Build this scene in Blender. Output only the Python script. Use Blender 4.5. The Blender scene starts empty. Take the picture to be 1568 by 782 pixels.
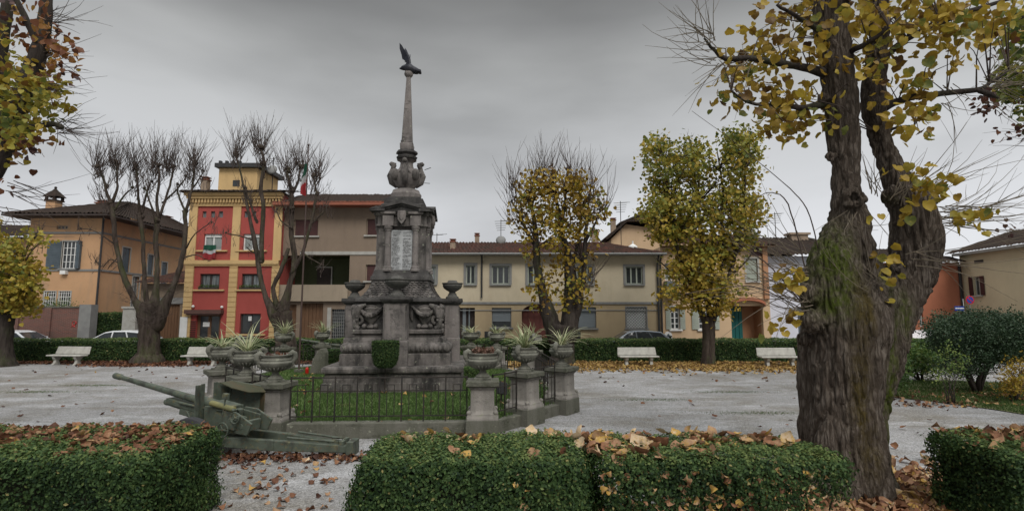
import bpy, bmesh, math, random
import numpy as np
from mathutils import Vector, Matrix, noise

random.seed(7)
RNG = np.random.default_rng(11)
sc = bpy.context.scene
COL = sc.collection
R = math.radians

# ------------------------------------------------------------------ camera, sky, sun, exposure
CAM_H = 2.5
PITCH = R(6.15)
FPX = 800.0
cam = bpy.data.cameras.new('camera')
cam.sensor_width = 36.0
cam.lens = 36.0 * FPX / 1568.0
cam.clip_start = 0.1
cam.clip_end = 2500
camo = bpy.data.objects.new('camera', cam)
COL.objects.link(camo)
camo.location = (0, 0, CAM_H)
camo.rotation_euler = (R(90) + PITCH, 0, 0)
sc.camera = camo

SUN_EL, SUN_AZ = 46.0, 158.0      # azimuth clockwise from +Y (the way the camera looks)
world = bpy.data.worlds.new('World')
sc.world = world
world.use_nodes = True
wn, wl = world.node_tree.nodes, world.node_tree.links
wn.clear()
w_out = wn.new('ShaderNodeOutputWorld')
w_bg = wn.new('ShaderNodeBackground'); w_bg.inputs[1].default_value = 0.1
w_sky = wn.new('ShaderNodeTexSky'); w_sky.sky_type = 'NISHITA'; w_sky.sun_disc = False
w_sky.sun_elevation = R(SUN_EL); w_sky.sun_rotation = R(SUN_AZ); w_sky.air_density = 1.6; w_sky.dust_density = 3.0
w_tc = wn.new('ShaderNodeTexCoord')
w_sep = wn.new('ShaderNodeSeparateXYZ'); wl.new(w_tc.outputs['Generated'], w_sep.inputs[0])
w_ramp = wn.new('ShaderNodeValToRGB')
wl.new(w_sep.outputs['Z'], w_ramp.inputs[0])
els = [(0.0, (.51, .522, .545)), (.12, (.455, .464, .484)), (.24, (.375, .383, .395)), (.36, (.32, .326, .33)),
       (.44, (.26, .264, .264)), (.50, (.158, .16, .16)), (.55, (.115, .116, .115)), (.74, (1.05, 1.08, 1.1))]  # last stop, above the view, is brightened to add light to the scene
cr = w_ramp.color_ramp
while len(cr.elements) < len(els): cr.elements.new(0.5)
for e, (p, c) in zip(cr.elements, els):
    e.position = p; e.color = (*c, 1)
w_map = wn.new('ShaderNodeMapping'); w_map.inputs['Scale'].default_value = (1.0, 1.0, 3.2)
w_map.inputs['Location'].default_value = (2.3, .4, .8)
wl.new(w_tc.outputs['Generated'], w_map.inputs[0])
w_no = wn.new('ShaderNodeTexNoise'); w_no.inputs['Scale'].default_value = 1.9; w_no.inputs['Detail'].default_value = 5; w_no.inputs['Roughness'].default_value = .45
wl.new(w_map.outputs[0], w_no.inputs[0])
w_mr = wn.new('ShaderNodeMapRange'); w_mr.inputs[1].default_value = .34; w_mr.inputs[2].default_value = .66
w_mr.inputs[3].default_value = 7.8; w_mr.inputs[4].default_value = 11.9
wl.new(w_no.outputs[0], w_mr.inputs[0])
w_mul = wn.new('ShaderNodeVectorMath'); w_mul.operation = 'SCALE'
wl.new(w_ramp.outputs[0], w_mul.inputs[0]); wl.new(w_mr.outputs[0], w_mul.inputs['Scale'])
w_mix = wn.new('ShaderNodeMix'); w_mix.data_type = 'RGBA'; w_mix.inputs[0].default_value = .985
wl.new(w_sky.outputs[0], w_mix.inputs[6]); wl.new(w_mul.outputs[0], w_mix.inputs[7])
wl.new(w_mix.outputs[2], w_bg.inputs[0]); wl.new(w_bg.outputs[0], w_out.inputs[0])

sun = bpy.data.lights.new('sun', 'SUN'); sun.energy = 1.5; sun.angle = R(28); sun.color = (1, .965, .92)
suno = bpy.data.objects.new('sun', sun); COL.objects.link(suno)
_a, _e = R(SUN_AZ), R(SUN_EL)
sd = Vector((math.sin(_a) * math.cos(_e), math.cos(_a) * math.cos(_e), math.sin(_e)))
suno.rotation_euler = (-sd).to_track_quat('-Z', 'Y').to_euler()
suno.location = sd * 60

sc.view_settings.view_transform = 'Standard'
sc.view_settings.look = 'None'
sc.view_settings.exposure = 0.52
sc.view_settings.gamma = 1.0
sc.view_settings.use_curve_mapping = False
sc.render.engine = 'CYCLES'
sc.cycles.max_bounces = 6
sc.cycles.transparent_max_bounces = 8

# ------------------------------------------------------------------ where the photograph's points stand
_c, _s = math.cos(PITCH), math.sin(PITCH)
def ray(px, py):
    v = 391.0 - py
    return (px - 784.0, FPX * _c - v * _s, FPX * _s + v * _c)
def P(px, py, Y):
    a, b, c = ray(px, py); t = Y / b
    return Vector((a * t, Y, CAM_H + c * t))
def G(px, py, z=0.0):
    a, b, c = ray(px, py); t = (z - CAM_H) / c
    return Vector((a * t, b * t, z))
def ZY(py, Y): return P(784, py, Y).z

# ------------------------------------------------------------------ materials
def _nd(nt, t, **kw):
    n = nt.nodes.new(t)
    for k, v in kw.items(): setattr(n, k, v)
    return n
def new_mat(name):
    m = bpy.data.materials.new(name); m.use_nodes = True
    return m, m.node_tree, m.node_tree.nodes['Principled BSDF']
def ramp_node(nt, stops, fac, mode='LINEAR'):
    r = _nd(nt, 'ShaderNodeValToRGB'); c = r.color_ramp; c.interpolation = mode
    while len(c.elements) < len(stops): c.elements.new(.5)
    for e, (p, col) in zip(c.elements, stops): e.position = p; e.color = (*col, 1)
    nt.links.new(fac, r.inputs[0]); return r
def noise_node(nt, scale, stretch=(1, 1, 1), detail=6, rough=.6, src='Object'):
    tc = _nd(nt, 'ShaderNodeTexCoord'); mp = _nd(nt, 'ShaderNodeMapping'); mp.inputs['Scale'].default_value = stretch
    nt.links.new(tc.outputs[src], mp.inputs[0])
    n = _nd(nt, 'ShaderNodeTexNoise'); n.inputs['Scale'].default_value = scale; n.inputs['Detail'].default_value = detail; n.inputs['Roughness'].default_value = rough
    nt.links.new(mp.outputs[0], n.inputs[0]); return n
def layer(nt, col_out, color, lo, hi, scale, stretch=(1, 1, 1), amount=1.0, detail=6, rough=.6):
    n = noise_node(nt, scale, stretch, detail, rough)
    mr = _nd(nt, 'ShaderNodeMapRange'); mr.inputs[1].default_value = lo; mr.inputs[2].default_value = hi; mr.inputs[3].default_value = 0; mr.inputs[4].default_value = amount
    nt.links.new(n.outputs[0], mr.inputs[0])
    mx = _nd(nt, 'ShaderNodeMix', data_type='RGBA')
    nt.links.new(mr.outputs[0], mx.inputs[0]); nt.links.new(col_out, mx.inputs[6]); mx.inputs[7].default_value = (*color, 1)
    return mx.outputs[2]
def add_bump(nt, bsdf, height, strength, dist):
    b = _nd(nt, 'ShaderNodeBump'); b.inputs['Strength'].default_value = strength; b.inputs['Distance'].default_value = dist
    nt.links.new(height, b.inputs['Height']); nt.links.new(b.outputs[0], bsdf.inputs['Normal']); return b
def M(name, c1, c2=None, scale=3, rough=.85, bump=.3, bdist=.01, bscale=None, stretch=(1, 1, 1), metal=0, spec=.3, layers=()):
    m, nt, b = new_mat(name)
    c2 = c2 or tuple(x * .75 for x in c1)
    n = noise_node(nt, scale, stretch)
    out = ramp_node(nt, [(.32, c1), (.68, c2)], n.outputs[0]).outputs[0]
    for ly in layers: out = layer(nt, out, *ly)
    nt.links.new(out, b.inputs['Base Color'])
    b.inputs['Roughness'].default_value = rough; b.inputs['Metallic'].default_value = metal; b.inputs['Specular IOR Level'].default_value = spec
    if bump:
        n2 = noise_node(nt, bscale or scale * 8, stretch, 8, .65)
        add_bump(nt, b, n2.outputs[0], bump, bdist)
    return m
def leaf_mat(name, stops, trans=.25, rough=.55, spec=.3, blotch=0.0):
    m, nt, b = new_mat(name)
    at = _nd(nt, 'ShaderNodeAttribute', attribute_name='tone')
    fac = at.outputs['Fac']
    if blotch:
        nz = noise_node(nt, 16, (1, 1, 1), 4, .7); ma = _nd(nt, 'ShaderNodeMath', operation='MULTIPLY_ADD')
        nt.links.new(nz.outputs[0], ma.inputs[0]); ma.inputs[1].default_value = blotch; 
        m2 = _nd(nt, 'ShaderNodeMath', operation='SUBTRACT'); nt.links.new(fac, m2.inputs[0]); m2.inputs[1].default_value = blotch * .5
        nt.links.new(m2.outputs[0], ma.inputs[2]); fac = ma.outputs[0]
    r = ramp_node(nt, stops, fac)
    nt.links.new(r.outputs[0], b.inputs['Base Color'])
    b.inputs['Roughness'].default_value = rough; b.inputs['Specular IOR Level'].default_value = spec
    tr = _nd(nt, 'ShaderNodeBsdfTranslucent'); nt.links.new(r.outputs[0], tr.inputs[0])
    mx = _nd(nt, 'ShaderNodeMixShader'); mx.inputs[0].default_value = trans
    o = nt.nodes['Material Output']
    nt.links.new(b.outputs[0], mx.inputs[1]); nt.links.new(tr.outputs[0], mx.inputs[2]); nt.links.new(mx.outputs[0], o.inputs[0])
    return m

mt = {}
# plaster walls: rain streaks and patches have shapes of their own
def plaster(name, c, dirt=(.25, .2, .15), amt=.5):
    return M(name, c, tuple(x * .86 for x in c), scale=.6, rough=.92, bump=.25, bdist=.006, bscale=30,
             layers=((dirt, .5, .75, 1.6, (1, 1, .25), amt), (tuple(x * .7 for x in c), .55, .7, 7, (1, 1, 1), amt * .6)))
mt['orange'] = plaster('plaster_orange', (.50, .30, .165))
mt['red'] = plaster('plaster_red', (.36, .075, .062), (.2, .04, .03), .3)
mt['yellow'] = plaster('plaster_yellow', (.58, .40, .19), (.3, .2, .1), .3)
mt['brown'] = plaster('plaster_brown', (.23, .175, .13), (.13, .1, .08), .4)
mt['brownlight'] = plaster('plaster_buff', (.33, .27, .2), (.16, .12, .09), .5)
mt['cream'] = plaster('plaster_cream', (.52, .45, .325), (.3, .24, .16), .35)
mt['tan'] = plaster('plaster_tan', (.38, .295, .18), (.2, .15, .1), .45)
mt['peach'] = plaster('plaster_peach', (.56, .40, .25), (.3, .2, .12), .3)
mt['peachdark'] = plaster('plaster_salmon', (.42, .22, .12), (.3, .15, .1), .3)
mt['white'] = plaster('plaster_white', (.62, .63, .70), (.4, .4, .45), .3)
mt['rust'] = plaster('plaster_rust', (.40, .15, .085), (.25, .1, .06), .4)
mt['paleyellow'] = plaster('plaster_pale_yellow', (.55, .47, .31), (.35, .3, .2), .25)
mt['greyband'] = M('grey_render', (.22, .22, .21), (.17, .17, .165), rough=.9)
mt['stonelight'] = M('pale_stone', (.4, .39, .36), (.3, .29, .26), rough=.9)
mt['wood'] = M('brown_wood', (.16, .085, .045), (.10, .055, .03), scale=5, stretch=(4, 4, .4), rough=.7)
mt['darkwood'] = M('dark_wood', (.055, .04, .035), (.035, .028, .025), rough=.7)
mt['redwood'] = M('red_shutter_wood', (.07, .028, .025), (.05, .02, .02), rough=.6)
mt['shutterblue'] = M('grey_blue_shutter', (.10, .125, .145), (.07, .09, .105), rough=.65)
mt['shuttergrey'] = M('grey_roller_blind', (.17, .19, .20), (.13, .15, .16), scale=2, stretch=(.3, .3, 14), rough=.6)
mt['shuttergreen'] = M('pale_green_shutter', (.36, .39, .33), (.3, .33, .28), rough=.7)
mt['teal'] = M('teal_door_paint', (.012, .13, .12), (.01, .1, .095), rough=.5)
mt['whitepaint'] = M('white_paint', (.7, .7, .68), (.6, .6, .58), rough=.6)
mt['metaldark'] = M('dark_painted_metal', (.05, .05, .05), (.035, .035, .035), rough=.55, metal=.3)
mt['iron'] = M('weathered_iron', (.022, .023, .022), (.05, .04, .033), scale=6, rough=.7, metal=.4)
mt['awningwhite'] = M('white_awning_cloth', (.75, .75, .76), (.65, .65, .67), rough=.8)
mt['clay'] = M('chimney_clay', (.34, .26, .19), (.2, .15, .11), rough=.9)
mt['claypot'] = M('chimney_terracotta', (.22, .08, .05), (.12, .06, .04), rough=.9)
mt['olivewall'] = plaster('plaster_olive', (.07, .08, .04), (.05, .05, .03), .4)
mt['concrete'] = M('bench_concrete', (.42, .41, .37), (.3, .29, .26), scale=4, rough=.95, bump=.5, layers=(((.13, .13, .11), .55, .72, 6, (1, 1, .5), .6),))
mt['darkstone'] = M('dark_bowl_stone', (.06, .06, .055), (.11, .105, .095), scale=6, rough=.95, bump=.6)

def stone(name, c1, c2, dark, streak=.75, lichen=(.33, .34, .26)):
    m, nt, b = new_mat(name)
    n = noise_node(nt, 2.2, (1, 1, 1), 8, .7)
    out = ramp_node(nt, [(.3, c1), (.7, c2)], n.outputs[0]).outputs[0]
    out = layer(nt, out, dark, .44, .66, 3.2, (1, 1, .22), streak, 7, .65)
    out = layer(nt, out, tuple(x * .6 for x in dark), .54, .68, 2.0, (1, 1, 2.4), .8, 8, .75)
    out = layer(nt, out, lichen, .62, .70, 9, (1, 1, 1), .55, 5, .6)
    nt.links.new(out, b.inputs['Base Color']); b.inputs['Roughness'].default_value = .95; b.inputs['Specular IOR Level'].default_value = .2
    n2 = noise_node(nt, 22, (1, 1, 1), 10, .72)
    add_bump(nt, b, n2.outputs[0], .75, .018)
    return m
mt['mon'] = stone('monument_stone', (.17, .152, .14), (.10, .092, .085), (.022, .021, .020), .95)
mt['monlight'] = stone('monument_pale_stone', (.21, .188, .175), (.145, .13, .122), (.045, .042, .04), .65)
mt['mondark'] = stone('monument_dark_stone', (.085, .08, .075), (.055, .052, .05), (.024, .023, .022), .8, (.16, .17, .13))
mt['ped'] = stone('pedestal_stone', (.27, .25, .225), (.19, .175, .155), (.07, .068, .058), .55, (.2, .22, .13))
mt['urn'] = stone('urn_stone', (.20, .195, .165), (.13, .13, .105), (.05, .052, .04), .6, (.3, .31, .24))
mt['curb'] = stone('curb_stone', (.14, .135, .115), (.095, .095, .072), (.05, .055, .035), .6)
mt['marble'] = M('plaque_marble', (.40, .41, .41), (.31, .32, .32), scale=2, rough=.6, layers=(((.25, .25, .24), .5, .75, 3, (1, 1, .3), .5),))
mt['marbletext'] = M('incised_lettering', (.19, .19, .19), (.16, .16, .16), rough=.9)
mt['stonetext'] = M('worn_lettering', (.10, .092, .085), (.08, .075, .07), rough=.95)
mt['bronze'] = M('black_bronze', (.012, .014, .022), (.03, .03, .035), rough=.5, metal=.4)

def glass(name, c, c2=None, stretch=(1, 1, 1), scale=4, spec=.5, rough=.12):
    return M(name, c, c2 or c, scale=scale, rough=rough, bump=0, spec=spec, stretch=stretch)
mt['glassdark'] = glass('window_glass_dark', (.02, .023, .025), (.05, .055, .055), scale=1.5)
mt['glasscurtain'] = glass('window_glass_with_curtain', (.22, .24, .24), (.04, .045, .05), (9, 9, .5), 2, rough=.2)
mt['glasslight'] = glass('window_glass_pale_curtain', (.30, .32, .31), (.17, .19, .18), (7, 7, .4), 2, rough=.25)
mt['glasscar'] = glass('car_glass', (.03, .035, .04), (.05, .055, .06), rough=.06)

def roof_mat(name, a, b_, c_):
    m, nt, b = new_mat(name)
    n = noise_node(nt, 5, (1, .5, .5), 4, .7)
    out = ramp_node(nt, [(.25, a), (.5, b_), (.75, c_)], n.outputs[0]).outputs[0]
    out = layer(nt, out, (.035, .03, .025), .44, .64, 1.3, (1, 1, 1), .85, 8, .7)
    out = layer(nt, out, (.03, .02, .018), .5, .6, 9, (1, .6, .6), .6, 3)
    out = layer(nt, out, (.12, .09, .065), .62, .7, 13, (1, 1, 1), .4)
    nt.links.new(out, b.inputs['Base Color']); b.inputs['Roughness'].default_value = 1; b.inputs['Specular IOR Level'].default_value = .08
    tc = _nd(nt, 'ShaderNodeTexCoord'); w = _nd(nt, 'ShaderNodeTexWave', wave_type='BANDS', bands_direction='Y', wave_profile='SAW')
    w.inputs['Scale'].default_value = 1.0; w.inputs['Distortion'].default_value = 1.0
    nt.links.new(tc.outputs['Object'], w.inputs[0]); add_bump(nt, b, w.outputs[0], .6, .05)
    return m
mt['roof'] = roof_mat('coppi_tiles', (.13, .05, .033), (.06, .03, .024), (.10, .065, .048))
mt['roofold'] = roof_mat('old_brown_tiles', (.065, .044, .032), (.035, .026, .022), (.055, .046, .036))

def brick_mat():
    m, nt, b = new_mat('brick')
    tc = _nd(nt, 'ShaderNodeTexCoord'); mp = _nd(nt, 'ShaderNodeMapping'); mp.inputs['Rotation'].default_value = (R(90), 0, 0)
    nt.links.new(tc.outputs['Object'], mp.inputs[0])
    br = _nd(nt, 'ShaderNodeTexBrick'); br.inputs['Scale'].default_value = 1; br.inputs['Brick Width'].default_value = .25; br.inputs['Row Height'].default_value = .07
    br.inputs['Mortar Size'].default_value = .008
    br.inputs['Color1'].default_value = (.15, .055, .04, 1); br.inputs['Color2'].default_value = (.10, .045, .035, 1); br.inputs['Mortar'].default_value = (.17, .13, .11, 1)
    nt.links.new(mp.outputs[0], br.inputs[0]); out = layer(nt, br.outputs[0], (.07, .05, .04), .5, .7, 1.5, (1, 1, 1), .6)
    nt.links.new(out, b.inputs['Base Color']); b.inputs['Roughness'].default_value = .95
    return m
mt['brick'] = brick_mat()

def gravel_mat():
    m, nt, b = new_mat('gravel')
    big = noise_node(nt, .35, (1, 1, 1), 6, .6)
    out = ramp_node(nt, [(.35, (.335, .33, .328)), (.5, (.27, .265, .26)), (.66, (.19, .175, .15))], big.outputs[0]).outputs[0]
    out = layer(nt, out, (.15, .128, .09), .50, .68, .9, (1, 1.8, 1), .6, 8, .7)
    out = layer(nt, out, (.12, .125, .06), .60, .72, .8, (.6, 1.6, 1), .6, 9, .75)
    out = layer(nt, out, (.13, .12, .11), .56, .66, 30, (1, 1, 1), .55, 4, .7)
    out = layer(nt, out, (.46, .46, .465), .52, .66, .55, (1, 2.2, 1), .6, 7, .65)
    out = layer(nt, out, (.16, .15, .13), .57, .66, 4.5, (.6, 1.5, 1), .5, 6, .7)
    out = layer(nt, out, (.50, .50, .50), .58, .66, 55, (1, 1, 1), .7, 3, .7)
    vo = _nd(nt, 'ShaderNodeTexVoronoi'); vo.inputs['Scale'].default_value = 42
    tc = _nd(nt, 'ShaderNodeTexCoord'); nt.links.new(tc.outputs['Object'], vo.inputs[0])
    sep = _nd(nt, 'ShaderNodeSeparateColor'); nt.links.new(vo.outputs['Color'], sep.inputs[0])
    mr = _nd(nt, 'ShaderNodeMapRange'); mr.inputs[3].default_value = .62; mr.inputs[4].default_value = 1.2
    nt.links.new(sep.outputs[0], mr.inputs[0])
    vm = _nd(nt, 'ShaderNodeVectorMath', operation='SCALE'); nt.links.new(out, vm.inputs[0]); nt.links.new(mr.outputs[0], vm.inputs['Scale'])
    nt.links.new(vm.outputs[0], b.inputs['Base Color']); b.inputs['Roughness'].default_value = .95; b.inputs['Specular IOR Level'].default_value = .2
    add_bump(nt, b, vo.outputs['Distance'], .9, .02)
    return m
mt['gravel'] = gravel_mat()
mt['asphalt'] = M('asphalt', (.06, .06, .062), (.045, .045, .046), scale=2, rough=.9, bscale=60)
mt['pave'] = M('pavement_slabs', (.2, .195, .185), (.15, .145, .14), rough=.9)
mt['soil'] = M('dark_soil', (.07, .055, .035), (.11, .085, .05), scale=5, rough=1, bump=.8, bdist=.04)
mt['turf'] = M('turf', (.05, .09, .022), (.085, .125, .032), scale=2.5, rough=1, bump=.8, bdist=.04, layers=(((.15, .12, .05), .56, .72, 1.2, (1, 1, 1), .6),))
mt['drygrass'] = M('thin_turf', (.07, .095, .03), (.14, .13, .06), scale=2.5, rough=1, bump=.8, bdist=.04, layers=(((.2, .17, .11), .5, .66, 1.7, (1, 1, 1), .7),))

def bark_mat(name, c1, c2, moss=.0, sc_=7, attr=False):
    m, nt, b = new_mat(name)
    n = noise_node(nt, sc_, (1, 1, .26 if attr else .16), 9, .7)
    out = ramp_node(nt, [(.3, tuple(x * .32 for x in c1)), (.46, c1), (.68, c2)], n.outputs[0]).outputs[0]
    out = layer(nt, out, tuple(x * 1.5 for x in c2), .58, .75, 3.0, (1, 1, .6), .55)
    if attr:
        tc = _nd(nt, 'ShaderNodeTexCoord'); mp = _nd(nt, 'ShaderNodeMapping'); mp.inputs['Scale'].default_value = (22, 22, 3.2); nt.links.new(tc.outputs['Object'], mp.inputs[0])
        wn_ = _nd(nt, 'ShaderNodeMix', data_type='VECTOR'); nw = noise_node(nt, 3, (1, 1, .6), 4); wn_.inputs[0].default_value = .12
        nt.links.new(mp.outputs[0], wn_.inputs[4]); sc2 = _nd(nt, 'ShaderNodeVectorMath', operation='SCALE'); nt.links.new(nw.outputs[1], sc2.inputs[0]); sc2.inputs['Scale'].default_value = 14; nt.links.new(sc2.outputs[0], wn_.inputs[5])
        vo = _nd(nt, 'ShaderNodeTexVoronoi', feature='DISTANCE_TO_EDGE'); nt.links.new(wn_.outputs[1], vo.inputs[0]); vo.inputs['Scale'].default_value = 1
        mr0 = _nd(nt, 'ShaderNodeMapRange'); mr0.inputs[1].default_value = .0; mr0.inputs[2].default_value = .22; nt.links.new(vo.outputs['Distance'], mr0.inputs[0]); edge = mr0.outputs[0]
        mx0 = _nd(nt, 'ShaderNodeMix', data_type='RGBA'); nt.links.new(edge, mx0.inputs[0]); mx0.inputs[6].default_value = (c1[0] * .62, c1[1] * .6, c1[2] * .58, 1); nt.links.new(out, mx0.inputs[7]); out = mx0.outputs[2]
    if moss: out = layer(nt, out, (.045, .075, .012), .5, .66, 1.4, (1, 1, .5), moss, 8, .7)
    if attr:
        for nm, col in (('moss', (.06, .08, .010)), ('algae', (.07, .052, .016)), ('darkened', (.022, .016, .012))):
            at = _nd(nt, 'ShaderNodeAttribute', attribute_name=nm)
            nn = noise_node(nt, 9, (1, 1, .7), 9, .8)
            mr = _nd(nt, 'ShaderNodeMapRange'); mr.inputs[1].default_value = .38; mr.inputs[2].default_value = .56
            nt.links.new(nn.outputs[0], mr.inputs[0])
            mu = _nd(nt, 'ShaderNodeMath', operation='MULTIPLY'); nt.links.new(at.outputs['Fac'], mu.inputs[0]); nt.links.new(mr.outputs[0], mu.inputs[1])
            mx = _nd(nt, 'ShaderNodeMix', data_type='RGBA'); nt.links.new(mu.outputs[0], mx.inputs[0]); nt.links.new(out, mx.inputs[6]); mx.inputs[7].default_value = (*col, 1)
            out = mx.outputs[2]
    nt.links.new(out, b.inputs['Base Color']); b.inputs['Roughness'].default_value = .95; b.inputs['Specular IOR Level'].default_value = .15
    bp = add_bump(nt, b, n.outputs[0], 1.0, .06)
    if attr:
        b2_ = _nd(nt, 'ShaderNodeBump'); b2_.inputs['Strength'].default_value = .55; b2_.inputs['Distance'].default_value = .03; nt.links.new(edge, b2_.inputs['Height']); nt.links.new(b2_.outputs[0], bp.inputs['Normal'])
    return m
mt['bark'] = bark_mat('lime_bark', (.045, .034, .027), (.085, .068, .056), .4)
mt['barknear'] = bark_mat('old_lime_bark', (.10, .08, .064), (.17, .145, .122), 0, 13, True)
mt['barkdark'] = bark_mat('dark_bark', (.036, .029, .025), (.065, .055, .047), .3)
mt['twig'] = M('twig_bark', (.05, .036, .03), (.08, .06, .05), scale=8, rough=.8, bump=0)
mt['twigpale'] = M('pale_twig_bark', (.15, .12, .085), (.10, .085, .06), scale=8, rough=.8, bump=0)

YEL = [(0, (.06, .03, .012)), (.2, (.16, .09, .018)), (.45, (.29, .19, .025)), (.7, (.38, .27, .035)), (.88, (.27, .23, .035)), (1, (.12, .14, .03))]
OLI = [(0, (.16, .08, .02)), (.15, (.36, .25, .035)), (.4, (.29, .25, .036)), (.65, (.17, .18, .03)), (.85, (.085, .11, .024)), (1, (.045, .07, .016))]
mt['leafyellow'] = leaf_mat('yellow_lime_leaves', YEL, .35, blotch=.5)
mt['leafolive'] = leaf_mat('olive_lime_leaves', OLI, .3)
mt['leafbrown'] = leaf_mat('brown_autumn_leaves', [(0, (.05, .022, .02)), (.4, (.16, .06, .025)), (.7, (.3, .15, .03)), (1, (.42, .27, .05))], .3)
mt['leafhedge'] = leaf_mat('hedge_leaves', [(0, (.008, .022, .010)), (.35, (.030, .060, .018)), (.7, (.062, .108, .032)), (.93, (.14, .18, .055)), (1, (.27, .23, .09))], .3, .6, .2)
mt['leafhedgetop'] = leaf_mat('hedge_top_leaves', [(0, (.03, .06, .015)), (.5, (.06, .115, .03)), (1, (.13, .18, .06))], .25, .5, .35)
mt['leafyew'] = leaf_mat('yew_needles', [(0, (.012, .028, .012)), (.6, (.03, .06, .025)), (1, (.07, .10, .05))], .15)
mt['leafshrub'] = leaf_mat('shrub_leaves', [(0, (.03, .06, .015)), (.6, (.07, .13, .03)), (1, (.2, .25, .06))], .3)
mt['litter'] = leaf_mat('fallen_leaf', [(0, (.045, .02, .014)), (.25, (.12, .05, .025)), (.5, (.23, .11, .055)), (.7, (.33, .21, .12)), (.85, (.40, .24, .04)), (1, (.50, .38, .25))], .12, .75, blotch=.7)
mt['litteryellow'] = leaf_mat('fallen_yellow_leaf', [(0, (.09, .045, .02)), (.3, (.22, .13, .05)), (.6, (.34, .22, .06)), (1, (.44, .32, .13))], .12, .75, blotch=.5)
mt['grassblade'] = leaf_mat('grass_blades', [(0, (.03, .06, .014)), (.6, (.058, .108, .024)), (1, (.12, .15, .055))], .25)
mt['spiky'] = leaf_mat('striped_sword_leaves', [(0, (.16, .2, .09)), (.5, (.33, .36, .2)), (1, (.5, .48, .3))], .25)
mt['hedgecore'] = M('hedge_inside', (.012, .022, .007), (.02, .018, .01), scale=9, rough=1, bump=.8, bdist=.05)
mt['gun'] = M('olive_gun_paint', (.052, .066, .046), (.085, .10, .078), scale=7, rough=.65, bump=.25, spec=.35, layers=(((.15, .13, .06), .56, .66, 9, (1, 1, 1), .6), ((.028, .03, .024), .52, .64, 5, (1, 1, .5), .8), ((.11, .05, .025), .60, .66, 22, (1, 1, 1), .7)))
mt['gunbrown'] = M('gun_shield_inside', (.055, .055, .03), (.035, .04, .022), scale=2, rough=.75, layers=(((.10, .06, .03), .5, .7, 4, (1, 1, 1), .6),))
mt['rubber'] = M('black_rubber', (.025, .025, .027), (.04, .04, .042), rough=.8)
mt['flaggreen'] = M('flag_green', (.01, .07, .04), rough=.8, bump=0)
mt['flagwhite'] = M('flag_white', (.42, .42, .42), rough=.8, bump=0)
mt['flagred'] = M('flag_red', (.27, .025, .028), rough=.8, bump=0)
mt['polewood'] = M('flagpole_paint', (.075, .045, .038), (.05, .035, .03), rough=.6)
mt['candlered'] = M('red_votive_plastic', (.4, .015, .01), rough=.35, bump=0)
mt['signblue'] = M('sign_blue', (.02, .05, .28), (.02, .045, .25), rough=.4, bump=0)
mt['signred'] = M('sign_red', (.5, .02, .02), rough=.4, bump=0)
mt['flowerred'] = leaf_mat('faded_red_flowers', [(0, (.08, .05, .03)), (.5, (.17, .09, .065)), (1, (.28, .19, .15))], .2)
mt['carwhite'] = M('car_paint_white', (.62, .63, .64), (.58, .59, .6), rough=.25, bump=0, spec=.5)
mt['cargrey'] = M('car_paint_grey', (.22, .24, .26), (.2, .22, .24), rough=.25, bump=0, spec=.5, metal=.3)
mt['carlight'] = M('headlight_lens', (.6, .6, .6), rough=.1, bump=0, spec=.6)

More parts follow.
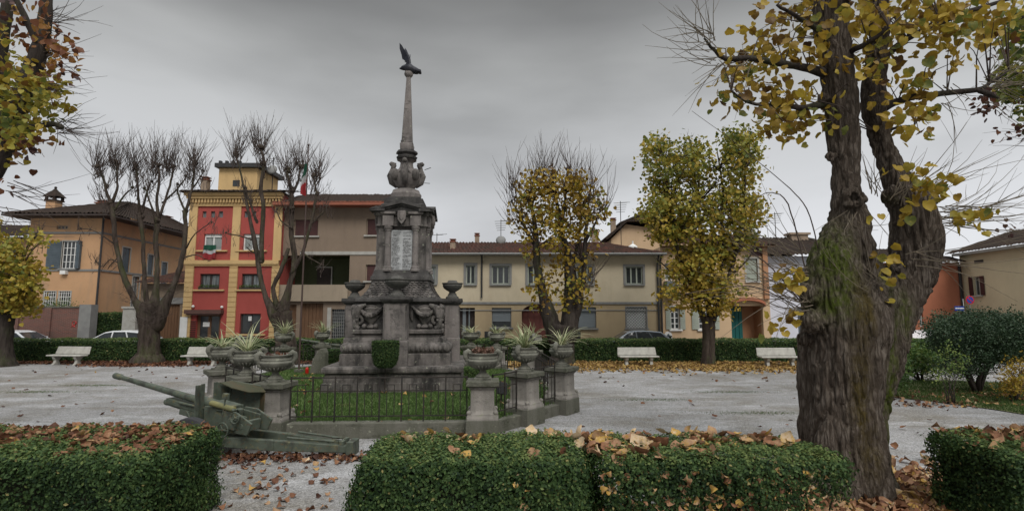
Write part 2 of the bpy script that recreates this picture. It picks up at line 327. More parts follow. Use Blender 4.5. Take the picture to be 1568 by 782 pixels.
# ------------------------------------------------------------------ mesh helpers
def woff(o):
    v = Vector((0, 0, 0))
    while o is not None: v = v + o.location; o = o.parent
    return v
class MB:
    def __init__(s, M_=None): s.v = []; s.f = []; s.m = []; s.M = M_; s.mi = 0
    def add(s, vs, fs):
        b = len(s.v)
        if s.M is not None: vs = [s.M @ Vector(p) for p in vs]
        s.v.extend([tuple(p) for p in vs]); s.f.extend([tuple(i + b for i in f) for f in fs]); s.m.extend([s.mi] * len(fs))
    def box(s, x0, x1, y0, y1, z0, z1, T=None):
        vs = [Vector(p) for p in ((x0, y0, z0), (x1, y0, z0), (x1, y1, z0), (x0, y1, z0), (x0, y0, z1), (x1, y0, z1), (x1, y1, z1), (x0, y1, z1))]
        if T is not None: vs = [T @ p for p in vs]
        s.add(vs, [(0, 3, 2, 1), (4, 5, 6, 7), (0, 1, 5, 4), (1, 2, 6, 5), (2, 3, 7, 6), (3, 0, 4, 7)])
    def frustum(s, hx0, hy0, z0, hx1, hy1, z1, cx=0, cy=0, ch=0.0):
        def ring(hx, hy, z):
            c = min(ch, hx * .4, hy * .4)
            if c <= 0: return [(cx - hx, cy - hy, z), (cx + hx, cy - hy, z), (cx + hx, cy + hy, z), (cx - hx, cy + hy, z)]
            return [(cx - hx + c, cy - hy, z), (cx + hx - c, cy - hy, z), (cx + hx, cy - hy + c, z), (cx + hx, cy + hy - c, z),
                    (cx + hx - c, cy + hy, z), (cx - hx + c, cy + hy, z), (cx - hx, cy + hy - c, z), (cx - hx, cy - hy + c, z)]
        a, b = ring(hx0, hy0, z0), ring(hx1, hy1, z1); n = len(a)
        s.add(a + b, [tuple(range(n))[::-1], tuple(range(n, 2 * n))] + [(i, (i + 1) % n, n + (i + 1) % n, n + i) for i in range(n)])
    def sqprofile(s, prof, cx=0, cy=0, ch=0.01, kx=1.0, ky=1.0, ax=0.0, ay=0.0):
        # stacked square mouldings: prof = [(half, z), ...] from the bottom up
        rings = []
        for h, z in prof:
            hx, hy = h * kx + ax, h * ky + ay; c = min(ch, hx * .4, hy * .4)
            rings.append([(cx - hx + c, cy - hy, z), (cx + hx - c, cy - hy, z), (cx + hx, cy - hy + c, z), (cx + hx, cy + hy - c, z),
                          (cx + hx - c, cy + hy, z), (cx - hx + c, cy + hy, z), (cx - hx, cy + hy - c, z), (cx - hx, cy - hy + c, z)])
        vs = [p for r in rings for p in r]; n = 8
        fs = [tuple(range(n))[::-1], tuple(range(n * (len(rings) - 1), n * len(rings)))]
        for k in range(len(rings) - 1):
            for i in range(n): fs.append((k * n + i, k * n + (i + 1) % n, (k + 1) * n + (i + 1) % n, (k + 1) * n + i))
        s.add(vs, fs)
    def lathe(s, prof, cx=0, cy=0, cz=0, seg=20, T=None, sx=1.0, sy=1.0):
        vs = []; fs = []
        for r, z in prof:
            for i in range(seg):
                a = 2 * math.pi * i / seg
                p = Vector((cx + r * sx * math.cos(a), cy + r * sy * math.sin(a), cz + z)); vs.append(T @ p if T is not None else p)
        for k in range(len(prof) - 1):
            for i in range(seg): fs.append((k * seg + i, k * seg + (i + 1) % seg, (k + 1) * seg + (i + 1) % seg, (k + 1) * seg + i))
        fs.append(tuple(range(seg))[::-1]); fs.append(tuple(range((len(prof) - 1) * seg, len(prof) * seg)))
        s.add(vs, fs)
    def tube(s, pts, rad, seg=8, cap=True, jit=0.0, lump=0.0):
        pts = [Vector(p) for p in pts]; n = len(pts)
        if not hasattr(rad, '__len__'): rad = [rad] * n
        t0 = (pts[1] - pts[0]).normalized()
        u = t0.cross(Vector((0, 0, 1)) if abs(t0.z) < .9 else Vector((1, 0, 0))).normalized()
        vs = []; fs = []
        for k in range(n):
            t = (pts[min(k + 1, n - 1)] - pts[max(k - 1, 0)]).normalized()
            u = (u - t * u.dot(t)).normalized(); w = t.cross(u)
            for i in range(seg):
                a = 2 * math.pi * i / seg
                r = rad[k] * (1 + (random.uniform(-jit, jit) if jit else 0) + (lump * math.sin(3 * a + k * .5) if lump else 0))
                vs.append(pts[k] + u * (r * math.cos(a)) + w * (r * math.sin(a)))
        for k in range(n - 1):
            for i in range(seg): fs.append((k * seg + i, k * seg + (i + 1) % seg, (k + 1) * seg + (i + 1) % seg, (k + 1) * seg + i))
        if cap: fs.append(tuple(range(seg))[::-1]); fs.append(tuple(range((n - 1) * seg, n * seg)))
        s.add(vs, fs)
    def prism(s, poly, y0, y1, T=None):
        # polygon of (x, z) pushed from y0 to y1
        n = len(poly)
        vs = [Vector((x, y0, z)) for x, z in poly] + [Vector((x, y1, z)) for x, z in poly]
        if T is not None: vs = [T @ p for p in vs]
        s.add(vs, [tuple(range(n)), tuple(range(n, 2 * n))[::-1]] + [(i, (i + 1) % n, n + (i + 1) % n, n + i)[::-1] for i in range(n)])
    def ball(s, c, r, seg=10, rings=7, sx=1, sy=1, sz=1, jit=0):
        vs = [];fs = []
        for k in range(rings + 1):
            ph = math.pi * k / rings
            for i in range(seg):
                a = 2 * math.pi * i / seg; q = 1 + (random.uniform(-jit, jit) if jit else 0)
                rr = max(math.sin(ph), 1e-3)
                vs.append((c[0] + r * sx * q * rr * math.cos(a), c[1] + r * sy * q * rr * math.sin(a), c[2] - r * sz * q * math.cos(ph)))
        for k in range(rings):
            for i in range(seg): fs.append((k * seg + i, k * seg + (i + 1) % seg, (k + 1) * seg + (i + 1) % seg, (k + 1) * seg + i))
        s.add(vs, fs)
    def build(s, name, mats, parent=None, smooth=False, bevel=0.0, world=True, loc=None):
        me = bpy.data.meshes.new(name)
        off = woff(parent) if (parent is not None and world) else Vector((0, 0, 0))
        if loc is not None: off = Vector(loc)
        me.from_pydata([(v[0] - off.x, v[1] - off.y, v[2] - off.z) for v in s.v], [], s.f)
        mats = mats if isinstance(mats, (list, tuple)) else [mats]
        for m in mats: me.materials.append(m)
        if len(mats) > 1: me.polygons.foreach_set('material_index', s.m)
        if smooth:
            me.polygons.foreach_set('use_smooth', [True] * len(me.polygons))
        me.update()
        o = bpy.data.objects.new(name, me); COL.objects.link(o)
        if parent is not None: o.parent = parent
        if loc is not None: o.location = loc
        if smooth == 'auto':
            try: me.set_sharp_from_angle(angle=R(38))
            except Exception: pass
        if bevel:
            b = o.modifiers.new('bevel', 'BEVEL'); b.width = bevel; b.segments = 2; b.limit_method = 'ANGLE'
        return o

def tag(o, label, cat, group=None, kind=None):
    o['label'] = label; o['category'] = cat
    if group: o['group'] = group
    if kind: o['kind'] = kind
    return o
def empty(name, loc=(0, 0, 0), rz=0.0):
    o = bpy.data.objects.new(name, None); COL.objects.link(o); o.location = loc; o.rotation_euler = (0, 0, rz); o.empty_display_size = .2
    return o
def thing(name, label, cat, loc=(0, 0, 0), rz=0.0, group=None): return tag(empty(name, loc, rz), label, cat, group)
def copy_tree(o, parent=None):
    c = o.copy(); COL.objects.link(c)
    if parent is not None: c.parent = parent
    for ch in list(o.children): copy_tree(ch, c)
    return c
def structure(o): o['kind'] = 'structure'; return o

HEART = (np.array([(0, 0, 0), (-.34, -.02, .05), (-.5, .33, .10), (-.3, .74, .05), (0, 1, -.07), (.3, .74, .05), (.5, .33, .10), (.34, -.02, .05)], float),
         [(0, 1, 2, 3, 4), (0, 4, 5, 6, 7)])
def _leafgrid(curl, cup, ser):
    # a lime leaf as a small grid: pointed tip, heart-shaped foot, folded on its midrib and curled
    rows = [(0.0, .10), (.02, .40), (.22, .52), (.45, .49), (.68, .33), (.86, .13), (1.0, .0)]; v = []; f = []
    for k, (y, w) in enumerate(rows):
        for j in (-1, -.5, 0, .5, 1):
            q = abs(j); yy = y - (.10 * q if k < 2 else 0) + (.03 * ser if q == 1 and k % 2 else 0)
            v.append((j * w * (1 + ser * .06 * (k % 2)), yy, cup * q ** 1.5 * w * 2 + curl * (yy - .45) ** 2 * 1.6 + .04 * math.sin(k * 2.1 + j * 2.5)))
    for k in range(len(rows) - 1):
        for j in range(4): a = k * 5 + j; f.append((a, a + 1, a + 6, a + 5))
    return np.array(v, float), f
CURL = _leafgrid(.35, .16, 1)
CURLB = _leafgrid(-.5, .30, 1)
LIME = _leafgrid(.28, .14, .6)
CURL_OLD = (np.array([(0, 0, .0), (-.40, .0, .22), (-.5, .42, .28), (-.22, .80, .12), (0, 1, .24), (.28, .76, .02), (.5, .36, .12), (.33, -.04, .2)], float),
        [(0, 1, 2, 3, 4), (0, 4, 5, 6, 7)])
OVAL = (np.array([(0, 0, 0), (-.3, .5, .09), (0, 1, 0), (.3, .5, .09)], float), [(0, 1, 2), (0, 2, 3)])
BLADE = (np.array([(-.05, 0, 0), (.05, 0, 0), (.0, 1, .15)], float), [(0, 1, 2)])
def unit(a): return a / np.maximum(np.linalg.norm(a, axis=1, keepdims=True), 1e-9)
def leaf_mesh(name, pos, nrm, direc, size, tone, tpl, mat, parent=None, world=True):
    N = len(pos); tv, tf = tpl; k = len(tv)
    n = unit(nrm); d = unit(direc - n * np.sum(direc * n, 1, keepdims=True)); r = np.cross(d, n)
    size = np.asarray(size).reshape(-1, 1, 1) * np.ones((N, 1, 1))
    V = pos[:, None, :] + size * (tv[None, :, 0:1] * r[:, None, :] + tv[None, :, 1:2] * d[:, None, :] + tv[None, :, 2:3] * n[:, None, :])
    if parent is not None and world:
        off = woff(parent); V = V - np.array((off.x, off.y, off.z))
    V = V.reshape(-1, 3)
    loops = np.concatenate([np.array(f) for f in tf]); ln = np.array([len(f) for f in tf])
    L = (np.arange(N)[:, None] * k + loops[None, :]).reshape(-1)
    tot = np.tile(ln, N); st = np.concatenate([[0], np.cumsum(tot)[:-1]])
    me = bpy.data.meshes.new(name); me.vertices.add(N * k); me.vertices.foreach_set('co', V.astype(np.float32).ravel())
    me.loops.add(len(L)); me.loops.foreach_set('vertex_index', L.astype(np.int32))
    me.polygons.add(len(tot)); me.polygons.foreach_set('loop_start', st.astype(np.int32)); me.polygons.foreach_set('loop_total', tot.astype(np.int32))
    at = me.attributes.new('tone', 'FLOAT', 'POINT'); at.data.foreach_set('value', np.repeat(np.clip(tone, 0, 1), k).astype(np.float32))
    if k > 8: me.polygons.foreach_set('use_smooth', np.ones(len(tot), bool))
    me.materials.append(mat); me.update(); me.validate()
    o = bpy.data.objects.new(name, me); COL.objects.link(o)
    if parent is not None: o.parent = parent
    return o
def rnd_dirs(n): return unit(RNG.normal(size=(n, 3)))
# ------------------------------------------------------------------ the ground
def sheet(name, pts, z, mat):
    b = MB(); b.add([(x, y, z) for x, y in pts], [tuple(range(len(pts)))]); return structure(b.build(name, mat))
sheet('ground', [(-900, -60), (900, -60), (900, 1500), (-900, 1500)], 0.0, mt['gravel'])
sheet('road', [(-120, 28.5), (120, 28.5), (120, 31.0), (-120, 31.0)], .006, mt['asphalt'])
b = MB(); b.box(-120, 120, 31.0, 60, -.05, .12); structure(b.build('pavement', mt['pave']))
b = MB(); b.box(-120, 120, 28.36, 28.5, -.05, .10); structure(b.build('kerb', mt['pave']))
sheet('hedge_bed', [(-40, 26.2), (40, 26.2), (40, 28.36), (-40, 28.36)], .005, mt['soil'])
lawn_px = [(1352, 607), (1400, 612), (1460, 619), (1520, 627), (1600, 640), (1720, 655), (1800, 640), (1790, 600), (1600, 588), (1480, 584), (1400, 583), (1345, 590)]
lawn_r = [tuple(G(*p)[:2]) for p in lawn_px]
sheet('lawn', lawn_r, .02, mt['drygrass'])

# ------------------------------------------------------------------ buildings
class Face:
    def __init__(s, A, B):
        s.A = Vector((A[0], A[1])); B = Vector((B[0], B[1])); s.L = (B - s.A).length; s.d = (B - s.A) / s.L
        d = s.d; s.M = Matrix(((d.x, -d.y, 0, s.A.x), (d.y, d.x, 0, s.A.y), (0, 0, 1, 0), (0, 0, 0, 1)))
    def uz(s, px, py):
        a, b_, c = ray(px, py); d = s.d
        # A + u d = t (a, b)
        det = d.x * (-b_) + a * d.y
        u = (-s.A.x * (-b_) - a * s.A.y) / det
        t = (d.x * (-s.A.y) + d.y * s.A.x) / det
        return u, CAM_H + c * t
    def rect(s, x0, x1, y0, y1):
        ym = (y0 + y1) / 2; xm = (x0 + x1) / 2
        return s.uz(x0, ym)[0], s.uz(x1, ym)[0], s.uz(xm, y1)[1], s.uz(xm, y0)[1]
def wall_panel(b, u0, u1, z0, z1, holes, depth=.28, y=0.0):
    us = sorted({u0, u1, *[h[0] for h in holes], *[h[1] for h in holes]}); zs = sorted({z0, z1, *[h[2] for h in holes], *[h[3] for h in holes]})
    us = [u for u in us if u0 - 1e-6 <= u <= u1 + 1e-6]; zs = [z for z in zs if z0 - 1e-6 <= z <= z1 + 1e-6]
    for i in range(len(us) - 1):
        for j in range(len(zs) - 1):
            cu, cz = (us[i] + us[i + 1]) / 2, (zs[j] + zs[j + 1]) / 2
            if any(h[0] < cu < h[1] and h[2] < cz < h[3] for h in holes): continue
            b.add([(us[i], y, zs[j]), (us[i + 1], y, zs[j]), (us[i + 1], y, zs[j + 1]), (us[i], y, zs[j + 1])], [(0, 1, 2, 3)])
    for h in holes:
        a0, a1, c0, c1 = h[0], h[1], max(h[2], z0), h[3]; dd = y + depth
        b.add([(a0, y, c0), (a0, dd, c0), (a0, dd, c1), (a0, y, c1)], [(0, 1, 2, 3)])
        b.add([(a1, y, c0), (a1, dd, c0), (a1, dd, c1), (a1, y, c1)], [(3, 2, 1, 0)])
        b.add([(a0, y, c1), (a1, y, c1), (a1, dd, c1), (a0, dd, c1)], [(3, 2, 1, 0)])
        b.add([(a0, y, c0), (a1, y, c0), (a1, dd, c0), (a0, dd, c0)], [(0, 1, 2, 3)])
def shell(b, u0, u1, z0, z1, depth):
    # the sides, back and top of the body behind a front panel
    b.add([(u0, 0, z0), (u0, depth, z0), (u0, depth, z1), (u0, 0, z1)], [(3, 2, 1, 0)])
    b.add([(u1, 0, z0), (u1, depth, z0), (u1, depth, z1), (u1, 0, z1)], [(0, 1, 2, 3)])
    b.add([(u0, depth, z0), (u1, depth, z0), (u1, depth, z1), (u0, depth, z1)], [(3, 2, 1, 0)])
def window(F, root, r, pane='glassdark', frame='whitepaint', nv=1, nh=1, fw=.06, surround=None, sw=.1, sill=None, shutter=None, open_=False, grille=None, blind=None, dy=.14, label=None, name='window', ext=.12):
    u0, u1, z0, z1 = r
    b = MB(F.M)
    b.box(u0, u1, dy, dy + .06, z1 - fw, z1); b.box(u0, u1, dy, dy + .06, z0, z0 + fw)
    b.box(u0, u0 + fw, dy, dy + .06, z0 + fw, z1 - fw); b.box(u1 - fw, u1, dy, dy + .06, z0 + fw, z1 - fw)
    for k in range(1, nv + 1):
        c = u0 + (u1 - u0) * k / (nv + 1); b.box(c - fw * .6, c + fw * .6, dy + .004, dy + .056, z0 + fw, z1 - fw)
    for k in range(1, nh + 1):
        c = z0 + (z1 - z0) * k / (nh + 1); b.box(u0 + fw, u1 - fw, dy + .012, dy + .048, c - fw * .35, c + fw * .35)
    w = b.build(name, mt[frame], root)
    if label: w['label'] = label
    b = MB(F.M); b.box(u0 + .01, u1 - .01, dy + .03, dy + .12, z0 + .01, z1 - .01); b.build('pane', mt[pane], w)
    if surround:
        b = MB(F.M)
        b.box(u0 - sw, u1 + sw, -.035, .05, z1, z1 + sw); b.box(u0 - sw, u0, -.03, .05, z0, z1); b.box(u1, u1 + sw, -.03, .05, z0, z1)
        b.build('surround', mt[surround], w)
    if sill:
        b = MB(F.M); b.box(u0 - ext, u1 + ext, -.12, .1, z0 - .09, z0); b.build('sill', mt[sill], w)
    if shutter:
        if open_:
            wd = (u1 - u0) * .52
            for a in (u0 - wd - .02, u1 + .02):
                b = MB(F.M); b.box(a, a + wd, -.07, -.025, z0, z1)
                n = max(3, int((z1 - z0) / .13))
                for k in range(n):
                    zz = z0 + .05 + (z1 - z0 - .1) * k / n; b.box(a + .05, a + wd - .05, -.085, -.065, zz, zz + .05)
                b.build('shutter', mt[shutter], w)
        else:
            b = MB(F.M); b.box(u0 + .02, u1 - .02, dy - .06, dy - .01, z0 + .02, z1 - .02)
            n = max(4, int((z1 - z0) / .12))
            for k in range(n):
                zz = z0 + .04 + (z1 - z0 - .06) * k / n; b.box(u0 + .05, u1 - .05, dy - .075, dy - .058, zz, zz + .055)
            b.build('shutter', mt[shutter], w)
    if blind:
        b = MB(F.M); b.box(u0 + fw, u1 - fw, dy - .02, dy + .02, z0 + (z1 - z0) * blind[1], z1 - .02); b.build('blind', mt[blind[0]], w)
    if grille:
        b = MB(F.M); n = max(3, int((u1 - u0) / .14))
        for k in range(n + 1):
            c = u0 + .02 + (u1 - u0 - .04) * k / n; b.box(c - .012, c + .012, -.01, .014, z0, z1)
        for k in range(4):
            c = z0 + (z1 - z0) * (k + .5) / 4; b.box(u0, u1, -.006, .01, c - .012, c + .012)
        b.build('grille', mt[grille], w)
    return w
def roof_sheet(b, F, p00, p10, p01, p11, amp=.075, pitch=.27, rows=10):
    # corrugated tile sheet between four points (eave left, eave right, ridge left, ridge right) in the face's frame
    p00, p10, p01, p11 = map(Vector, (p00, p10, p01, p11))
    L = max((p10 - p00).length, (p11 - p01).length); n = int(L / pitch * 6); vs = []; fs = []
    nn = (p10 - p00).cross(p01 - p00).normalized()
    if nn.z < 0: nn = -nn
    for j in range(rows + 1):
        for i in range(n + 1):
            u, v = i / n, j / rows
            p = (p00.lerp(p10, u)).lerp(p01.lerp(p11, u), v)
            q = amp * math.sin(math.pi * u * L / pitch) ** 2 + .02 * math.sin(i * .31 + j * 1.7) * (math.sin(i * .07) + .4) + .025 * (j % 2)
            vs.append(p + nn * q)
    for j in range(rows):
        for i in range(n):
            a = j * (n + 1) + i; fs.append((a, a + 1, a + n + 2, a + n + 1))
    b.add(vs, fs)
def chimney(root_roof, x, y, z0, z1, w=.45, cap='claypot', body='clay', name='chimney'):
    b = MB(); b.box(x - w / 2, x + w / 2, y - w / 2, y + w / 2, z0, z1 - .22); c = b.build(name, mt[body], root_roof)
    b = MB(); b.box(x - w * .62, x + w * .62, y - w * .62, y + w * .62, z1 - .22, z1 - .14)
    b.box(x - w * .4, x + w * .4, y - w * .4, y + w * .4, z1 - .14, z1 - .05); b.box(x - w * .6, x + w * .6, y - w * .6, y + w * .6, z1 - .05, z1)
    b.build('cap', mt[cap], c); return c

# --- cream two-storey house
Y4 = 33.0
xa, xb = P(622.5, 400, Y4).x, P(1012, 400, Y4).x
F = Face((xa, Y4), (xb, Y4)); root = thing('cream_house', 'long cream two-storey house with grey window surrounds and a tan ground floor', 'house', (xa, Y4, 0))
ze = ZY(391, Y4); zb = ZY(462, Y4)
up = [F.rect(*r) for r in ((655, 667, 408, 434), (713.5, 727.5, 406, 435), (753, 780, 407, 435), (808, 826, 407, 435), (883, 907, 408, 435), (958, 984, 408, 435))]
lo = [F.rect(*r) for r in ((702, 727, 471, 522), (753, 783, 471, 501), (799, 846, 466, 524), (881, 913, 470, 502), (959, 990, 470, 502))]
b = MB(F.M); wall_panel(b, 0, F.L, zb, ze, up, .3); shell(b, 0, F.L, 0.1, ze, 8.5)
b.build('wall', mt['cream'], root)
b = MB(F.M); wall_panel(b, 0, F.L, 0.1, zb - .14, lo, .5, .004); b.build('ground_floor_wall', mt['tan'], root)
b = MB(F.M); b.box(-.02, F.L, -.06, .05, zb - .14, zb + .0); b.box(-.02, F.L, -.03, .05, zb - .55, zb - .50); b.build('string_course', mt['greyband'], root)
for i, r in enumerate(up):
    window(F, root, r, 'glassdark' if i != 0 else 'glasscurtain', 'shuttergreen', 2 if (r[1] - r[0]) > .8 else 1, 0, .07, 'greyband', .15, 'greyband', dy=.1)
for r in lo[1], lo[3]: window(F, root, r, 'glassdark', 'greyband', 0, 0, .05, None, .1, 'greyband', blind=('shuttergrey', .03 if r is lo[3] else .3), dy=.12)
w = window(F, root, lo[4], 'glasslight', 'greyband', 1, 0, .06, 'greyband', .06, 'greyband', dy=.16)
b = MB(F.M); u0, u1, z0, z1 = lo[4]
for k in range(-6, 8):
    for sgn in (1, -1):
        x0 = u0 + (u1 - u0) * k / 7
        p0 = Vector((x0, .05, z0 if sgn > 0 else z1)); p1 = p0 + Vector((z1 - z0, 0, (z1 - z0) * sgn))
        def clipx(a, c):
            pts = []
            for t in (0, 1):
                pts.append(a.lerp(c, t))
            d = c - a
            t0 = max(0, (u0 - a.x) / d.x); t1 = min(1, (u1 - a.x) / d.x)
            return (a + d * t0, a + d * t1) if t1 > t0 + .02 else None
        q = clipx(p0, p1)
        if q: b.tube(q, .012, 4)
b.build('grille', mt['whitepaint'], w)
# the shop opening and the arched carriage door
u0, u1, z0, z1 = lo[0]; b = MB(F.M); b.box(u0, u1, .35, .45, .1, z1); o = b.build('doorway', mt['darkwood'], root)
b = MB(F.M); b.box(u0 + .25, u0 + .45, .15, .25, .1, z1 - .02); b.box(u0 + .62, u0 + .70, .15, .25, .1, z1 - .02); b.box(u0, u0 + .07, .1, .2, .1, z1); b.build('door_curtain', mt['shuttergrey'], o)
u0, u1, z0, z1 = lo[2]; b = MB(F.M); b.box(u0, u1, .4, .5, .1, z1)
for k in range(5): b.box(u0 + (u1 - u0) * (k + .1) / 5, u0 + (u1 - u0) * (k + .9) / 5, .37, .4, .2, z1 - .1)
b.build('carriage_door', M('red_brown_door', (.13, .04, .03), (.09, .03, .025), rough=.6), root)
b = MB(F.M); n = 12; pts = []; cu = (u0 + u1) / 2; hw = (u1 - u0) / 2
for sd_ in (-1, 1):
    arc = [(cu + sd_ * hw * math.cos(a), z1 - hw * .55 + hw * .55 * math.sin(a)) for a in [math.pi / 2 * k / n for k in range(n + 1)]]
    poly = arc + [(cu + sd_ * hw, z1)]
    for k in range(n): b.prism([arc[k], arc[k + 1], (cu + sd_ * hw, z1)][::(1 if sd_ < 0 else -1)], -.001, .4)
b.build('arch_spandrel', mt['tan'], root)
for r in ((742, 755, 507, 519), (873, 889, 507, 519)):
    u0, u1, z0, z1 = F.rect(*r); b = MB(F.M); b.box(u0, u1, -.03, .0, z0, z1)
    for k in range(4): b.box(u0 + .03, u1 - .03, -.045, -.03, z0 + (z1 - z0) * (k + .2) / 4, z0 + (z1 - z0) * (k + .6) / 4)
    b.build('cellar_vent', mt['metaldark'], root)
zr = ZY(372, Y4 + 3.6)
b = MB(F.M); roof_sheet(b, F, (-.1, -.55, ze + .08), (F.L + .25, -.55, ze + .08), (-.1, 3.6, zr), (F.L - 3.0, 3.6, zr))
roof_sheet(b, F, (-.1, 9, ze + .08), (F.L + .25, 9, ze + .08), (-.1, 3.6, zr), (F.L - 3.0, 3.6, zr), rows=3)
b.add([(F.L + .25, -.55, ze + .08), (F.L + .25, 9, ze + .08), (F.L - 3.0, 3.6, zr)], [(0, 1, 2)])
rf = b.build('roof', mt['roof'], root)
b = MB(F.M); b.box(-.1, F.L + .2, -.5, .02, ze - .02, ze + .05); b.build('eaves', mt['stonelight'], root)
b = MB(F.M); b.tube([(-.1, -.62, ze + .04), (F.L + .2, -.62, ze + .04)], .07, 8); b.build('gutter', mt['greyband'], root)
for px, y0, y1 in ((738, 392, 456), (1005.5, 396, 520), (1010, 392, 520)):
    b = MB(F.M); u, z1 = F.uz(px, y0); z0 = F.uz(px, y1)[1]; b.tube([(u, -.5, ze), (u, -.12, z1 - .35), (u, -.1, z0)], .055, 8); b.build('downpipe', mt['metaldark'], root)
chimney(rf, P(693.5, 380, Y4 + 1.2).x, Y4 + 1.2, ze + .3, ZY(366, Y4 + 1.2), .34)
chimney(rf, P(730.5, 370, Y4 + 3.6).x, Y4 + 3.6, zr - .3, ZY(357, Y4 + 3.6), .3)
chimney(rf, P(911, 370, Y4 + 3.8).x, Y4 + 3.8, zr - .3, ZY(352, Y4 + 3.8), .45)
def aerial(root, x, y, z0, z1, dish=True, name='aerial', arms=5):
    b = MB(); b.tube([(x, y, z0), (x, y, z1)], .025, 6)
    for k in range(arms):
        z = z1 - .12 - k * .16; l = .45 - .04 * k; b.tube([(x - l, y + .1, z), (x + l, y - .1, z)], .014, 4)
    b.tube([(x - .02, y, z1 - .1), (x + .7, y + .1, z1 - .05)], .014, 4)
    a = b.build(name, mt['iron'], root)
    if dish:
        b = MB(); T = Matrix.Translation((x, y - .15, z0 + .35)) @ Matrix.Rotation(R(68), 4, 'X')
        b.lathe([(.02, .08), (.2, .05), (.34, -.01), (.35, .0), (.2, .07), (.02, .1)], 0, 0, 0, 16, T); b.build('dish', mt['greyband'], a, smooth=True)
    return a
aerial(rf, P(767, 365, Y4 + 3.4).x, Y4 + 3.4, zr - .2, ZY(336, Y4 + 3.4))
aerial(rf, P(669, 365, Y4 + 3.4).x, Y4 + 3.4, zr - .2, ZY(357, Y4 + 3.4), False, arms=1)
aerial(rf, P(951, 360, Y4 + 3.0).x, Y4 + 3.0, zr - .4, ZY(308, Y4 + 3.0), False)
b = MB(); p = P(969, 378, Y4 + 1.6); b.lathe([(.32, 0), (.3, .14), (.12, .26), (.05, .3), (.05, .5)], p.x, Y4 + 1.6, p.z - .1, 12); b.build('skylight_cap', mt['whitepaint'], rf, smooth='auto')

# --- house with a yellow gable behind the cream house
Yb = 42.0; xa, xb = P(930, 360, Yb).x, P(1075, 360, Yb).x
root = thing('gabled_house', 'old house with dark tiled gable roof rising behind the cream house', 'house', (xa, Yb, 0))
b = MB(); ap = P(958, 341, Yb); zl = ZY(366, Yb)
b.box(xa + .3, xb, Yb, Yb + 8, .1, zl); b.prism([(xa + .3, zl), (xb, zl), (xb, zl + .3), (ap.x, ap.z - .12)], Yb, Yb + 8); b.build('wall', mt['peach'], root)
b = MB(); b.prism([(xa - .1, zl - .1), (ap.x, ap.z), (xb, ap.z + .1), (xb, ap.z + .25), (ap.x, ap.z + .16), (xa - .3, zl)], Yb - .6, Yb + 8.3)
b.add([(ap.x, Yb - .6, ap.z + .18), (xb + 3, Yb - .6, zl - .2), (xb + 3, Yb + 8, zl - .2), (ap.x, Yb + 8, ap.z + .18)], [(0, 1, 2, 3)])
rf = b.build('roof', mt['roofold'], root)
g0 = P(953, 342, Yb + 4); g1 = P(1030, 344, Yb + 4); ga = P(985, 329, Yb + 4)
b = MB(); b.prism([(g0.x, g0.z - 2), (g1.x, g1.z - 2), (g1.x, g1.z), (ga.x, ga.z), (g0.x, g0.z)], Yb + 4, Yb + 7); b.build('gable', mt['yellow'], root)
b = MB(); b.prism([(g0.x - .3, g0.z - .1), (g0.x - .3, g0.z + .06), (ga.x, ga.z + .2), (g1.x + .3, g1.z + .1), (g1.x + .3, g1.z - .1), (ga.x, ga.z)], Yb + 3.6, Yb + 7.4); b.build('gable_roof', mt['roofold'], root)
p = P(939, 353, Yb + 2); chimney(rf, p.x, Yb + 2, zl, ZY(334, Yb + 2), .4)

# --- brown apartment building with a loggia
Y3 = 32.4; xa, xb = P(424.5, 400, Y3).x, P(620, 400, Y3).x
F = Face((xa, Y3), (xb, Y3)); root = thing('apartment_building', 'brown three-storey building with a deep dark loggia beside the red house', 'building', (xa, Y3, 0))
ze = ZY(318, Y3)
H = [F.rect(*r) for r in ((426, 535, 391, 436), (450, 487, 336, 361), (561, 598, 335, 360), (560, 598, 405, 430), (459, 494, 464, 524), (507, 531, 473, 524), (433, 453, 466, 524))]
b = MB(F.M); wall_panel(b, 0, F.L, .1, ze, [h for h in H if h is not H[0]] + [H[0]], .3); shell(b, 0, F.L, .1, ze, 9); b.build('wall', mt['brown'], root)
u0, u1, z0, z1 = H[0]
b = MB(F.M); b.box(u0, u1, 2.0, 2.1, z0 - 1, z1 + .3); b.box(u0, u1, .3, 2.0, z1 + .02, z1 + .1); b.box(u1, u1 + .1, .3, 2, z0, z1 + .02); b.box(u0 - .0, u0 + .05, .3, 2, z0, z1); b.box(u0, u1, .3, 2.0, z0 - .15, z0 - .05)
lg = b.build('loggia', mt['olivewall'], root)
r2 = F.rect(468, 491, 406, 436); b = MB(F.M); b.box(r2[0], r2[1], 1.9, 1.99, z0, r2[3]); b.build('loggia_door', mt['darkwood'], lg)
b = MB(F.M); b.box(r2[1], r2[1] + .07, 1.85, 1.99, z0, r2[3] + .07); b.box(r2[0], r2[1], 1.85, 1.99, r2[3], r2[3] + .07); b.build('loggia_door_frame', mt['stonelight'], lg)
zb0, zb1 = ZY(461, Y3), ZY(436, Y3)
b = MB(F.M); b.box(u0 - .1, u1 + .0, -.25, .02, zb0, zb1); b.build('parapet', mt['brownlight'], root)
b = MB(F.M); b.box(F.uz(460, 388)[0], F.L, -.05, .02, ZY(390, Y3), ZY(385, Y3)); b.build('white_band', mt['stonelight'], root)
for h in (H[1], H[2], H[3]): window(F, root, h, 'glassdark', 'brownlight', 1, 0, .05, None, .1, 'stonelight', blind=('redwood', .0), dy=.12)
h = H[4]; b = MB(F.M); b.box(h[0], h[1], .2, .28, .1, h[3]); 
for k in range(6): b.box(h[0] + (h[1] - h[0]) * (k + .06) / 6, h[0] + (h[1] - h[0]) * (k + .94) / 6, .17, .2, .15, h[3] - .05)
b.build('garage_door', mt['wood'], root)
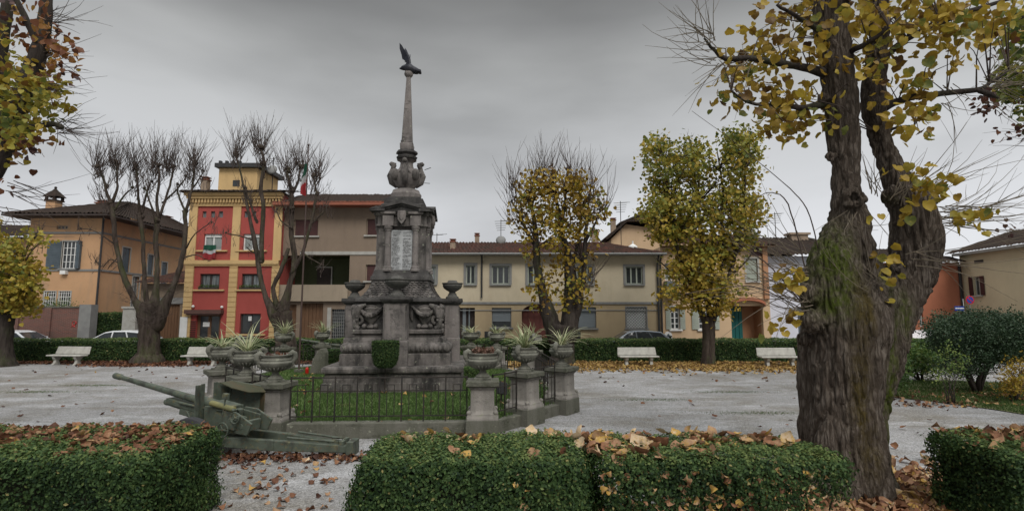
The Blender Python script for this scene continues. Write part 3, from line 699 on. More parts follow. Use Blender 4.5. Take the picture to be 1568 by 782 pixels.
h = H[6]; b = MB(F.M); b.box(h[0], h[1], .2, .28, .1, h[3]); b.build('side_door', mt['wood'], root)
h = H[5]; b = MB(F.M); b.box(h[0], h[1], .25, .3, .1, h[3]); g = b.build('gate', mt['glassdark'], root)
b = MB(F.M)
for k in range(9): c = h[0] + (h[1] - h[0]) * k / 8; b.box(c - .012, c + .012, .1, .13, .1, h[3])
for k in range(14): c = .1 + (h[3] - .1) * k / 13; b.box(h[0], h[1], .095, .125, c - .012, c + .012)
b.build('bars', mt['greyband'], g)
b = MB(F.M); b.box(h[0] - .25, h[0] - .02, -.04, .1, .1, h[3] + .1); b.build('pillar', mt['stonelight'], root)
zr = ZY(302.5, Y3 + 4)
b = MB(F.M); roof_sheet(b, F, (-.2, -.93, ze + .14), (F.L, -.93, ze + .14), (-.2, 4.5, zr + .3), (F.L, 4.5, zr + .3)); b.build('roof', mt['roofold'], root)
b = MB(F.M); b.box(-.05, F.L, -.92, -.84, ze, ze + .23); b.box(-.05, F.L, -.84, .0, ze, ze + .12); b.build('fascia', M('red_fascia', (.3, .1, .06), (.22, .08, .05), rough=.7), root)

# --- red house with yellow pilasters and a roof turret
Y2 = 32.0; xa, xb = P(278, 516, Y2).x, P(424, 480, Y2).x
F = Face((xa, Y2), (xb, Y2)); root = thing('red_house', 'red three-storey house with yellow pilasters, dentil frieze and yellow roof turret', 'house', (xa, Y2, 0))
ze = ZY(296, Y2)
wins = {'a': [(310, 316, 323.5, 333), (322.8, 329.3, 323.5, 333), (335, 341.6, 323.5, 333), (374, 379.5, 323.5, 333), (386.6, 392, 323.5, 333), (399, 404.5, 323.5, 333)],
        'b': [(312, 339.5, 358, 383), (372, 400, 358, 383)], 'c': [(306, 336, 419, 443), (370, 400, 419, 443)], 'd': [(300, 337, 480, 521), (367, 398.5, 480, 511)]}
W = {k: [F.rect(*r) for r in v] for k, v in wins.items()}
b = MB(F.M); wall_panel(b, 0, F.L, .1, ze, sum(W.values(), []), .3); shell(b, 0, F.L, .1, ze, 7); b.build('wall', mt['red'], root)
for r in W['a']: window(F, root, r, 'glasscurtain', 'greyband', 0, 0, .04, dy=.1)
for r in W['b']: window(F, root, r, 'glasslight', 'whitepaint', 1, 0, .07, None, .1, 'yellow', blind=('whitepaint', .8), dy=.12, ext=.4)
for r in W['c']: window(F, root, r, 'glasscurtain', 'darkwood', 1, 0, .1, None, .1, 'yellow', dy=.12, ext=.35)
window(F, root, W['d'][1], 'glassdark', 'darkwood', 1, 0, .08, None, .1, 'yellow', dy=.14, ext=.35)
w = window(F, root, W['d'][0], 'glassdark', 'wood', 1, 0, .16, dy=.16, name='shop_door')
b = MB(F.M); r = F.rect(309, 319, 493, 500); b.box(r[0], r[1], .12, .15, r[2], r[3]); b.build('notice', mt['whitepaint'], w)
b = MB(F.M); r = F.rect(379, 384, 484, 491); b.box(r[0], r[1], .1, .13, r[2], r[3]); b.build('shop_notice', mt['whitepaint'], root)
for (p0, p1) in ((300, 340), (362, 404)):      # flower boxes on the first-floor sills
    r = F.rect(p0 + 5, p1 - 5, 440, 443.5); b = MB(F.M); b.box(r[0], r[1], -.1, .04, r[2], r[3]); fb = b.build('flower_box', mt['darkwood'], root)
    n = 260; u = RNG.uniform(r[0], r[1], n); pos = np.stack([xa + u, Y2 - .03 + RNG.uniform(-.1, .08, n), RNG.uniform(r[3], r[3] + .16, n)], 1)
    leaf_mesh('flowers', pos, rnd_dirs(n), rnd_dirs(n), .07, RNG.uniform(.3, 1, n) ** 2, OVAL, mt['leafshrub'], fb)
zt0 = ZY(406, Y2); zt1 = ZY(399, Y2)
b = MB(F.M); b.box(-.08, F.L, -.16, .02, zt0 + .06, zt1 + .02); b.box(-.04, F.L, -.1, .02, zt0 - .05, zt0 + .06); b.build('string_course', mt['yellow'], root)
zf = ZY(316, Y2)
for (p0, p1) in ((278, 291), (346.5, 359), (412, 424)):
    u0 = F.uz(p0, 516)[0]; u1 = F.uz(p1, 516)[0]
    b = MB(F.M); b.box(u0, u1, -.07, .0, zt1 + .02, zf)
    z = .1
    while z < zt0 - .1:
        zz = min(z + .3, zt0 - .05); b.box(u0, u1, -.09, .0, z, zz - .035); b.box(u0 + .01, u1 - .01, -.06, .0, zz - .035, zz); z += .3
    b.build('pilaster', mt['yellow'], root)
b = MB(F.M); b.box(-.02, F.L, -.1, .0, zf, ze - .1); 
nd = 30
for k in range(nd): c = F.L * (k + .5) / nd; b.box(c - .055, c + .055, -.24, -.1, ze - .62, ze - .38)
b.box(-.1, F.L + .05, -.3, .0, ze - .38, ze - .2); b.box(-.2, F.L + .1, -.42, .0, ze - .2, ze - .02)
b.build('cornice', mt['yellow'], root)
b = MB(F.M); roof_sheet(b, F, (-.4, -.6, ze), (F.L + .2, -.6, ze), (.8, 3, ze + .75), (F.L, 3, ze + .75))
b.box(-.4, F.L + .2, -.6, 3, ze - .02, ze + .02); b.add([(-.4, -.6, ze), (-.4, 6.8, ze), (.8, 3, ze + .75)], [(0, 1, 2)]); rf = b.build('roof', mt['roofold'], root)
t0, t1 = P(335, 270, Y2 + 1.4).x, P(394, 270, Y2 + 1.4).x; zt = ZY(257.5, Y2 + 1.4)
b = MB(); b.box(t0, t1, Y2 + 1.4, Y2 + 4.4, ze + .1, zt); tu = b.build('turret', mt['yellow'], root)
b = MB(); q0, q1 = P(357, 276, Y2 + 1.4), P(367, 285, Y2 + 1.4); b.box(q0.x, q1.x, Y2 + 1.37, Y2 + 1.42, q1.z, q0.z); b.build('turret_window', mt['glassdark'], tu)
b = MB(); b.box(t0 - .15, t1 + .3, Y2 + 1.1, Y2 + 4.7, zt, zt + .27)
for k in range(4): b.box(t0 + .05 + .42 * k, t0 + .2 + .42 * k, Y2 + 1.2, Y2 + 1.4, zt + .27, zt + .45)
b.build('turret_roof', mt['metaldark'], tu)
chimney(rf, P(315, 280, Y2 + 1.2).x, Y2 + 1.2, ze + .1, ZY(271.5, Y2 + 1.2), .4)
p = P(418, 261, Y2 + 2); b = MB(); b.tube([(p.x, Y2 + 2, ze), (p.x, Y2 + 2, p.z + .9)], .03, 6)
for k in range(4): b.tube([(p.x - .3, Y2 + 2, p.z + .4 + .13 * k), (p.x + .5, Y2 + 1.9, p.z + .42 + .13 * k)], .014, 4)
a = b.build('aerial', mt['iron'], rf)
b = MB(); T = Matrix.Translation((p.x, Y2 + 1.85, p.z)) @ Matrix.Rotation(R(75), 4, 'X'); b.lathe([(.02, .08), (.2, .05), (.34, -.01), (.35, .0), (.2, .07), (.02, .1)], 0, 0, 0, 16, T); b.build('dish', mt['greyband'], a, smooth=True)
b = MB(F.M); r = F.rect(287, 343, 474, 480); b.box(r[0], r[1], -.35, -.03, r[2], r[3]); b.box(r[0] + .1, r[1] - .1, -.3, -.02, r[2] - .07, r[2]); b.build('awning_box', M('brown_awning_box', (.12, .06, .05), (.09, .05, .04), rough=.6), root)
b = MB(F.M); r = F.rect(291, 300, 481, 521)
for k in range(14): z = .2 + k * .13; b.box(r[0], r[1], -.05, -.01, z, z + .06)
b.build('folding_grille', mt['redwood'], root)
b = MB(F.M); r = F.rect(277, 288, 485, 522); b.box(r[0], r[1], -.14, -.095, r[2], r[3]); b.build('wall_panel', mt['whitepaint'], root)
for px, py in ((296, 469), (340, 470)):
    p = P(px, py, Y2 - .1); b = MB(); b.ball((p.x, Y2 - .12, p.z), .09, 8, 6); b.build('wall_light', mt['whitepaint'], root, smooth=True)
# the tricolour hanging from the window sill
b = MB(); n = 10; zc = [ZY(y, Y2 - .2) for y in (375, 383, 388, 397)]; xl, xr = P(311, 385, Y2 - .2).x, P(330, 385, Y2 - .2).x
for k, mi in ((0, 0), (1, 1), (2, 2)):
    b.mi = mi
    for i in range(n):
        def q(i, z): return (xl + (xr - xl) * i / n, Y2 - .2 + .04 * math.sin(i * 1.3 + z * 3), z + .05 * math.sin(i * .8) * (k > 0))
        b.add([q(i, zc[k + 1]), q(i + 1, zc[k + 1]), q(i + 1, zc[k]), q(i, zc[k])], [(0, 1, 2, 3)])
o = b.build('window_flag', [mt['flaggreen'], mt['flagwhite'], mt['flagred']]); sm = o.modifiers.new('s', 'SOLIDIFY'); sm.thickness = .012
tag(o, 'green, white and red flag draped over an upper sill of the red house', 'flag')

# --- orange villa at the left with hip roof
Yv = 33.5; cx_, xl_ = P(153, 400, Yv).x, P(41, 400, Yv).x
far = P(290, 380, 43.5).x
root = thing('orange_villa', 'large orange villa with a wide hip roof and grey-blue shutters', 'house', (cx_, Yv, 0))
F1 = Face((xl_, Yv), (cx_, Yv)); F2 = Face((cx_, Yv), (cx_ - .6, 44.0))
ze = ZY(332, Yv)
f1 = [F1.rect(95, 119, 369, 411), F1.rect(67, 85, 446, 469), F1.rect(90, 108, 446, 469), F1.rect(87, 104, 345, 351)]
b = MB(F1.M); wall_panel(b, 0, F1.L, .1, ze, f1, .3); b.M = None
b.add([(xl_, Yv, .1), (xl_, 44, .1), (xl_, 44, ze), (xl_, Yv, ze)], [(3, 2, 1, 0)]); b.add([(xl_, 44, .1), (cx_ - .6, 44, .1), (cx_ - .6, 44, ze), (xl_, 44, ze)], [(3, 2, 1, 0)])
b.M = F2.M
def hrect(F, px0, px1, u_z0, u_z1):
    return (F.uz(px0, 430)[0], F.uz(px1, 430)[0], u_z0, u_z1)
f2 = [hrect(F2, 184, 196, 5.1, 6.9), hrect(F2, 203, 213, 2.4, 5.0), hrect(F2, 224, 232, 5.1, 6.7), hrect(F2, 246, 254, 4.6, 6.3)]
wall_panel(b, 0, F2.L, .1, ze, f2, .3); b.build('wall', mt['orange'], root)
window(F1, root, f1[0], 'glassdark', 'whitepaint', 3, 3, .04, 'stonelight', .05, 'greyband', dy=.06)
for pa, pb, yo in ((73, 94, -.09), (120, 125, -.2)):
    b = MB(F1.M); r = F1.rect(pa, pb, 369, 411); b.box(r[0], r[1], yo, -.03, r[2], r[3])
    for k in range(16): zz_ = r[2] + .05 + (r[3] - r[2] - .1) * k / 16; b.box(r[0] + .06, r[1] - .06, yo - .02, yo, zz_, zz_ + .06)
    b.build('shutter', mt['shutterblue'], root)
for r in f1[1:3]: window(F1, root, r, 'glassdark', 'stonelight', 1, 2, .05, 'stonelight', .05, None, grille='whitepaint', dy=.1)
window(F1, root, f1[3], 'glassdark', 'clay', 2, 0, .07, dy=.05)
for i, r in enumerate(f2): window(F2, root, r, 'glasscurtain' if i == 1 else 'glassdark', 'stonelight', 1, 1, .06, 'stonelight', .08, None, shutter='shutterblue' if i != 1 else None, dy=.1)
for (ya, yb_) in ((355, 358), (412, 415)):
    z0, z1 = ZY(yb_, Yv), ZY(ya, Yv); b = MB(F1.M); b.box(0, F1.L + .05, -.05, .0, z0, z1); b.M = F2.M; b.box(.0, F2.L, -.05, .0, z0, z1); b.build('string_course', mt['greyband'], root)
b = MB(); b.tube([(cx_ + .1, Yv - .12, .1), (cx_ + .1, Yv - .12, ze - .1)], .06, 8); b.build('downpipe', mt['metaldark'], root)
b = MB(); p = P(100, 417, Yv); b.box(p.x - .15, p.x + .2, Yv - .25, Yv, p.z - .12, p.z + .12); b.build('wall_lamp', mt['whitepaint'], root)
ov = 1.0; rid0, rid1 = 38.5, 39.5; rz_ = ze + 2.0
x0, x1, y0, y1 = xl_ - ov, cx_ + ov, Yv - ov, 45.0
RX = (x0 + x1) / 2
b = MB(); I4 = Face((0, 0), (1, 0))
roof_sheet(b, I4, (x0, y0, ze + .05), (x1, y0, ze + .05), (RX - .3, rid0, rz_), (RX + .3, rid0, rz_), rows=16)
roof_sheet(b, I4, (x1, y0, ze + .05), (x1, y1, ze + .05), (RX + .3, rid0, rz_), (RX + .3, rid1, rz_), rows=12)
roof_sheet(b, I4, (x0, y1, ze + .05), (x0, y0, ze + .05), (RX - .3, rid1, rz_), (RX - .3, rid0, rz_), rows=4)
roof_sheet(b, I4, (x1, y1, ze + .05), (x0, y1, ze + .05), (RX + .3, rid1, rz_), (RX - .3, rid1, rz_), rows=4)
rf = b.build('roof', mt['roofold'], root)
b = MB(); b.box(x0, x1, y0, y1, ze - .08, ze + .02); b.build('eaves', mt['darkwood'], root)
p = P(83, 312, Yv + 2.6); zc0 = ZY(317, Yv + 2.6)
b = MB(); b.box(p.x - .33, p.x + .33, Yv + 2.3, Yv + 2.9, zc0 - .8, zc0 + .4); ch = b.build('chimney', mt['orange'], rf)
b = MB(); b.box(p.x - .40, p.x + .40, Yv + 2.2, Yv + 3.0, zc0 + .4, zc0 + .48)
for sx in (-1, 1):
    for sy in (-1, 1): b.box(p.x + sx * .27 - .07, p.x + sx * .27 + .07, Yv + 2.6 + sy * .33 - .07, Yv + 2.6 + sy * .33 + .07, zc0 + .48, zc0 + .72)
b.frustum(.46, .46, zc0 + .72, .17, .17, zc0 + 1.12, p.x, Yv + 2.6); b.frustum(.15, .15, zc0 + 1.12, .05, .05, zc0 + 1.3, p.x, Yv + 2.6); b.ball((p.x, Yv + 2.6, zc0 + 1.38), .09, 8, 6)
b.build('chimney_cap', mt['roofold'], ch)
for px, yy, y_t in ((160, 38, 308), (213, 40, 322), (253, 42, 331)):
    q = P(px, y_t, yy); chimney(rf, q.x, yy, q.z - 1.6, q.z, .7, 'claypot', 'orange')
# --- lower wing at the far left
Yw = 36.0; xa, xb = P(-120, 400, Yw).x, P(41.5, 400, Yw).x
F = Face((xa, Yw), (xb, Yw)); root = thing('orange_wing', 'lower orange side house left of the villa, partly behind the tree', 'house', (xa, Yw, 0))
ze = ZY(364, Yw); h = [F.rect(12, 32, 373, 406), F.rect(-40, -20, 373, 406)]
b = MB(F.M); wall_panel(b, 0, F.L, .1, ze, h, .3); shell(b, 0, F.L, .1, ze, 7); b.build('wall', mt['orange'], root)
for r in h: window(F, root, r, 'glassdark', 'stonelight', 1, 0, .05, None, .1, 'stonelight', shutter='shutterblue')
b = MB(F.M); roof_sheet(b, F, (-.3, -.7, ze), (F.L, -.7, ze), (-.3, 4, ze + 1.5), (F.L, 4, ze + 1.5)); b.build('roof', mt['roofold'], root)
b = MB(F.M); b.box(0, F.L, -.65, 0, ze - .1, ze - .02); b.build('eaves', mt['darkwood'], root)

# --- outbuilding with brown wooden garage doors
Yo = 34.5; xa, xb = P(213, 480, Yo).x, P(283, 480, Yo).x
F = Face((xa, Yo), (xb, Yo)); root = thing('garage', 'low garage with brown wooden doors between villa and red house', 'garage', (xa, Yo, 0))
ze = ZY(434, Yo); h = [F.rect(238, 274, 465, 523)]
b = MB(F.M); wall_panel(b, 0, F.L, .1, ze, h, .3); shell(b, 0, F.L, .1, ze, 4); b.build('wall', M('old_stone_wall', (.23, .18, .13), (.15, .12, .09), scale=2.5, rough=.95, bump=.8, bdist=.03), root)
u0, u1, z0, z1 = h[0]; b = MB(F.M)
for k in range(8): b.box(u0 + (u1 - u0) * (k + .05) / 8, u0 + (u1 - u0) * (k + .95) / 8, .12, .2, .1, z1)
b.build('door', mt['wood'], root); b = MB(F.M); b.box(u0 - .3, F.L, -.04, .05, z1, z1 + .4); b.build('lintel', mt['greyband'], root)
b = MB(F.M); roof_sheet(b, F, (-.2, -.5, ze), (F.L, -.5, ze), (-.2, 4.2, ze + 1.1), (F.L, 4.2, ze + 1.1)); b.build('roof', mt['roof'], root)

# --- brick garden wall in front of the villa
Yg = 31.7; xa, xb = P(-60, 490, Yg).x, P(140, 490, Yg).x
root = thing('brick_wall', 'tall brown brick garden wall with a grey end pillar before the orange villa', 'wall', (xa, Yg, 0))
zt = ZY(471, Yg); xp = P(122, 490, Yg).x
b = MB(); b.box(xa, xp, Yg, Yg + .3, .75, zt); b.build('brickwork', mt['brick'], root)
b = MB(); b.box(xa, xp, Yg - .04, Yg + .34, .1, .75); b.box(xa, xp, Yg - .05, Yg + .35, zt, zt + .09); b.build('stone_footing', mt['curb'], root)
for px in (25, 74, -30):
    x = P(px, 490, Yg).x; b = MB(); b.box(x - .2, x + .2, Yg - .09, Yg, .75, zt + .0); b.build('pier', mt['brick'], root)
b = MB(); b.box(xp, xb, Yg - .1, Yg + .45, .1, ZY(466, Yg)); b.build('end_pillar', mt['greyband'], root)
b = MB(); p = P(113, 496, Yg - .01); pts = [(p.x + .17 * math.sin(a * 1.9) * (1 - a / 16), Yg - .012, p.z + .17 * math.cos(a * 1.3)) for a in np.linspace(0, 8, 30)]; b.tube(pts, .014, 4); b.build('graffiti', mt['signred'], root)
# gate post
p = P(202, 500, 31.8); b = MB(); b.box(p.x - .4, p.x + .4, 31.5, 32.1, .1, ZY(472, 31.8)); b.box(p.x - .46, p.x + .46, 31.44, 32.16, ZY(472, 31.8), ZY(469, 31.8)); b.box(p.x + .43, p.x + .5, 31.7, 31.8, .1, ZY(476, 31.8))
o = b.build('gate_post', mt['stonelight'], None, loc=(p.x, 31.8, 0)); tag(o, 'pale square stone gate post behind the bare tree beside the orange villa', 'gate post')

# --- peach house with teal door
Y6 = 33.2; xa, xb = P(1013, 450, Y6).x, P(1178, 450, Y6).x
F = Face((xa, Y6), (xb, Y6)); root = thing('peach_house', 'peach house with a teal door under a brick-red arch and pale shutters', 'house', (xa, Y6, 0))
ze = ZY(378, Y6)
H = [F.rect(1027, 1041, 469, 504), F.rect(1070, 1090, 469, 504), F.rect(1120, 1169, 468, 522), F.rect(1143, 1160, 396, 430), F.rect(1018, 1031, 403, 429), F.rect(1151, 1166, 379, 392), F.rect(1070, 1088, 400, 430)]
b = MB(F.M); wall_panel(b, 0, F.L, .1, ze, [H[0], H[1], H[2], H[3], H[4], H[6]], .3); shell(b, 0, F.L, .1, ze, 8); b.build('wall', mt['peach'], root)
window(F, root, H[0], 'glassdark', 'whitepaint', 1, 3, .07, 'whitepaint', .07, 'whitepaint', shutter='shuttergreen', open_=True)
window(F, root, H[1], 'glassdark', 'whitepaint', 1, 3, .07, 'whitepaint', .07, 'whitepaint', shutter='shuttergreen', open_=True)
window(F, root, H[3], 'glassdark', 'whitepaint', 0, 0, .05, 'stonelight', .12, 'whitepaint', shutter='shuttergreen')
window(F, root, H[4], 'glasslight', 'whitepaint', 1, 1, .06); window(F, root, H[6], 'glassdark', 'whitepaint', 0, 0, .05, None, .1, 'whitepaint', shutter='shuttergreen')
u0, u1, z0, z1 = H[2]; b = MB(F.M); b.box(u0 - .02, u1 + .02, 1.3, 1.4, .1, z1 + .4); b.box(u1, u1 + .05, .3, 1.3, .1, z1 + .3); b.box(u0 - .05, u0, .3, 1.3, .1, z1 + .3); b.box(u0, u1, .3, 1.3, z1 + .0, z1 + .05)
pr = b.build('porch', mt['peachdark'], root)
r = F.rect(1124.5, 1149, 469, 520); b = MB(F.M); b.box(r[0], r[1], 1.16, 1.28, .1, r[3]); d = b.build('door', mt['teal'], pr)
b = MB(F.M)
for k in range(4): b.box(r[0] + (r[1] - r[0]) * (k + .12) / 4, r[0] + (r[1] - r[0]) * (k + .88) / 4, 1.12, 1.15, .3, r[3] - .15)
b.build('door_boards', mt['teal'], d)
b = MB(F.M); cu, hw = (u0 + u1) / 2, (u1 - u0) / 2 + .08; n = 14
ar = [(cu + hw * math.cos(a), z1 - .05 + .38 * math.sin(a)) for a in [math.pi * k / n for k in range(n + 1)]]
for k in range(n):
    (ax, az), (bx, bz) = ar[k], ar[k + 1]; b.prism([(ax, az), (bx, bz), (bx, bz + .2), (ax, az + .2)][::-1], -.3, .05)
b.build('arch_canopy', mt['rust'], root)
r = F.rect(1167.6, 1175, 378, 458); b = MB(F.M); b.box(r[0], r[1], -.15, .0, r[2], ze); b.build('pier', mt['peachdark'], root)
r = H[5]; b = MB(F.M); b.box(r[0], r[1], -.012, .01, r[2], r[3]); b.build('attic_opening', mt['redwood'], root)
r = F.rect(1016.6, 1033, 431, 454); b = MB(F.M); b.box(r[0], r[1], -.7, -.64, r[2] + .1, r[3]); b.box(r[0], r[1], -.64, 0, r[2], r[2] + .1); b.box(r[0], r[0] + .04, -.64, 0, r[2] + .1, r[3]); b.box(r[1] - .04, r[1], -.64, 0, r[2] + .1, r[3]); b.build('balcony', mt['shuttergrey'], root)
p = P(1023, 513, Y6); b = MB(F.M); u = F.uz(1023, 513)[0]; T = Matrix.Translation((u, -.01, p.z)) @ Matrix.Rotation(R(90), 4, 'X'); b.lathe([(.24, 0), (.24, .04)], 0, 0, 0, 20, T); b.box(u - .24, u + .24, -.05, -.01, p.z - .28, p.z - .02); pq = b.build('plaque', mt['whitepaint'], root)
b = MB(F.M); b.prism([(u - .12, p.z - .05), (u + .12, p.z - .05), (u + .03, p.z + .1), (u - .05, p.z + .06)], -.06, -.052); b.build('emblem', mt['shutterblue'], pq)
b = MB(F.M); roof_sheet(b, F, (-.0, -.6, ze + .05), (F.L + .3, -.6, ze + .05), (0, 4, ze + 1.3), (F.L + .3, 4, ze + 1.3)); b.add([(F.L + .3, -.6, ze + .05), (F.L + .3, 8.5, ze + .05), (F.L + .3, 4, ze + 1.3)], [(0, 1, 2)])
rf = b.build('roof', mt['roof'], root)
b = MB(F.M); b.box(0, F.L + .25, -.55, .0, ze - .03, ze + .03); b.build('eaves', mt['wood'], root)
aerial(rf, P(1188, 360, Y6 + 4).x, Y6 + 4, ze + 1.0, ZY(325, Y6 + 4), False)

# --- white house
Y7 = 34.2; xa, xb = P(1176, 450, Y7).x, P(1300, 450, Y7).x
F = Face((xa, Y7), (xb, Y7)); root = thing('white_house', 'pale lavender-white house with old brown roof, left of the big trunk', 'house', (xa, Y7, 0))
ze = ZY(392, Y7); h = [F.rect(1224, 1240, 410, 440), F.rect(1222, 1242, 470, 522)]
b = MB(F.M); wall_panel(b, 0, F.L, .1, ze, h, .3); shell(b, 0, F.L, .1, ze, 7); b.build('wall', mt['white'], root)
for r in h: window(F, root, r, 'glassdark', 'whitepaint', 1, 1, .06, shutter='shutterblue')
b = MB(F.M); roof_sheet(b, F, (-.2, -.7, ze), (F.L, -.7, ze), (-.2, 4, ze + 1.75), (F.L, 4, ze + 1.75)); roof_sheet(b, F, (-.2, 8, ze), (F.L, 8, ze), (-.2, 4, ze + 1.75), (F.L, 4, ze + 1.75), rows=3); rf = b.build('roof', mt['roofold'], root)
p = P(1221, 358, Y7 + 3.5); b = MB(); b.box(p.x - .6, p.x + .6, Y7 + 3.2, Y7 + 3.9, p.z - .8, p.z - .1); b.box(p.x - .75, p.x + .75, Y7 + 3.1, Y7 + 4.0, p.z - .1, p.z + .05); b.build('chimney', mt['clay'], rf)

# --- rust-red house and pale yellow house at the right
Y8 = 36.5; xa, xb = P(1285, 450, Y8).x, P(1473, 450, Y8).x
F = Face((xa, Y8), (xb, Y8)); root = thing('rust_house', 'rust-red house with a white awning, seen behind the big trunk', 'house', (xa, Y8, 0))
ze = ZY(402, Y8); h = [F.rect(1408, 1414, 478, 500), F.rect(1384, 1410, 508, 524)]
b = MB(F.M); wall_panel(b, 0, F.L, .1, ze, h, .3); shell(b, 0, F.L, .1, ze, 6); b.build('wall', mt['rust'], root)
window(F, root, h[0], 'glasslight', 'whitepaint', 0, 0, .05); window(F, root, h[1], 'glassdark', 'whitepaint', 1, 0, .06, name='shop_window')
b = MB(F.M); r = F.rect(1376, 1419, 505, 511); b.prism([(0, 0)] * 0 or [(r[0], r[3]), (r[1], r[3]), (r[1], r[3] - .03), (r[0], r[3] - .03)][::-1], -.1, 0)
b.add([(r[0], 0, r[3]), (r[1], 0, r[3]), (r[1] + .1, -1.3, r[2] - .25), (r[0] - .1, -1.3, r[2] - .25), (r[1] + .1, -1.3, r[2] - .5), (r[0] - .1, -1.3, r[2] - .5)], [(0, 3, 2, 1), (3, 5, 4, 2)]); b.build('awning', mt['awningwhite'], root)
b = MB(F.M); roof_sheet(b, F, (-.2, -.6, ze), (F.L, -.6, ze), (-.2, 4, ze + 1.4), (F.L, 4, ze + 1.4)); b.build('roof', mt['roofold'], root)
b = MB(F.M); u = F.uz(1470, 450)[0]; b.tube([(u, -.1, .1), (u, -.1, ze)], .06, 8); b.build('downpipe', mt['metaldark'], root)
A = (P(1473, 430, 36.5).x + .05, 36.6); B = (A[0] - 1.0, 22.0)
F = Face(A, B); root = thing('pale_yellow_house', 'pale yellow house with dark red shutters at the right edge', 'house', (A[0], A[1], 0))
ze = F.uz(1475, 391)[1]; h = [F.rect(1491, 1502, 423, 452)]
b = MB(F.M); wall_panel(b, 0, F.L, .1, ze, h, .3); shell(b, 0, F.L, .1, ze, 8); b.build('wall', mt['paleyellow'], root)
w = window(F, root, h[0], 'glassdark', 'stonelight', 1, 0, .05, None, .1, 'stonelight', shutter='redwood', open_=True)
b = MB(F.M); r = F.rect(1492, 1506, 398, 403); b.box(r[0], r[1], -.02, .0, r[2], r[3]); b.build('vent', mt['darkwood'], root)
b = MB(F.M); b.box(0, F.L, -.5, 0, ze - .02, ze + .14); b.build('eaves', mt['stonelight'], root)
b = MB(F.M); b.tube([(.1, -.55, ze - .05), (.2, -.15, ze - .7), (.2, -.12, ze - 3)], .05, 8); b.build('downpipe', mt['darkwood'], root)
b = MB(F.M); roof_sheet(b, F, (-.5, -.6, ze + .15), (F.L, -.6, ze + .15), (-.5, 4, ze + 1.75), (F.L, 4, ze + 1.75)); roof_sheet(b, F, (-.5, 8, ze + .15), (F.L, 8, ze + .15), (-.5, 4, ze + 1.75), (F.L, 4, ze + 1.75), rows=3); b.build('roof', mt['roofold'], root)
# ------------------------------------------------------------------ the war memorial
MY = 16.95                       # its axis
MX = -3.50
ML = .25                         # level of the raised lawn
mroot = thing('monument', 'tall grey stone war memorial with names plaque, vase and obelisk', 'monument', (MX, MY, 0))
def sqm(wpx, *pys):
    k = wpx / 2 / 800.0; hw = k * MY / (1 + k); Yf = MY - hw
    return (hw, *[P(616, y, Yf).z for y in pys])
def mb(name, prof, mat, parent=mroot, ch=.012, **kw):
    b = MB(); b.sqprofile(prof, MX, MY, ch, **kw); return b.build(name, mt[mat], parent, smooth='auto', bevel=0)
h0, za, zb = sqm(206, 597, 572); h1, zc = sqm(212, 561.5)
prof = [(h0, .1), (h0, zb - .12), (h0 - .03, zb - .1), (h0 - .03, zb - .02), (h1 - .1, zb), (h1, zb + .03), (h1, zc - .04), (h1 - .03, zc)]
steps = mb('base_step', prof, 'mon', ch=.03)
# joints between the blocks, as separate slabs of the upper course
b = MB()
for i in range(5):
    x0 = MX - h1 + 2 * h1 * i / 5; b.box(x0 + .012, x0 + 2 * h1 / 5 - .012, MY - h1 - .012, MY - h1 + .05, zb + .05, zc - .05)
    b.box(MX + h1 - .05, MX + h1 + .012, MY - h1 + 2 * h1 * i / 5 + .012, MY - h1 + 2 * h1 * (i + 1) / 5 - .012, zb + .05, zc - .05)
    b.box(x0 + .02, x0 + 2 * h1 / 5 - .02, MY - h0 - .03, MY - h0 + .05, .12, zb - .25)
b.build('facing_block', mt['mon'], steps, bevel=.012)
hp, z0, z1 = sqm(165, 560, 541); ht, z2, z3 = sqm(162, 538, 525); hs, z4 = sqm(143, 517); hr, z5 = sqm(127, 512)
z0 = zc - .01
prof = [(hp, z0), (hp, z1 - .02), (hp - .05, z1)]
for k in range(9):
    a = -math.pi / 2 + math.pi * k / 8; prof.append((ht - .07 + .09 * math.cos(a), (z1 + z3) / 2 + (z3 - z1) / 2 * math.sin(a)))
prof += [(ht - .12, z3 + .01), (hs + .04, z3 + .03), (hs + .03, (z3 + z4) / 2), (hs - .03, (z3 + z4) / 2 + .01), (hs - .06, z4), (hr, z4 + .01), (hr, z5)]
tor = mb('plinth', prof, 'mon')
# egg pattern along the torus
b = MB()
for side in range(4):
    T = Matrix.Translation((MX, MY, 0)) @ Matrix.Rotation(math.pi / 2 * side, 4, 'Z')
    n = 22
    for i in range(n):
        x = -ht + .06 + (2 * ht - .12) * (i + .5) / n
        c = T @ Vector((x, -ht + .015, (z1 + z3) / 2)); b.ball(c, .075, 8, 5, 1, 1, 1.35)
b.build('egg_moulding', mt['mon'], tor, smooth=True)
hsf, s0, s1 = sqm(136, 512, 504); hb, _b0, b1 = sqm(118, 504, 465); hc, c1_ = sqm(126, 455)
b1 = sqm(118, 465)[1]
shelf = mb('shelf', [(hsf - .06, z5), (hsf, z5 + .04), (hsf, s1 - .03), (hsf - .03, s1)], 'mon')
body = mb('carved_body', [(hb, s1), (hb, b1), (hb + .06, b1 + .03), (hc + .03, b1 + .07), (hc + .03, c1_ - .05), (hc, c1_)], 'mondark')
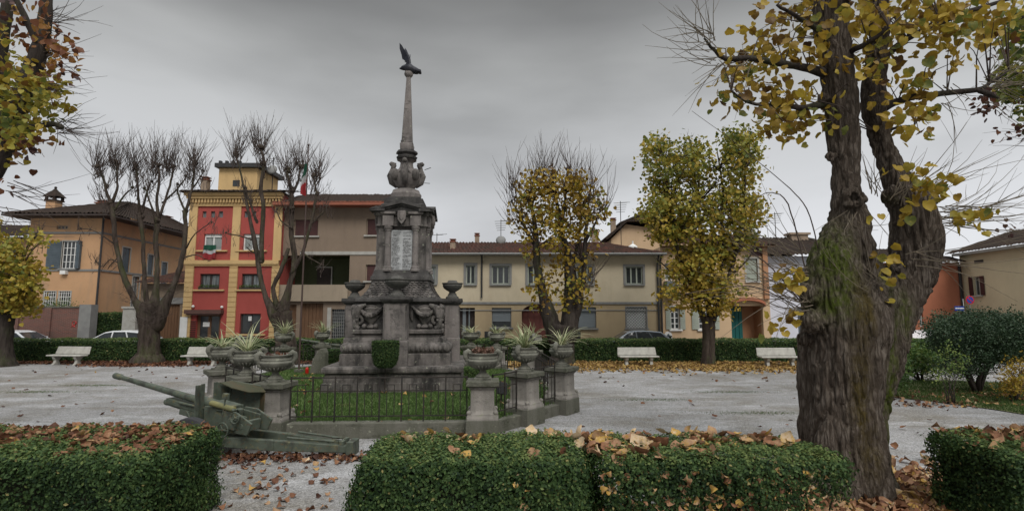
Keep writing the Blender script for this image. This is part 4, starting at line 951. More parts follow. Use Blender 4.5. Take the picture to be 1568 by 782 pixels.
# fish-scale roof, curving in
hA, zA = sqm(116, 454); hB, zB = sqm(88, 430)
prof = []
nrow = 9
for k in range(nrow + 1):
    t = k / nrow; h = hB + (hA - hB) * (1 - t) ** 1.8; z = c1_ + (zB - c1_) * t
    prof.append((h, z)); 
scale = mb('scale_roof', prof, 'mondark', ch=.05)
b = MB()
for side in range(4):
    T = Matrix.Translation((MX, MY, 0)) @ Matrix.Rotation(math.pi / 2 * side, 4, 'Z')
    for k in range(nrow):
        t = (k + .15) / nrow; h = hB + (hA - hB) * (1 - t) ** 1.8; z = c1_ + (zB - c1_) * t
        n = int(2 * h / .13)
        for i in range(n):
            x = -h + 2 * h * (i + .5 + (k % 2) * .5 - .25) / n
            if abs(x) > h - .05: continue
            w = h / n * .92; dz = (zB - c1_) / nrow; lean = (hA - hB) * 1.3 / nrow
            b.add([T @ Vector(q) for q in ((x - w, -h + .012 + lean, z + dz * 1.0), (x + w, -h + .012 + lean, z + dz), (x + w, -h - .012, z + dz * .35), (x + w * .5, -h - .03, z + .0), (x - w * .5, -h - .03, z + .0), (x - w, -h - .012, z + dz * .35))], [(0, 5, 4, 3, 2, 1)])
sc_o = b.build('scales', mt['mon'], scale)
sm = sc_o.modifiers.new('s', 'SOLIDIFY'); sm.thickness = .025
hD, d0, d1 = sqm(88, 430, 421); hE, e1 = sqm(80, 413)
mb('aedicule_base', [(hD - .03, zB), (hD + .03, zB + .03), (hD + .02, d1 - .05), (hE + .06, d1), (hE + .03, e1 - .1), (hE, e1)], 'mondark')
# aedicule: shaft with corner piers, columns and the plaque of names, on each of its four faces
hF, f1_ = sqm(73, 346.5); e1 = sqm(73, 415)[1]
b = MB(); b.frustum(hF - .16, hF - .16, e1, hF - .16, hF - .16, f1_, MX, MY)
aed = b.build('shaft', mt['mon'], mroot)
for sx in (-1, 1):
    for sy in (-1, 1):
        b = MB(); b.frustum(.14, .14, e1 + .08, .135, .135, f1_ - .06, MX + sx * (hF - .14), MY + sy * (hF - .14)); b.frustum(.165, .165, e1 - .02, .165, .165, e1 + .08, MX + sx * (hF - .15), MY + sy * (hF - .15)); b.frustum(.15, .15, f1_ - .06, .17, .17, f1_, MX + sx * (hF - .15), MY + sy * (hF - .15)); b.build('corner_pier', mt['mon'], mroot, bevel=.01)
colx = 21 / 800 * (MY - hF)
plaque_parent = None
for side in range(4):
    T = Matrix.Translation((MX, MY, 0)) @ Matrix.Rotation(math.pi / 2 * side, 4, 'Z')
    for sx in (-1, 1):
        b = MB(); r = .105
        b.lathe([(r * 1.5, e1 - .01), (r * 1.5, e1 + .05), (r * 1.25, e1 + .08), (r * 1.3, e1 + .12), (r, e1 + .15), (r, e1 + .5), (r * .9, f1_ - .16), (r * 1.05, f1_ - .15), (r * 1.0, f1_ - .12), (r * 1.35, f1_ - .06), (r * 1.35, f1_)], sx * colx, -hF - .0, 0, 16, T)
        b.build('column', mt['monlight'], mroot, smooth='auto')
    pz0, pz1 = sqm(73, 417)[1] + .04, sqm(73, 352)[1]; pw = 17 / 800 * (MY - hF)
    b = MB(T); b.box(-pw, pw, -hF + .03, -hF + .17, pz0, pz1)
    pl = b.build('name_plaque', mt['marble'], mroot, bevel=.008)
    if side in (0, 1):
        b = MB(T); rr = random.Random(5 + side)
        b.box(-pw * .85, -pw * .1, -hF + .022, -hF + .03, pz1 - .075, pz1 - .05); b.box(pw * .1, pw * .85, -hF + .022, -hF + .03, pz1 - .075, pz1 - .05)
        nl = 44
        for cx0, cx1 in ((-pw * .9, -pw * .08), (pw * .08, pw * .92)):
            for k in range(nl):
                if rr.random() < .12: continue
                z = pz1 - .12 - (pz1 - pz0 - .16) * k / nl; x = cx0 + rr.choice((0, 0, .03))
                xe = cx1 - rr.uniform(.0, .12)
                while x < xe:
                    w = rr.uniform(.011, .017); hgt = rr.uniform(.018, .022)
                    if rr.random() > .14:
                        b.box(x, x + .0045, -hF + .023, -hF + .03, z, z + hgt)
                        if rr.random() < .7: zz = z + rr.choice((0, hgt / 2, hgt - .006)); b.box(x + .006, x + w - .004, -hF + .023, -hF + .03, zz, zz + .006)
                        if rr.random() < .5: b.box(x + w - .008, x + w - .003, -hF + .023, -hF + .03, z, z + hgt)
                    x += w
        b.build('incised_names', mt['marbletext'], pl)
# entablature and pediments
hG, g0, g1_ = sqm(75, 346, 331); hH, hz = sqm(83, 324.5)
g0 = f1_
ent = mb('entablature', [(hG + .03, g0), (hG + .03, g0 + .05), (hG, g0 + .06), (hG, g1_), (hG + .05, g1_ + .02), (hH - .02, g1_ + .07), (hH, hz - .03), (hH, hz)], 'mon')
for side in range(4):
    T = Matrix.Translation((MX, MY, 0)) @ Matrix.Rotation(math.pi / 2 * side, 4, 'Z')
    for sx in (-1, 1):
        b = MB(T); b.box(sx * colx - .17, sx * colx + .17, -hG - .1, -hG + .05, g0 + .004, g1_ + .01)
        b.box(sx * colx - .23 - .0, sx * colx + .23, -hH - .07, -hH + .05, g1_ + .05, hz + .004)
        b.build('entablature_break', mt['monlight'], ent, bevel=.01)
apx = sqm(84, 309)[1]
for side in range(4):
    T = Matrix.Translation((MX, MY, 0)) @ Matrix.Rotation(math.pi / 2 * side, 4, 'Z')
    w = hH + .04
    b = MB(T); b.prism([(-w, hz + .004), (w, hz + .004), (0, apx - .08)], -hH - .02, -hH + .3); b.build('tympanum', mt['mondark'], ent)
    b = MB(T); t = .085
    for sx in (-1, 1):
        poly = [(0, apx - .06), (0, apx + .03), (sx * (w + .1), hz + .09), (sx * (w + .1), hz + .006)]
        if sx > 0: poly = poly[::-1]
        b.prism(poly, -hH - .14, -hH + .31 + .002 * side)
        poly = [(0, apx - .12), (0, apx - .06), (sx * (w + .04), hz + .01), (sx * (w - .1), hz + .006)]
        if sx > 0: poly = poly[::-1]
        b.prism(poly, -hH - .08, -hH + .29)
    b.build('pediment', mt['mondark'], ent, bevel=.006)
    z0_, z1_ = sqm(83, 344)[1], sqm(83, 323)[1]
    b = MB(T); sh = [(-.12, z1_), (.12, z1_), (.13, z1_ - .12), (.12, z0_ + .16), (.06, z0_ + .07), (0, z0_), (-.06, z0_ + .07), (-.12, z0_ + .16), (-.13, z1_ - .12)]
    b.prism(sh[::-1], -hH - .11, -hG); b.prism([(x * .6, (z - z0_ - .2) * .5 + z0_ + .22) for x, z in sh][::-1], -hH - .135, -hH - .1); b.build('shield', mt['monlight'], ent, bevel=.02)
hI, i0, i1 = sqm(60, 316, 303.5); hJ, j1 = sqm(50, 301)
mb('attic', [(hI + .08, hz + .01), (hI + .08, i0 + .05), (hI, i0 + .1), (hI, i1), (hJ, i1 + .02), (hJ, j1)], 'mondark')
zz = lambda py: P(620, py, MY).z
mpx = MY / 790.0                         # metres per photo pixel at the axis
vp = mpx * .90
b = MB()
b.lathe([(23 * mpx, j1), (23.5 * mpx, zz(299)), (22 * mpx, zz(297)), (21 * mpx, zz(295.5)), (20 * mpx, zz(292.5)), (14 * mpx, zz(292)), (12 * mpx, zz(290)), (16 * mpx, zz(285)), (21 * mpx, zz(277)),
         (22.5 * mpx, zz(270)), (21.5 * mpx, zz(265)), (16 * mpx, zz(262)), (12 * mpx, zz(260)), (10 * mpx, zz(255)), (9.5 * mpx, zz(250)), (12 * mpx, zz(247)), (15 * mpx, zz(246))], MX, MY, 0, 28)
vase = b.build('vase', mt['monlight'], mroot, smooth='auto')
b = MB()
for k in range(4):                                     # rams' heads with volutes on the shoulders of the vase
    a = math.pi / 2 * k; d = Vector((math.cos(a), math.sin(a), 0)); c0 = Vector((MX, MY, 0))
    def at(rp, py): return c0 + d * (rp * vp) + Vector((0, 0, zz(py)))
    b.tube([at(16, 287), at(24, 280), at(27, 270), at(24, 262), at(18, 264), at(13, 268)], [.05, .11, .12, .10, .08, .04], 10)
    b.tube([at(25, 264), at(23, 257), at(22, 252), at(26, 251.5), at(29, 253)], [.08, .075, .095, .085, .05], 8)
    b.tube([at(21, 252), at(19, 254), at(20, 258)], [.05, .04, .02], 6)
    a2 = a + math.pi / 4; d2 = Vector((math.cos(a2), math.sin(a2), 0))
    def at2(rp, py): return c0 + d2 * (rp * mpx) + Vector((0, 0, zz(py)))
    b.ball(at2(22, 271), .17, 10, 7, .8, .8, 1.2)
b.build('ram_head', mt['mon'], vase, smooth=True)
b = MB()
for k in range(4):
    a = math.pi / 2 * k + math.pi / 4
    pts = []
    for t in np.linspace(0, 1, 9):
        aa = a - math.pi / 4 + math.pi / 2 * t; rr = (24.8 - 3.0 * math.sin(math.pi * t)) * vp; pts.append((MX + rr * math.cos(aa), MY + rr * math.sin(aa), zz(263 + 9 * math.sin(math.pi * t))))
    b.tube(pts, .05, 8, lump=.2)
b.build('swag', mt['mon'], vase, smooth=True)
b = MB()
b.lathe([(9.5 * mpx, zz(250)), (11 * mpx, zz(246)), (15 * mpx, zz(244.5)), (16.5 * mpx, zz(241)), (12 * mpx, zz(239)), (13 * mpx, zz(237.5)), (17 * mpx, zz(236)), (16 * mpx, zz(232.5)), (11 * mpx, zz(232)), (10.5 * mpx, zz(230))], MX, MY, 0, 8, None)
cap = b.build('vase_neck', mt['mondark'], mroot, smooth='auto', bevel=.01)
k_ = mpx
mb('obelisk_foot', [(9.5 * k_, zz(231)), (9.8 * k_, zz(228)), (10 * k_, zz(222.5)), (8.6 * k_, zz(220.5)), (8.9 * k_, zz(218.5)), (8.0 * k_, zz(216.5))], 'monlight')
mb('obelisk', [(7.9 * k_, zz(217)), (2.9 * k_, zz(116.5))], 'monlight', ch=.015)
b = MB(); b.lathe([(.03, -.14), (.09, -.13), (.14, -.06), (.15, .0), (.12, .08), (.05, .13)], MX, MY, zz(113), 16); b.build('ball_finial', mt['monlight'], mroot, smooth=True)
# bronze eagle with raised wings
ez = zz(108.5); q = k_ * 1.08
b = MB()
bodyp = [(-13.5, 3.2, .02), (-12, 2.9, .035), (-9.5, 3.6, .075), (-6.5, 4.6, .095), (-3, 4.0, .15), (1, 2.6, .19), (5, 1.6, .14), (9, .4, .12), (13, -.8, .10), (17, -1.2, .03)]
b.tube([(MX + x * q, MY, ez + z * q) for x, z, r in bodyp], [r for x, z, r in bodyp], 10)
for sgn in (-1, 1): b.tube([(MX + 1 * q, MY + sgn * .07, ez + 1.5 * q), (MX + .5 * q, MY + sgn * .08, ez - 1 * q)], [.07, .04], 6)
eag = b.build('eagle', mt['bronze'], mroot, smooth=True)
for sgn in (-1, 1):
    b = MB(); wp = [(-6.2, 4.5), (-3.0, 9.5), (-3.2, 12), (-8.0, 15.5), (-9.0, 20), (-11.8, 30), (-11.6, 38.5), (-8.5, 35), (-4.5, 28), (-.6, 20.5), (1.5, 12), (2.0, 3.5)]
    wp = [(x * q, z * q) for x, z in wp]
    T = Matrix.Translation((MX, MY + sgn * .06, ez)) @ Matrix.Rotation(R(9 * -sgn), 4, 'X') @ Matrix.Rotation(R(6 if sgn > 0 else -2), 4, 'Y')
    b.prism(wp[::-1], -.022, .022, T)
    for k in range(6):
        t = k / 5; b.prism([((-8.5 + 1.2 * k) * q, (15 + 1.5 * k) * q), ((-8.2 + 1.3 * k) * q, (14.6 + 1.5 * k) * q), ((-10.0 + 1.6 * k) * q, (27 + .4 * k) * q)], -.03, .03, T)
    b.build('wing', mt['bronze'], eag, bevel=.01)
b = MB(); b.prism([(9 * q, -1.6 * q), (17.5 * q, -3.2 * q), (18.3 * q, -1.0 * q), (17.8 * q, .4 * q), (10 * q, 2 * q)], -.12, .12, Matrix.Translation((MX, MY, ez))); b.build('tail', mt['bronze'], eag, bevel=.02)
# iron spikes on the vase
b = MB(); b.tube([(MX + 26 * q, MY - .1, zz(261)), (MX + 35 * q, MY - .15, zz(258))], .012, 5); b.tube([(MX + 26 * q, MY - .1, zz(281)), (MX + 34 * q, MY - .15, zz(282))], .01, 5); b.build('iron_rod', mt['iron'], vase)

# projecting piers: front, back and both sides, each with a bowl
Yfp = MY - ht - .05
def pier(side, dist, hw, hd, zb_, z_cap0, z_cap1, bowl_r, bz):
    T = Matrix.Translation((MX, MY, 0)) @ Matrix.Rotation(math.pi / 2 * side, 4, 'Z')
    b = MB(T)
    cy = -dist
    zmid = sqm(162, 521)[1]
    b.frustum(hw + .02, hd + .02, zb_, hw + .02, hd + .02, zmid - .03, 0, cy, ch=.01)
    b.frustum(hw + .02, hd + .02, zmid - .03, hw - .01, hd - .01, zmid + .02, 0, cy)
    b.frustum(hw - .01, hd - .01, zmid + .02, hw - .02, hd - .02, z_cap0, 0, cy, ch=.01)
    p = b.build('pier', mt['monlight'], mroot, bevel=.008)
    b = MB(T)
    for a, c, d in ((-hw + .02, -hw + .06, 1), (hw - .06, hw - .02, 1)): b.box(a, c, cy - hd - .008, cy - hd + .03, zmid + .08, z_cap0 - .05)
    b.build('pier_border', mt['mon'], p)
    b = MB(T)
    dh = z_cap1 - z_cap0
    b.frustum(hw + .0, hd + .0, z_cap0, hw + .05, hd + .05, z_cap0 + dh * .3, 0, cy); b.frustum(hw + .07, hd + .07, z_cap0 + dh * .3, hw + .1, hd + .1, z_cap0 + dh * .6, 0, cy); b.frustum(hw + .1, hd + .1, z_cap0 + dh * .6, hw + .09, hd + .09, z_cap1, 0, cy)
    b.build('pier_cap', mt['mondark'], p)
    b = MB(T); r = bowl_r
    s = bz / .66
    b.lathe([(r * .66, 0), (r * .66, .06 * s), (r * .5, .09 * s), (r * .42, .16 * s), (r * .3, .22 * s), (r * .36, .25 * s), (r * .62, .30 * s), (r * .9, .38 * s), (r * 1.0, .46 * s), (r * .97, .50 * s), (r * 1.06, .53 * s), (r * 1.06, .56 * s), (r * .9, .565 * s), (r * .7, .54 * s), (r * .5, .60 * s), (r * .42, .65 * s), (r * .1, .66 * s)], 0, cy, z_cap1, 24)
    b.build('bowl', mt['darkstone'], p, smooth='auto')
    return p
pc0, pc1 = P(616, 464, Yfp).z, P(616, 454, Yfp).z
for side in (0, 2):
    pr = pier(side, ht - .08, .355, .3, zc - .005, pc0, pc1, .36, .62)
pr = [o for o in mroot.children if o.name.startswith('pier')][0]
b = MB(); rr = random.Random(3); z_t, z_b = P(616, 470, Yfp).z, P(616, 508, Yfp).z; yy = MY - (ht - .08) - .3
for k in range(17):
    z = z_t - .1 - (z_t - z_b - .12) * k / 17
    for i in range(8):
        x = MX - .13 + i * .034
        if k < 3 and (i < 2 or i > 6): continue
        if rr.random() < .15: continue
        b.box(x, x + .008, yy + .012, yy + .022, z, z + .04)
        if rr.random() < .6: z2_ = z + rr.choice((0, .016, .032)); b.box(x + .008, x + .022, yy + .012, yy + .022, z2_, z2_ + .008)
        if rr.random() < .4: b.box(x + .019, x + .026, yy + .012, yy + .022, z, z + .04)
b.build('worn_inscription', mt['stonetext'], pr)
sc0, sc1 = zz(466.5), zz(457)
for side in (1, 3): pier(side, 1.56, .22, .24, zc - .005, sc0, sc1, .32, .60)
# carved panels: vase between swags and corner volutes, either side of each pier
def swag(b, p0, p1, sag, r, y):
    pts = []; rad = []
    for t in np.linspace(0, 1, 17):
        pts.append((p0[0] + (p1[0] - p0[0]) * t, y - .05 * math.sin(math.pi * t), p0[1] + (p1[1] - p0[1]) * t - sag * math.sin(math.pi * t)))
        rad.append(r * (.55 + .6 * math.sin(math.pi * t)))
    b.tube(pts, rad, 8)
    for k in range(14):
        t = (k + .5) / 14; i = int(t * 16); b.ball(Vector(pts[i]) + Vector((0, -.03, random.uniform(-.03, .03))), rad[i] * .75, 7, 5, jit=.1)
for side in range(4):
    T = Matrix.Translation((MX, MY, 0)) @ Matrix.Rotation(math.pi / 2 * side, 4, 'Z')
    for sx in (-1, 1):
        b = MB(T); y = -hb - .015; H_ = b1 - s1; cx0 = sx * .80
        b.lathe([(.06, 0), (.13, .02), (.1, .07), (.05, .12), (.12, .18), (.21, .28), (.24, .4), (.2, .48), (.22, .52), (.24, .58), (.15, .62), (.05, .66)], cx0, y, s1 + .03, 16, None, 1.0, .5)
        swag(b, (cx0 - .36, b1 - .10), (cx0 + .36, b1 - .10), .24, .065, y - .08)
        for e in (-1, 1):
            b.tube([(cx0 + e * .38, y - .03, b1 - .06), (cx0 + e * .40, y - .04, b1 - .3), (cx0 + e * .37, y - .03, b1 - .5)], [.05, .06, .02], 7)
            b.ball((cx0 + e * .17, y - .1, s1 + .09), .075, 8, 6)
        # corner volute with a drooping acanthus scroll
        pts = []; rad = []
        for t in np.linspace(0, 1, 26):
            a = t * 2.2 * math.pi; r = .26 * (1 - t * .8); pts.append((sx * (hb - .03) - sx * .02 + sx * r * math.sin(a) * .65, y - .06, s1 + .24 - r * math.cos(a) * .85)); rad.append(.075 * (1 - t * .5))
        b.tube(pts, rad, 8)
        b.tube([(sx * (hb - .22), y - .05, b1 - .03), (sx * (hb - .05), y - .12, b1 - .1), (sx * (hb + .03), y - .1, b1 - .3), (sx * (hb + .05), y - .06, s1 + .3), (sx * (hb + .02), y - .04, s1 + .05)], [.05, .10, .11, .08, .05], 9, jit=.12)
        for k in range(5): b.ball((sx * (hb + .02), y - .14, b1 - .12 - k * .09), .07 - k * .007, 7, 5, jit=.12)
        # raised frame and shell above
        pts = [(cx0 + .27 * math.cos(a), y - .02, b1 - .26 + .2 * math.sin(a)) for a in np.linspace(0, 2 * math.pi, 25)]
        b.tube(pts, .03, 6, cap=False)
        b.build('carved_relief', mt['mon'], body, smooth='auto')
mroot.rotation_euler.z = R(4)

# ------------------------------------------------------------------ the enclosure: kerb wall, lawn, railings, pedestals and urns
RING = [('A', -4.78, 10.75), ('B', -.60, 10.95), ('C', .29, 12.15), ('D', 1.25, 13.45), ('J', .80, 19.4), ('I', -.62, 21.4), ('H', -1.72, 22.2), ('G', -8.05, 22.4), ('Fq', -9.05, 21.0), ('K', -9.2, 18.2), ('L', -7.1, 13.0), ('Mq', -5.88, 11.8)]
PP = {n: Vector((x, y, 0)) for n, x, y in RING}
poly = [(x, y) for n, x, y in RING]
sheet('enclosure_lawn', poly, ML, mt['turf'])
b = MB()
kroot = thing('kerb_wall', 'low mossy stone kerb wall running round the memorial lawn', 'kerb', (-4, 16, 0))
for i in range(12):
    p0, p1 = Vector((*poly[i], 0)), Vector((*poly[(i + 1) % 12], 0)); d = (p1 - p0).normalized(); L = (p1 - p0).length
    T = Matrix.Translation(p0) @ Matrix.Rotation(math.atan2(d.y, d.x), 4, 'Z')
    b = MB(T); b.box(.05, L - .05, -.14, .14, -.02, (.30 if i in (0, 6) else .25) + .0007 * i); b.build('kerb_stone', mt['curb'], kroot, bevel=.015)
# railings
for i in range(12):
    p0, p1 = Vector((*poly[i], 0)), Vector((*poly[(i + 1) % 12], 0)); d = (p1 - p0).normalized(); L = (p1 - p0).length - .62
    names = {0: 'iron railing along the front of the lawn, nearest the camera', 1: 'short iron railing between the first two pedestals on the right', 2: 'short iron railing between the last two pedestals on the right',
             3: 'long iron railing along the right flank of the lawn', 4: 'short iron railing at the rear right corner of the lawn', 5: 'short iron railing beside the flowered urn behind the memorial', 6: 'long iron railing behind the memorial',
             7: 'short iron railing at the rear left corner, beside the far gun', 8: 'short iron railing on the far left flank of the lawn', 9: 'long iron railing along the left flank of the lawn', 10: 'short iron railing between two left pedestals behind the gun', 11: 'short iron railing hidden between gun and front left pedestal'}
    rt = thing('railing', names[i], 'railing', tuple(p0 + d * .31 + Vector((0, 0, .30))), math.atan2(d.y, d.x), 'iron railings round the memorial lawn')
    b = MB(); b.box(0, L, -.012, .012, .86, .885); b.build('rail', mt['iron'], rt, world=False)
    for za_, zb__ in ((.60, .62), (.10, .12)):
        b = MB(); b.box(0, L, -.010, .010, za_, zb__); b.build('rail', mt['iron'], rt, world=False)
    b = MB(); n = max(2, round(L / .46))
    for k in range(n + 1):
        x = L * k / n; x = min(max(x, .012), L - .012); b.box(x - .013, x + .013, -.013, .013, -.0, .90)
    b.build('post', mt['iron'], rt, world=False)
    b = MB(); m = n * 3
    for k in range(m + 1):
        if k % 3 == 0: continue
        x = L * k / m; b.tube([(x, 0, .11), (x, 0, .73)], .009, 5)
        if k % 3 == 1: b.tube([(x, 0, .73), (x + L / m, 0, .73)], .008, 4)
    b.build('bar', mt['iron'], rt, world=False)

def make_pedestal(loc, rz, label, h=1.10):
    t = thing('pedestal', label, 'pedestal', loc, rz, 'stone pedestals round the memorial lawn')
    b = MB(); b.frustum(.335, .335, -.02, .33, .33, .36, 0, 0, ch=.015); b.build('plinth_block', mt['curb'], t, world=False, bevel=.01)
    b = MB(); b.sqprofile([(.315, .362), (.315, .42), (.30, .44), (.30, .47), (.265, .50), (.245, .53), (.24, .56), (.235, h - .18), (.26, h - .16), (.27, h - .13)], 0, 0, .012); b.build('die', mt['ped'], t, world=False, smooth='auto')
    b = MB(); b.sqprofile([(.27, h - .13), (.31, h - .11), (.33, h - .095), (.33, h - .012), (.315, h)], 0, 0, .01); b.build('cap', mt['curb'], t, world=False, smooth='auto')
    b = MB()
    for sx in (-1, 1): b.ball((sx * .265, -.265, .50), .05, 8, 6); b.ball((sx * .265, .265, .50), .05, 8, 6)
    b.build('corner_boss', mt['ped'], t, world=False, smooth=True)
    return t
def make_urn(loc, rz, label):
    t = thing('urn', label, 'urn', loc, rz, 'stone urns on the pedestals')
    b = MB(); b.sqprofile([(.17, 0), (.17, .04), (.15, .05)], 0, 0, .005)
    b.lathe([(.14, .045), (.15, .07), (.12, .10), (.075, .14), (.06, .18), (.08, .20), (.10, .215), (.17, .25), (.25, .29), (.30, .34), (.315, .385), (.30, .415), (.285, .425), (.295, .435), (.29, .46), (.265, .475), (.27, .50), (.295, .52), (.30, .54), (.28, .545), (.25, .53), (.24, .50), (.02, .49)], 0, 0, 0, 28)
    b.build('bowl', mt['urn'], t, world=False, smooth='auto')
    for s in (-1, 1):
        b = MB(); pts = [(s * .26, 0, .36), (s * .33, 0, .40), (s * .365, 0, .47), (s * .35, 0, .54), (s * .30, 0, .57), (s * .265, 0, .55), (s * .27, 0, .51), (s * .31, 0, .50)]
        b.tube(pts, [.045, .05, .055, .06, .06, .05, .04, .03], 9); b.tube([(s * .2, 0, .26), (s * .3, 0, .33), (s * .34, 0, .42)], [.03, .045, .04], 8)
        b.build('handle', mt['urn'], t, world=False, smooth=True)
    b = MB()
    for k in range(20):
        a = 2 * math.pi * k / 20; b.tube([(.10 * math.cos(a), .10 * math.sin(a), .214), (.19 * math.cos(a), .19 * math.sin(a), .252), (.262 * math.cos(a), .262 * math.sin(a), .30)], [.012, .022, .012], 5)
    b.build('gadroon', mt['urn'], t, world=False, smooth=True)
    return t
def sword_plant(loc, label, n=42, ht_=.62, lean=(0, 0), seed=0):
    rr = random.Random(seed); b = MB(); tones = []
    t = bpy.data.objects.new
    vs = []; fs = []
    for k in range(n):
        a = rr.uniform(0, 2 * math.pi); el = rr.uniform(.15, 1.05) ** 1; L = ht_ * rr.uniform(.55, 1.25); w = rr.uniform(.010, .018)
        d = Vector((math.cos(a), math.sin(a), 0)); side = Vector((-d.y, d.x, 0)); p = Vector((rr.uniform(-.06, .06), rr.uniform(-.06, .06), 0)); ns = 6; ang = R(88) - el * .75
        base = len(vs); droop = rr.uniform(.04, .30)
        for i in range(ns + 1):
            f = i / ns; ww = w * (1 - f ** 2 * .95) * (.7 + .6 * min(1, f * 3))
            vs += [p - side * ww, p + Vector((0, 0, .004)), p + side * ww]
            p = p + (d * math.cos(ang) + Vector((lean[0], lean[1], math.sin(ang)))) * (L / ns); ang -= droop
        for i in range(ns):
            q = base + i * 3; fs += [(q, q + 1, q + 4, q + 3), (q + 1, q + 2, q + 5, q + 4)]
        tones += [rr.random()] * ((ns + 1) * 3)
    me = bpy.data.meshes.new('sword_plant'); me.from_pydata(vs, [], fs); me.materials.append(mt['spiky'])
    at = me.attributes.new('tone', 'FLOAT', 'POINT'); at.data.foreach_set('value', tones)
    o = bpy.data.objects.new('sword_leaved_plant', me); COL.objects.link(o); o.location = loc
    return tag(o, label, 'plant', 'sword-leaved plants in the urns')
where = {'A': 'at the front left of the lawn beside the gun', 'B': 'at the front right of the railing', 'C': 'second on the right, between two others', 'D': 'third on the right, beside open gravel', 'J': 'at the far right rear, seen behind the striped plants',
         'I': 'at the right rear, its front hidden by nearer urns', 'H': 'behind the memorial, just right of its base', 'G': 'behind the memorial, left of its base near the grave stone', 'Fq': 'at the left rear in front of the bare tree', 'K': 'on the left flank, hidden behind nearer urns', 'L': 'outermost on the left, in front of the concrete bench', 'Mq': 'behind the gun, between two other urns'}
rots = {'A': -4, 'B': 2, 'C': 52, 'D': 54, 'J': 88, 'I': 130, 'H': 150, 'G': 30, 'Fq': 60, 'K': 95, 'L': 132, 'Mq': 134}
hts = {'A': 1.10, 'B': 1.12, 'C': 1.15, 'D': 1.13}
urn_rot = {'A': 35, 'B': 0, 'C': 62, 'D': 60, 'J': 85, 'I': 30, 'H': 5, 'G': 60, 'Fq': 0, 'K': 90, 'L': 60, 'Mq': 40}
for n_, x, y in RING:
    h = hts.get(n_, 1.10)
    make_pedestal((x, y, 0), R(rots[n_]), 'stone pedestal ' + where[n_], h)
    make_urn((x, y, h), R(urn_rot[n_]), 'weathered stone urn ' + where[n_])
pl = {'C': (52, .62), 'D': (54, .60), 'J': (30, .5), 'I': (36, .55), 'H': (44, .62), 'G': (44, .62), 'Fq': (46, .66), 'L': (44, .66), 'Mq': (46, .70)}
pwhere = {'C': 'tall striped sword-leaved plant in the second urn on the right', 'D': 'spreading striped plant in the third urn on the right', 'J': 'small striped plant in the far right rear urn', 'I': 'thin striped plant in the right rear urn', 'H': 'striped plant in the urn behind the memorial, right side',
          'G': 'striped plant in the urn just left of the memorial', 'Fq': 'striped plant in the left rear urn before the bare tree', 'L': 'tall pale plant in the outermost left urn', 'Mq': 'drooping pale plant in the urn behind the gun'}
for i, (k, (n, hh)) in enumerate(pl.items()):
    g_ = random.Random(i); sword_plant((PP[k].x, PP[k].y, hts.get(k, 1.10) + .47), pwhere[k], int(n * g_.uniform(.7, 1.2)), hh * g_.uniform(.8, 1.2), (g_.uniform(-.25, .25), g_.uniform(-.2, .2)), seed=i + 3)
# dead flowers in the two front urns
for k, lb in (('A', 'few dead brown stems in the front left urn'), ('B', 'faded red begonias in the front right urn')):
    n = 26 if k == 'A' else 240; a = RNG.uniform(0, 6.28, n); r = .23 * np.sqrt(RNG.uniform(0, 1, n)); pos = np.stack([PP[k].x + r * np.cos(a), PP[k].y + r * np.sin(a), hts[k] + .5 + RNG.uniform(0, .13 if k == 'B' else .07, n)], 1)
    o = leaf_mesh('flowers', pos, rnd_dirs(n), rnd_dirs(n) + np.array([0, 0, .4]), .06, RNG.uniform(0, 1 if k == 'B' else .3, n), HEART, mt['flowerred' if k == 'B' else 'leafbrown']); tag(o, lb, 'flowers', None, 'thing')

# clipped standard bush before the memorial, and a small round one further right
def standard_bush(name, label, c, z0, z1, r0, r1, zg, leaf, n, mat, seed):
    t = thing(name, label, 'bush', (c[0], c[1], zg))
    b = MB(); b.tube([(c[0], c[1], zg), (c[0] + .01, c[1], (zg + z0) / 2), (c[0], c[1], z0 + .15)], [.022, .018, .016], 7); b.build('trunk', mt['barkdark'], t)
    b = MB(); b.lathe([(.02, z0 + .06), (r0 * .6, z0 + .06), (r0 * .85, z0 + .12), (r1 * .88, z0 + (z1 - z0) * .45), (r1 * .9, z1 - .07), (r1 * .8, z1 - .05), (.02, z1 - .05)], c[0], c[1], 0, 18); b.build('dark_core', mt['hedgecore'], t)  # solid dark core inside the bush
    g = np.random.default_rng(seed); m = n // 3
    a = g.uniform(0, 6.283, n); u = g.uniform(0, 1, n); top = g.uniform(0, 1, n) < .3; z = z0 + (z1 - z0) * u
    rr = np.interp(u, [0, .12, .45, .9, 1], [r0 * .6, r0 * .95, r1 * .97, r1, r1 * .95]); rr = np.where(top, r1 * np.sqrt(g.uniform(0, 1, n)), rr); z = np.where(top, z1 - .01, z)
    rr = rr + g.normal(0, .012, n)
    pos = np.stack([c[0] + rr * np.cos(a), c[1] + rr * np.sin(a), z + g.normal(0, .01, n)], 1)
    nr = np.stack([np.cos(a), np.sin(a), np.zeros(n)], 1) * (~top)[:, None] + np.array([0, 0, 1.0]) * top[:, None]
    leaf_mesh('foliage', pos, nr + .8 * rnd_dirs(n), rnd_dirs(n), leaf, np.clip(g.normal(.45, .22, n), 0, .92) , OVAL, mt[mat], t)
    return t
p = P(589, 590, 14.6); standard_bush('clipped_bush', 'cup-shaped clipped green bush on a thin stem before the memorial', (p.x, 14.6), ZY(562, 14.6), ZY(522, 14.6), .30, .355, ML, .035, 9000, 'leafhedge', 5)
p = P(724, 575, 13.6); standard_bush('clipped_bush', 'small bright green clipped bush just behind the front right urn', (p.x, 13.6), ZY(584, 13.6), ZY(562, 13.6), .17, .22, ML, .03, 2500, 'leafshrub', 6)
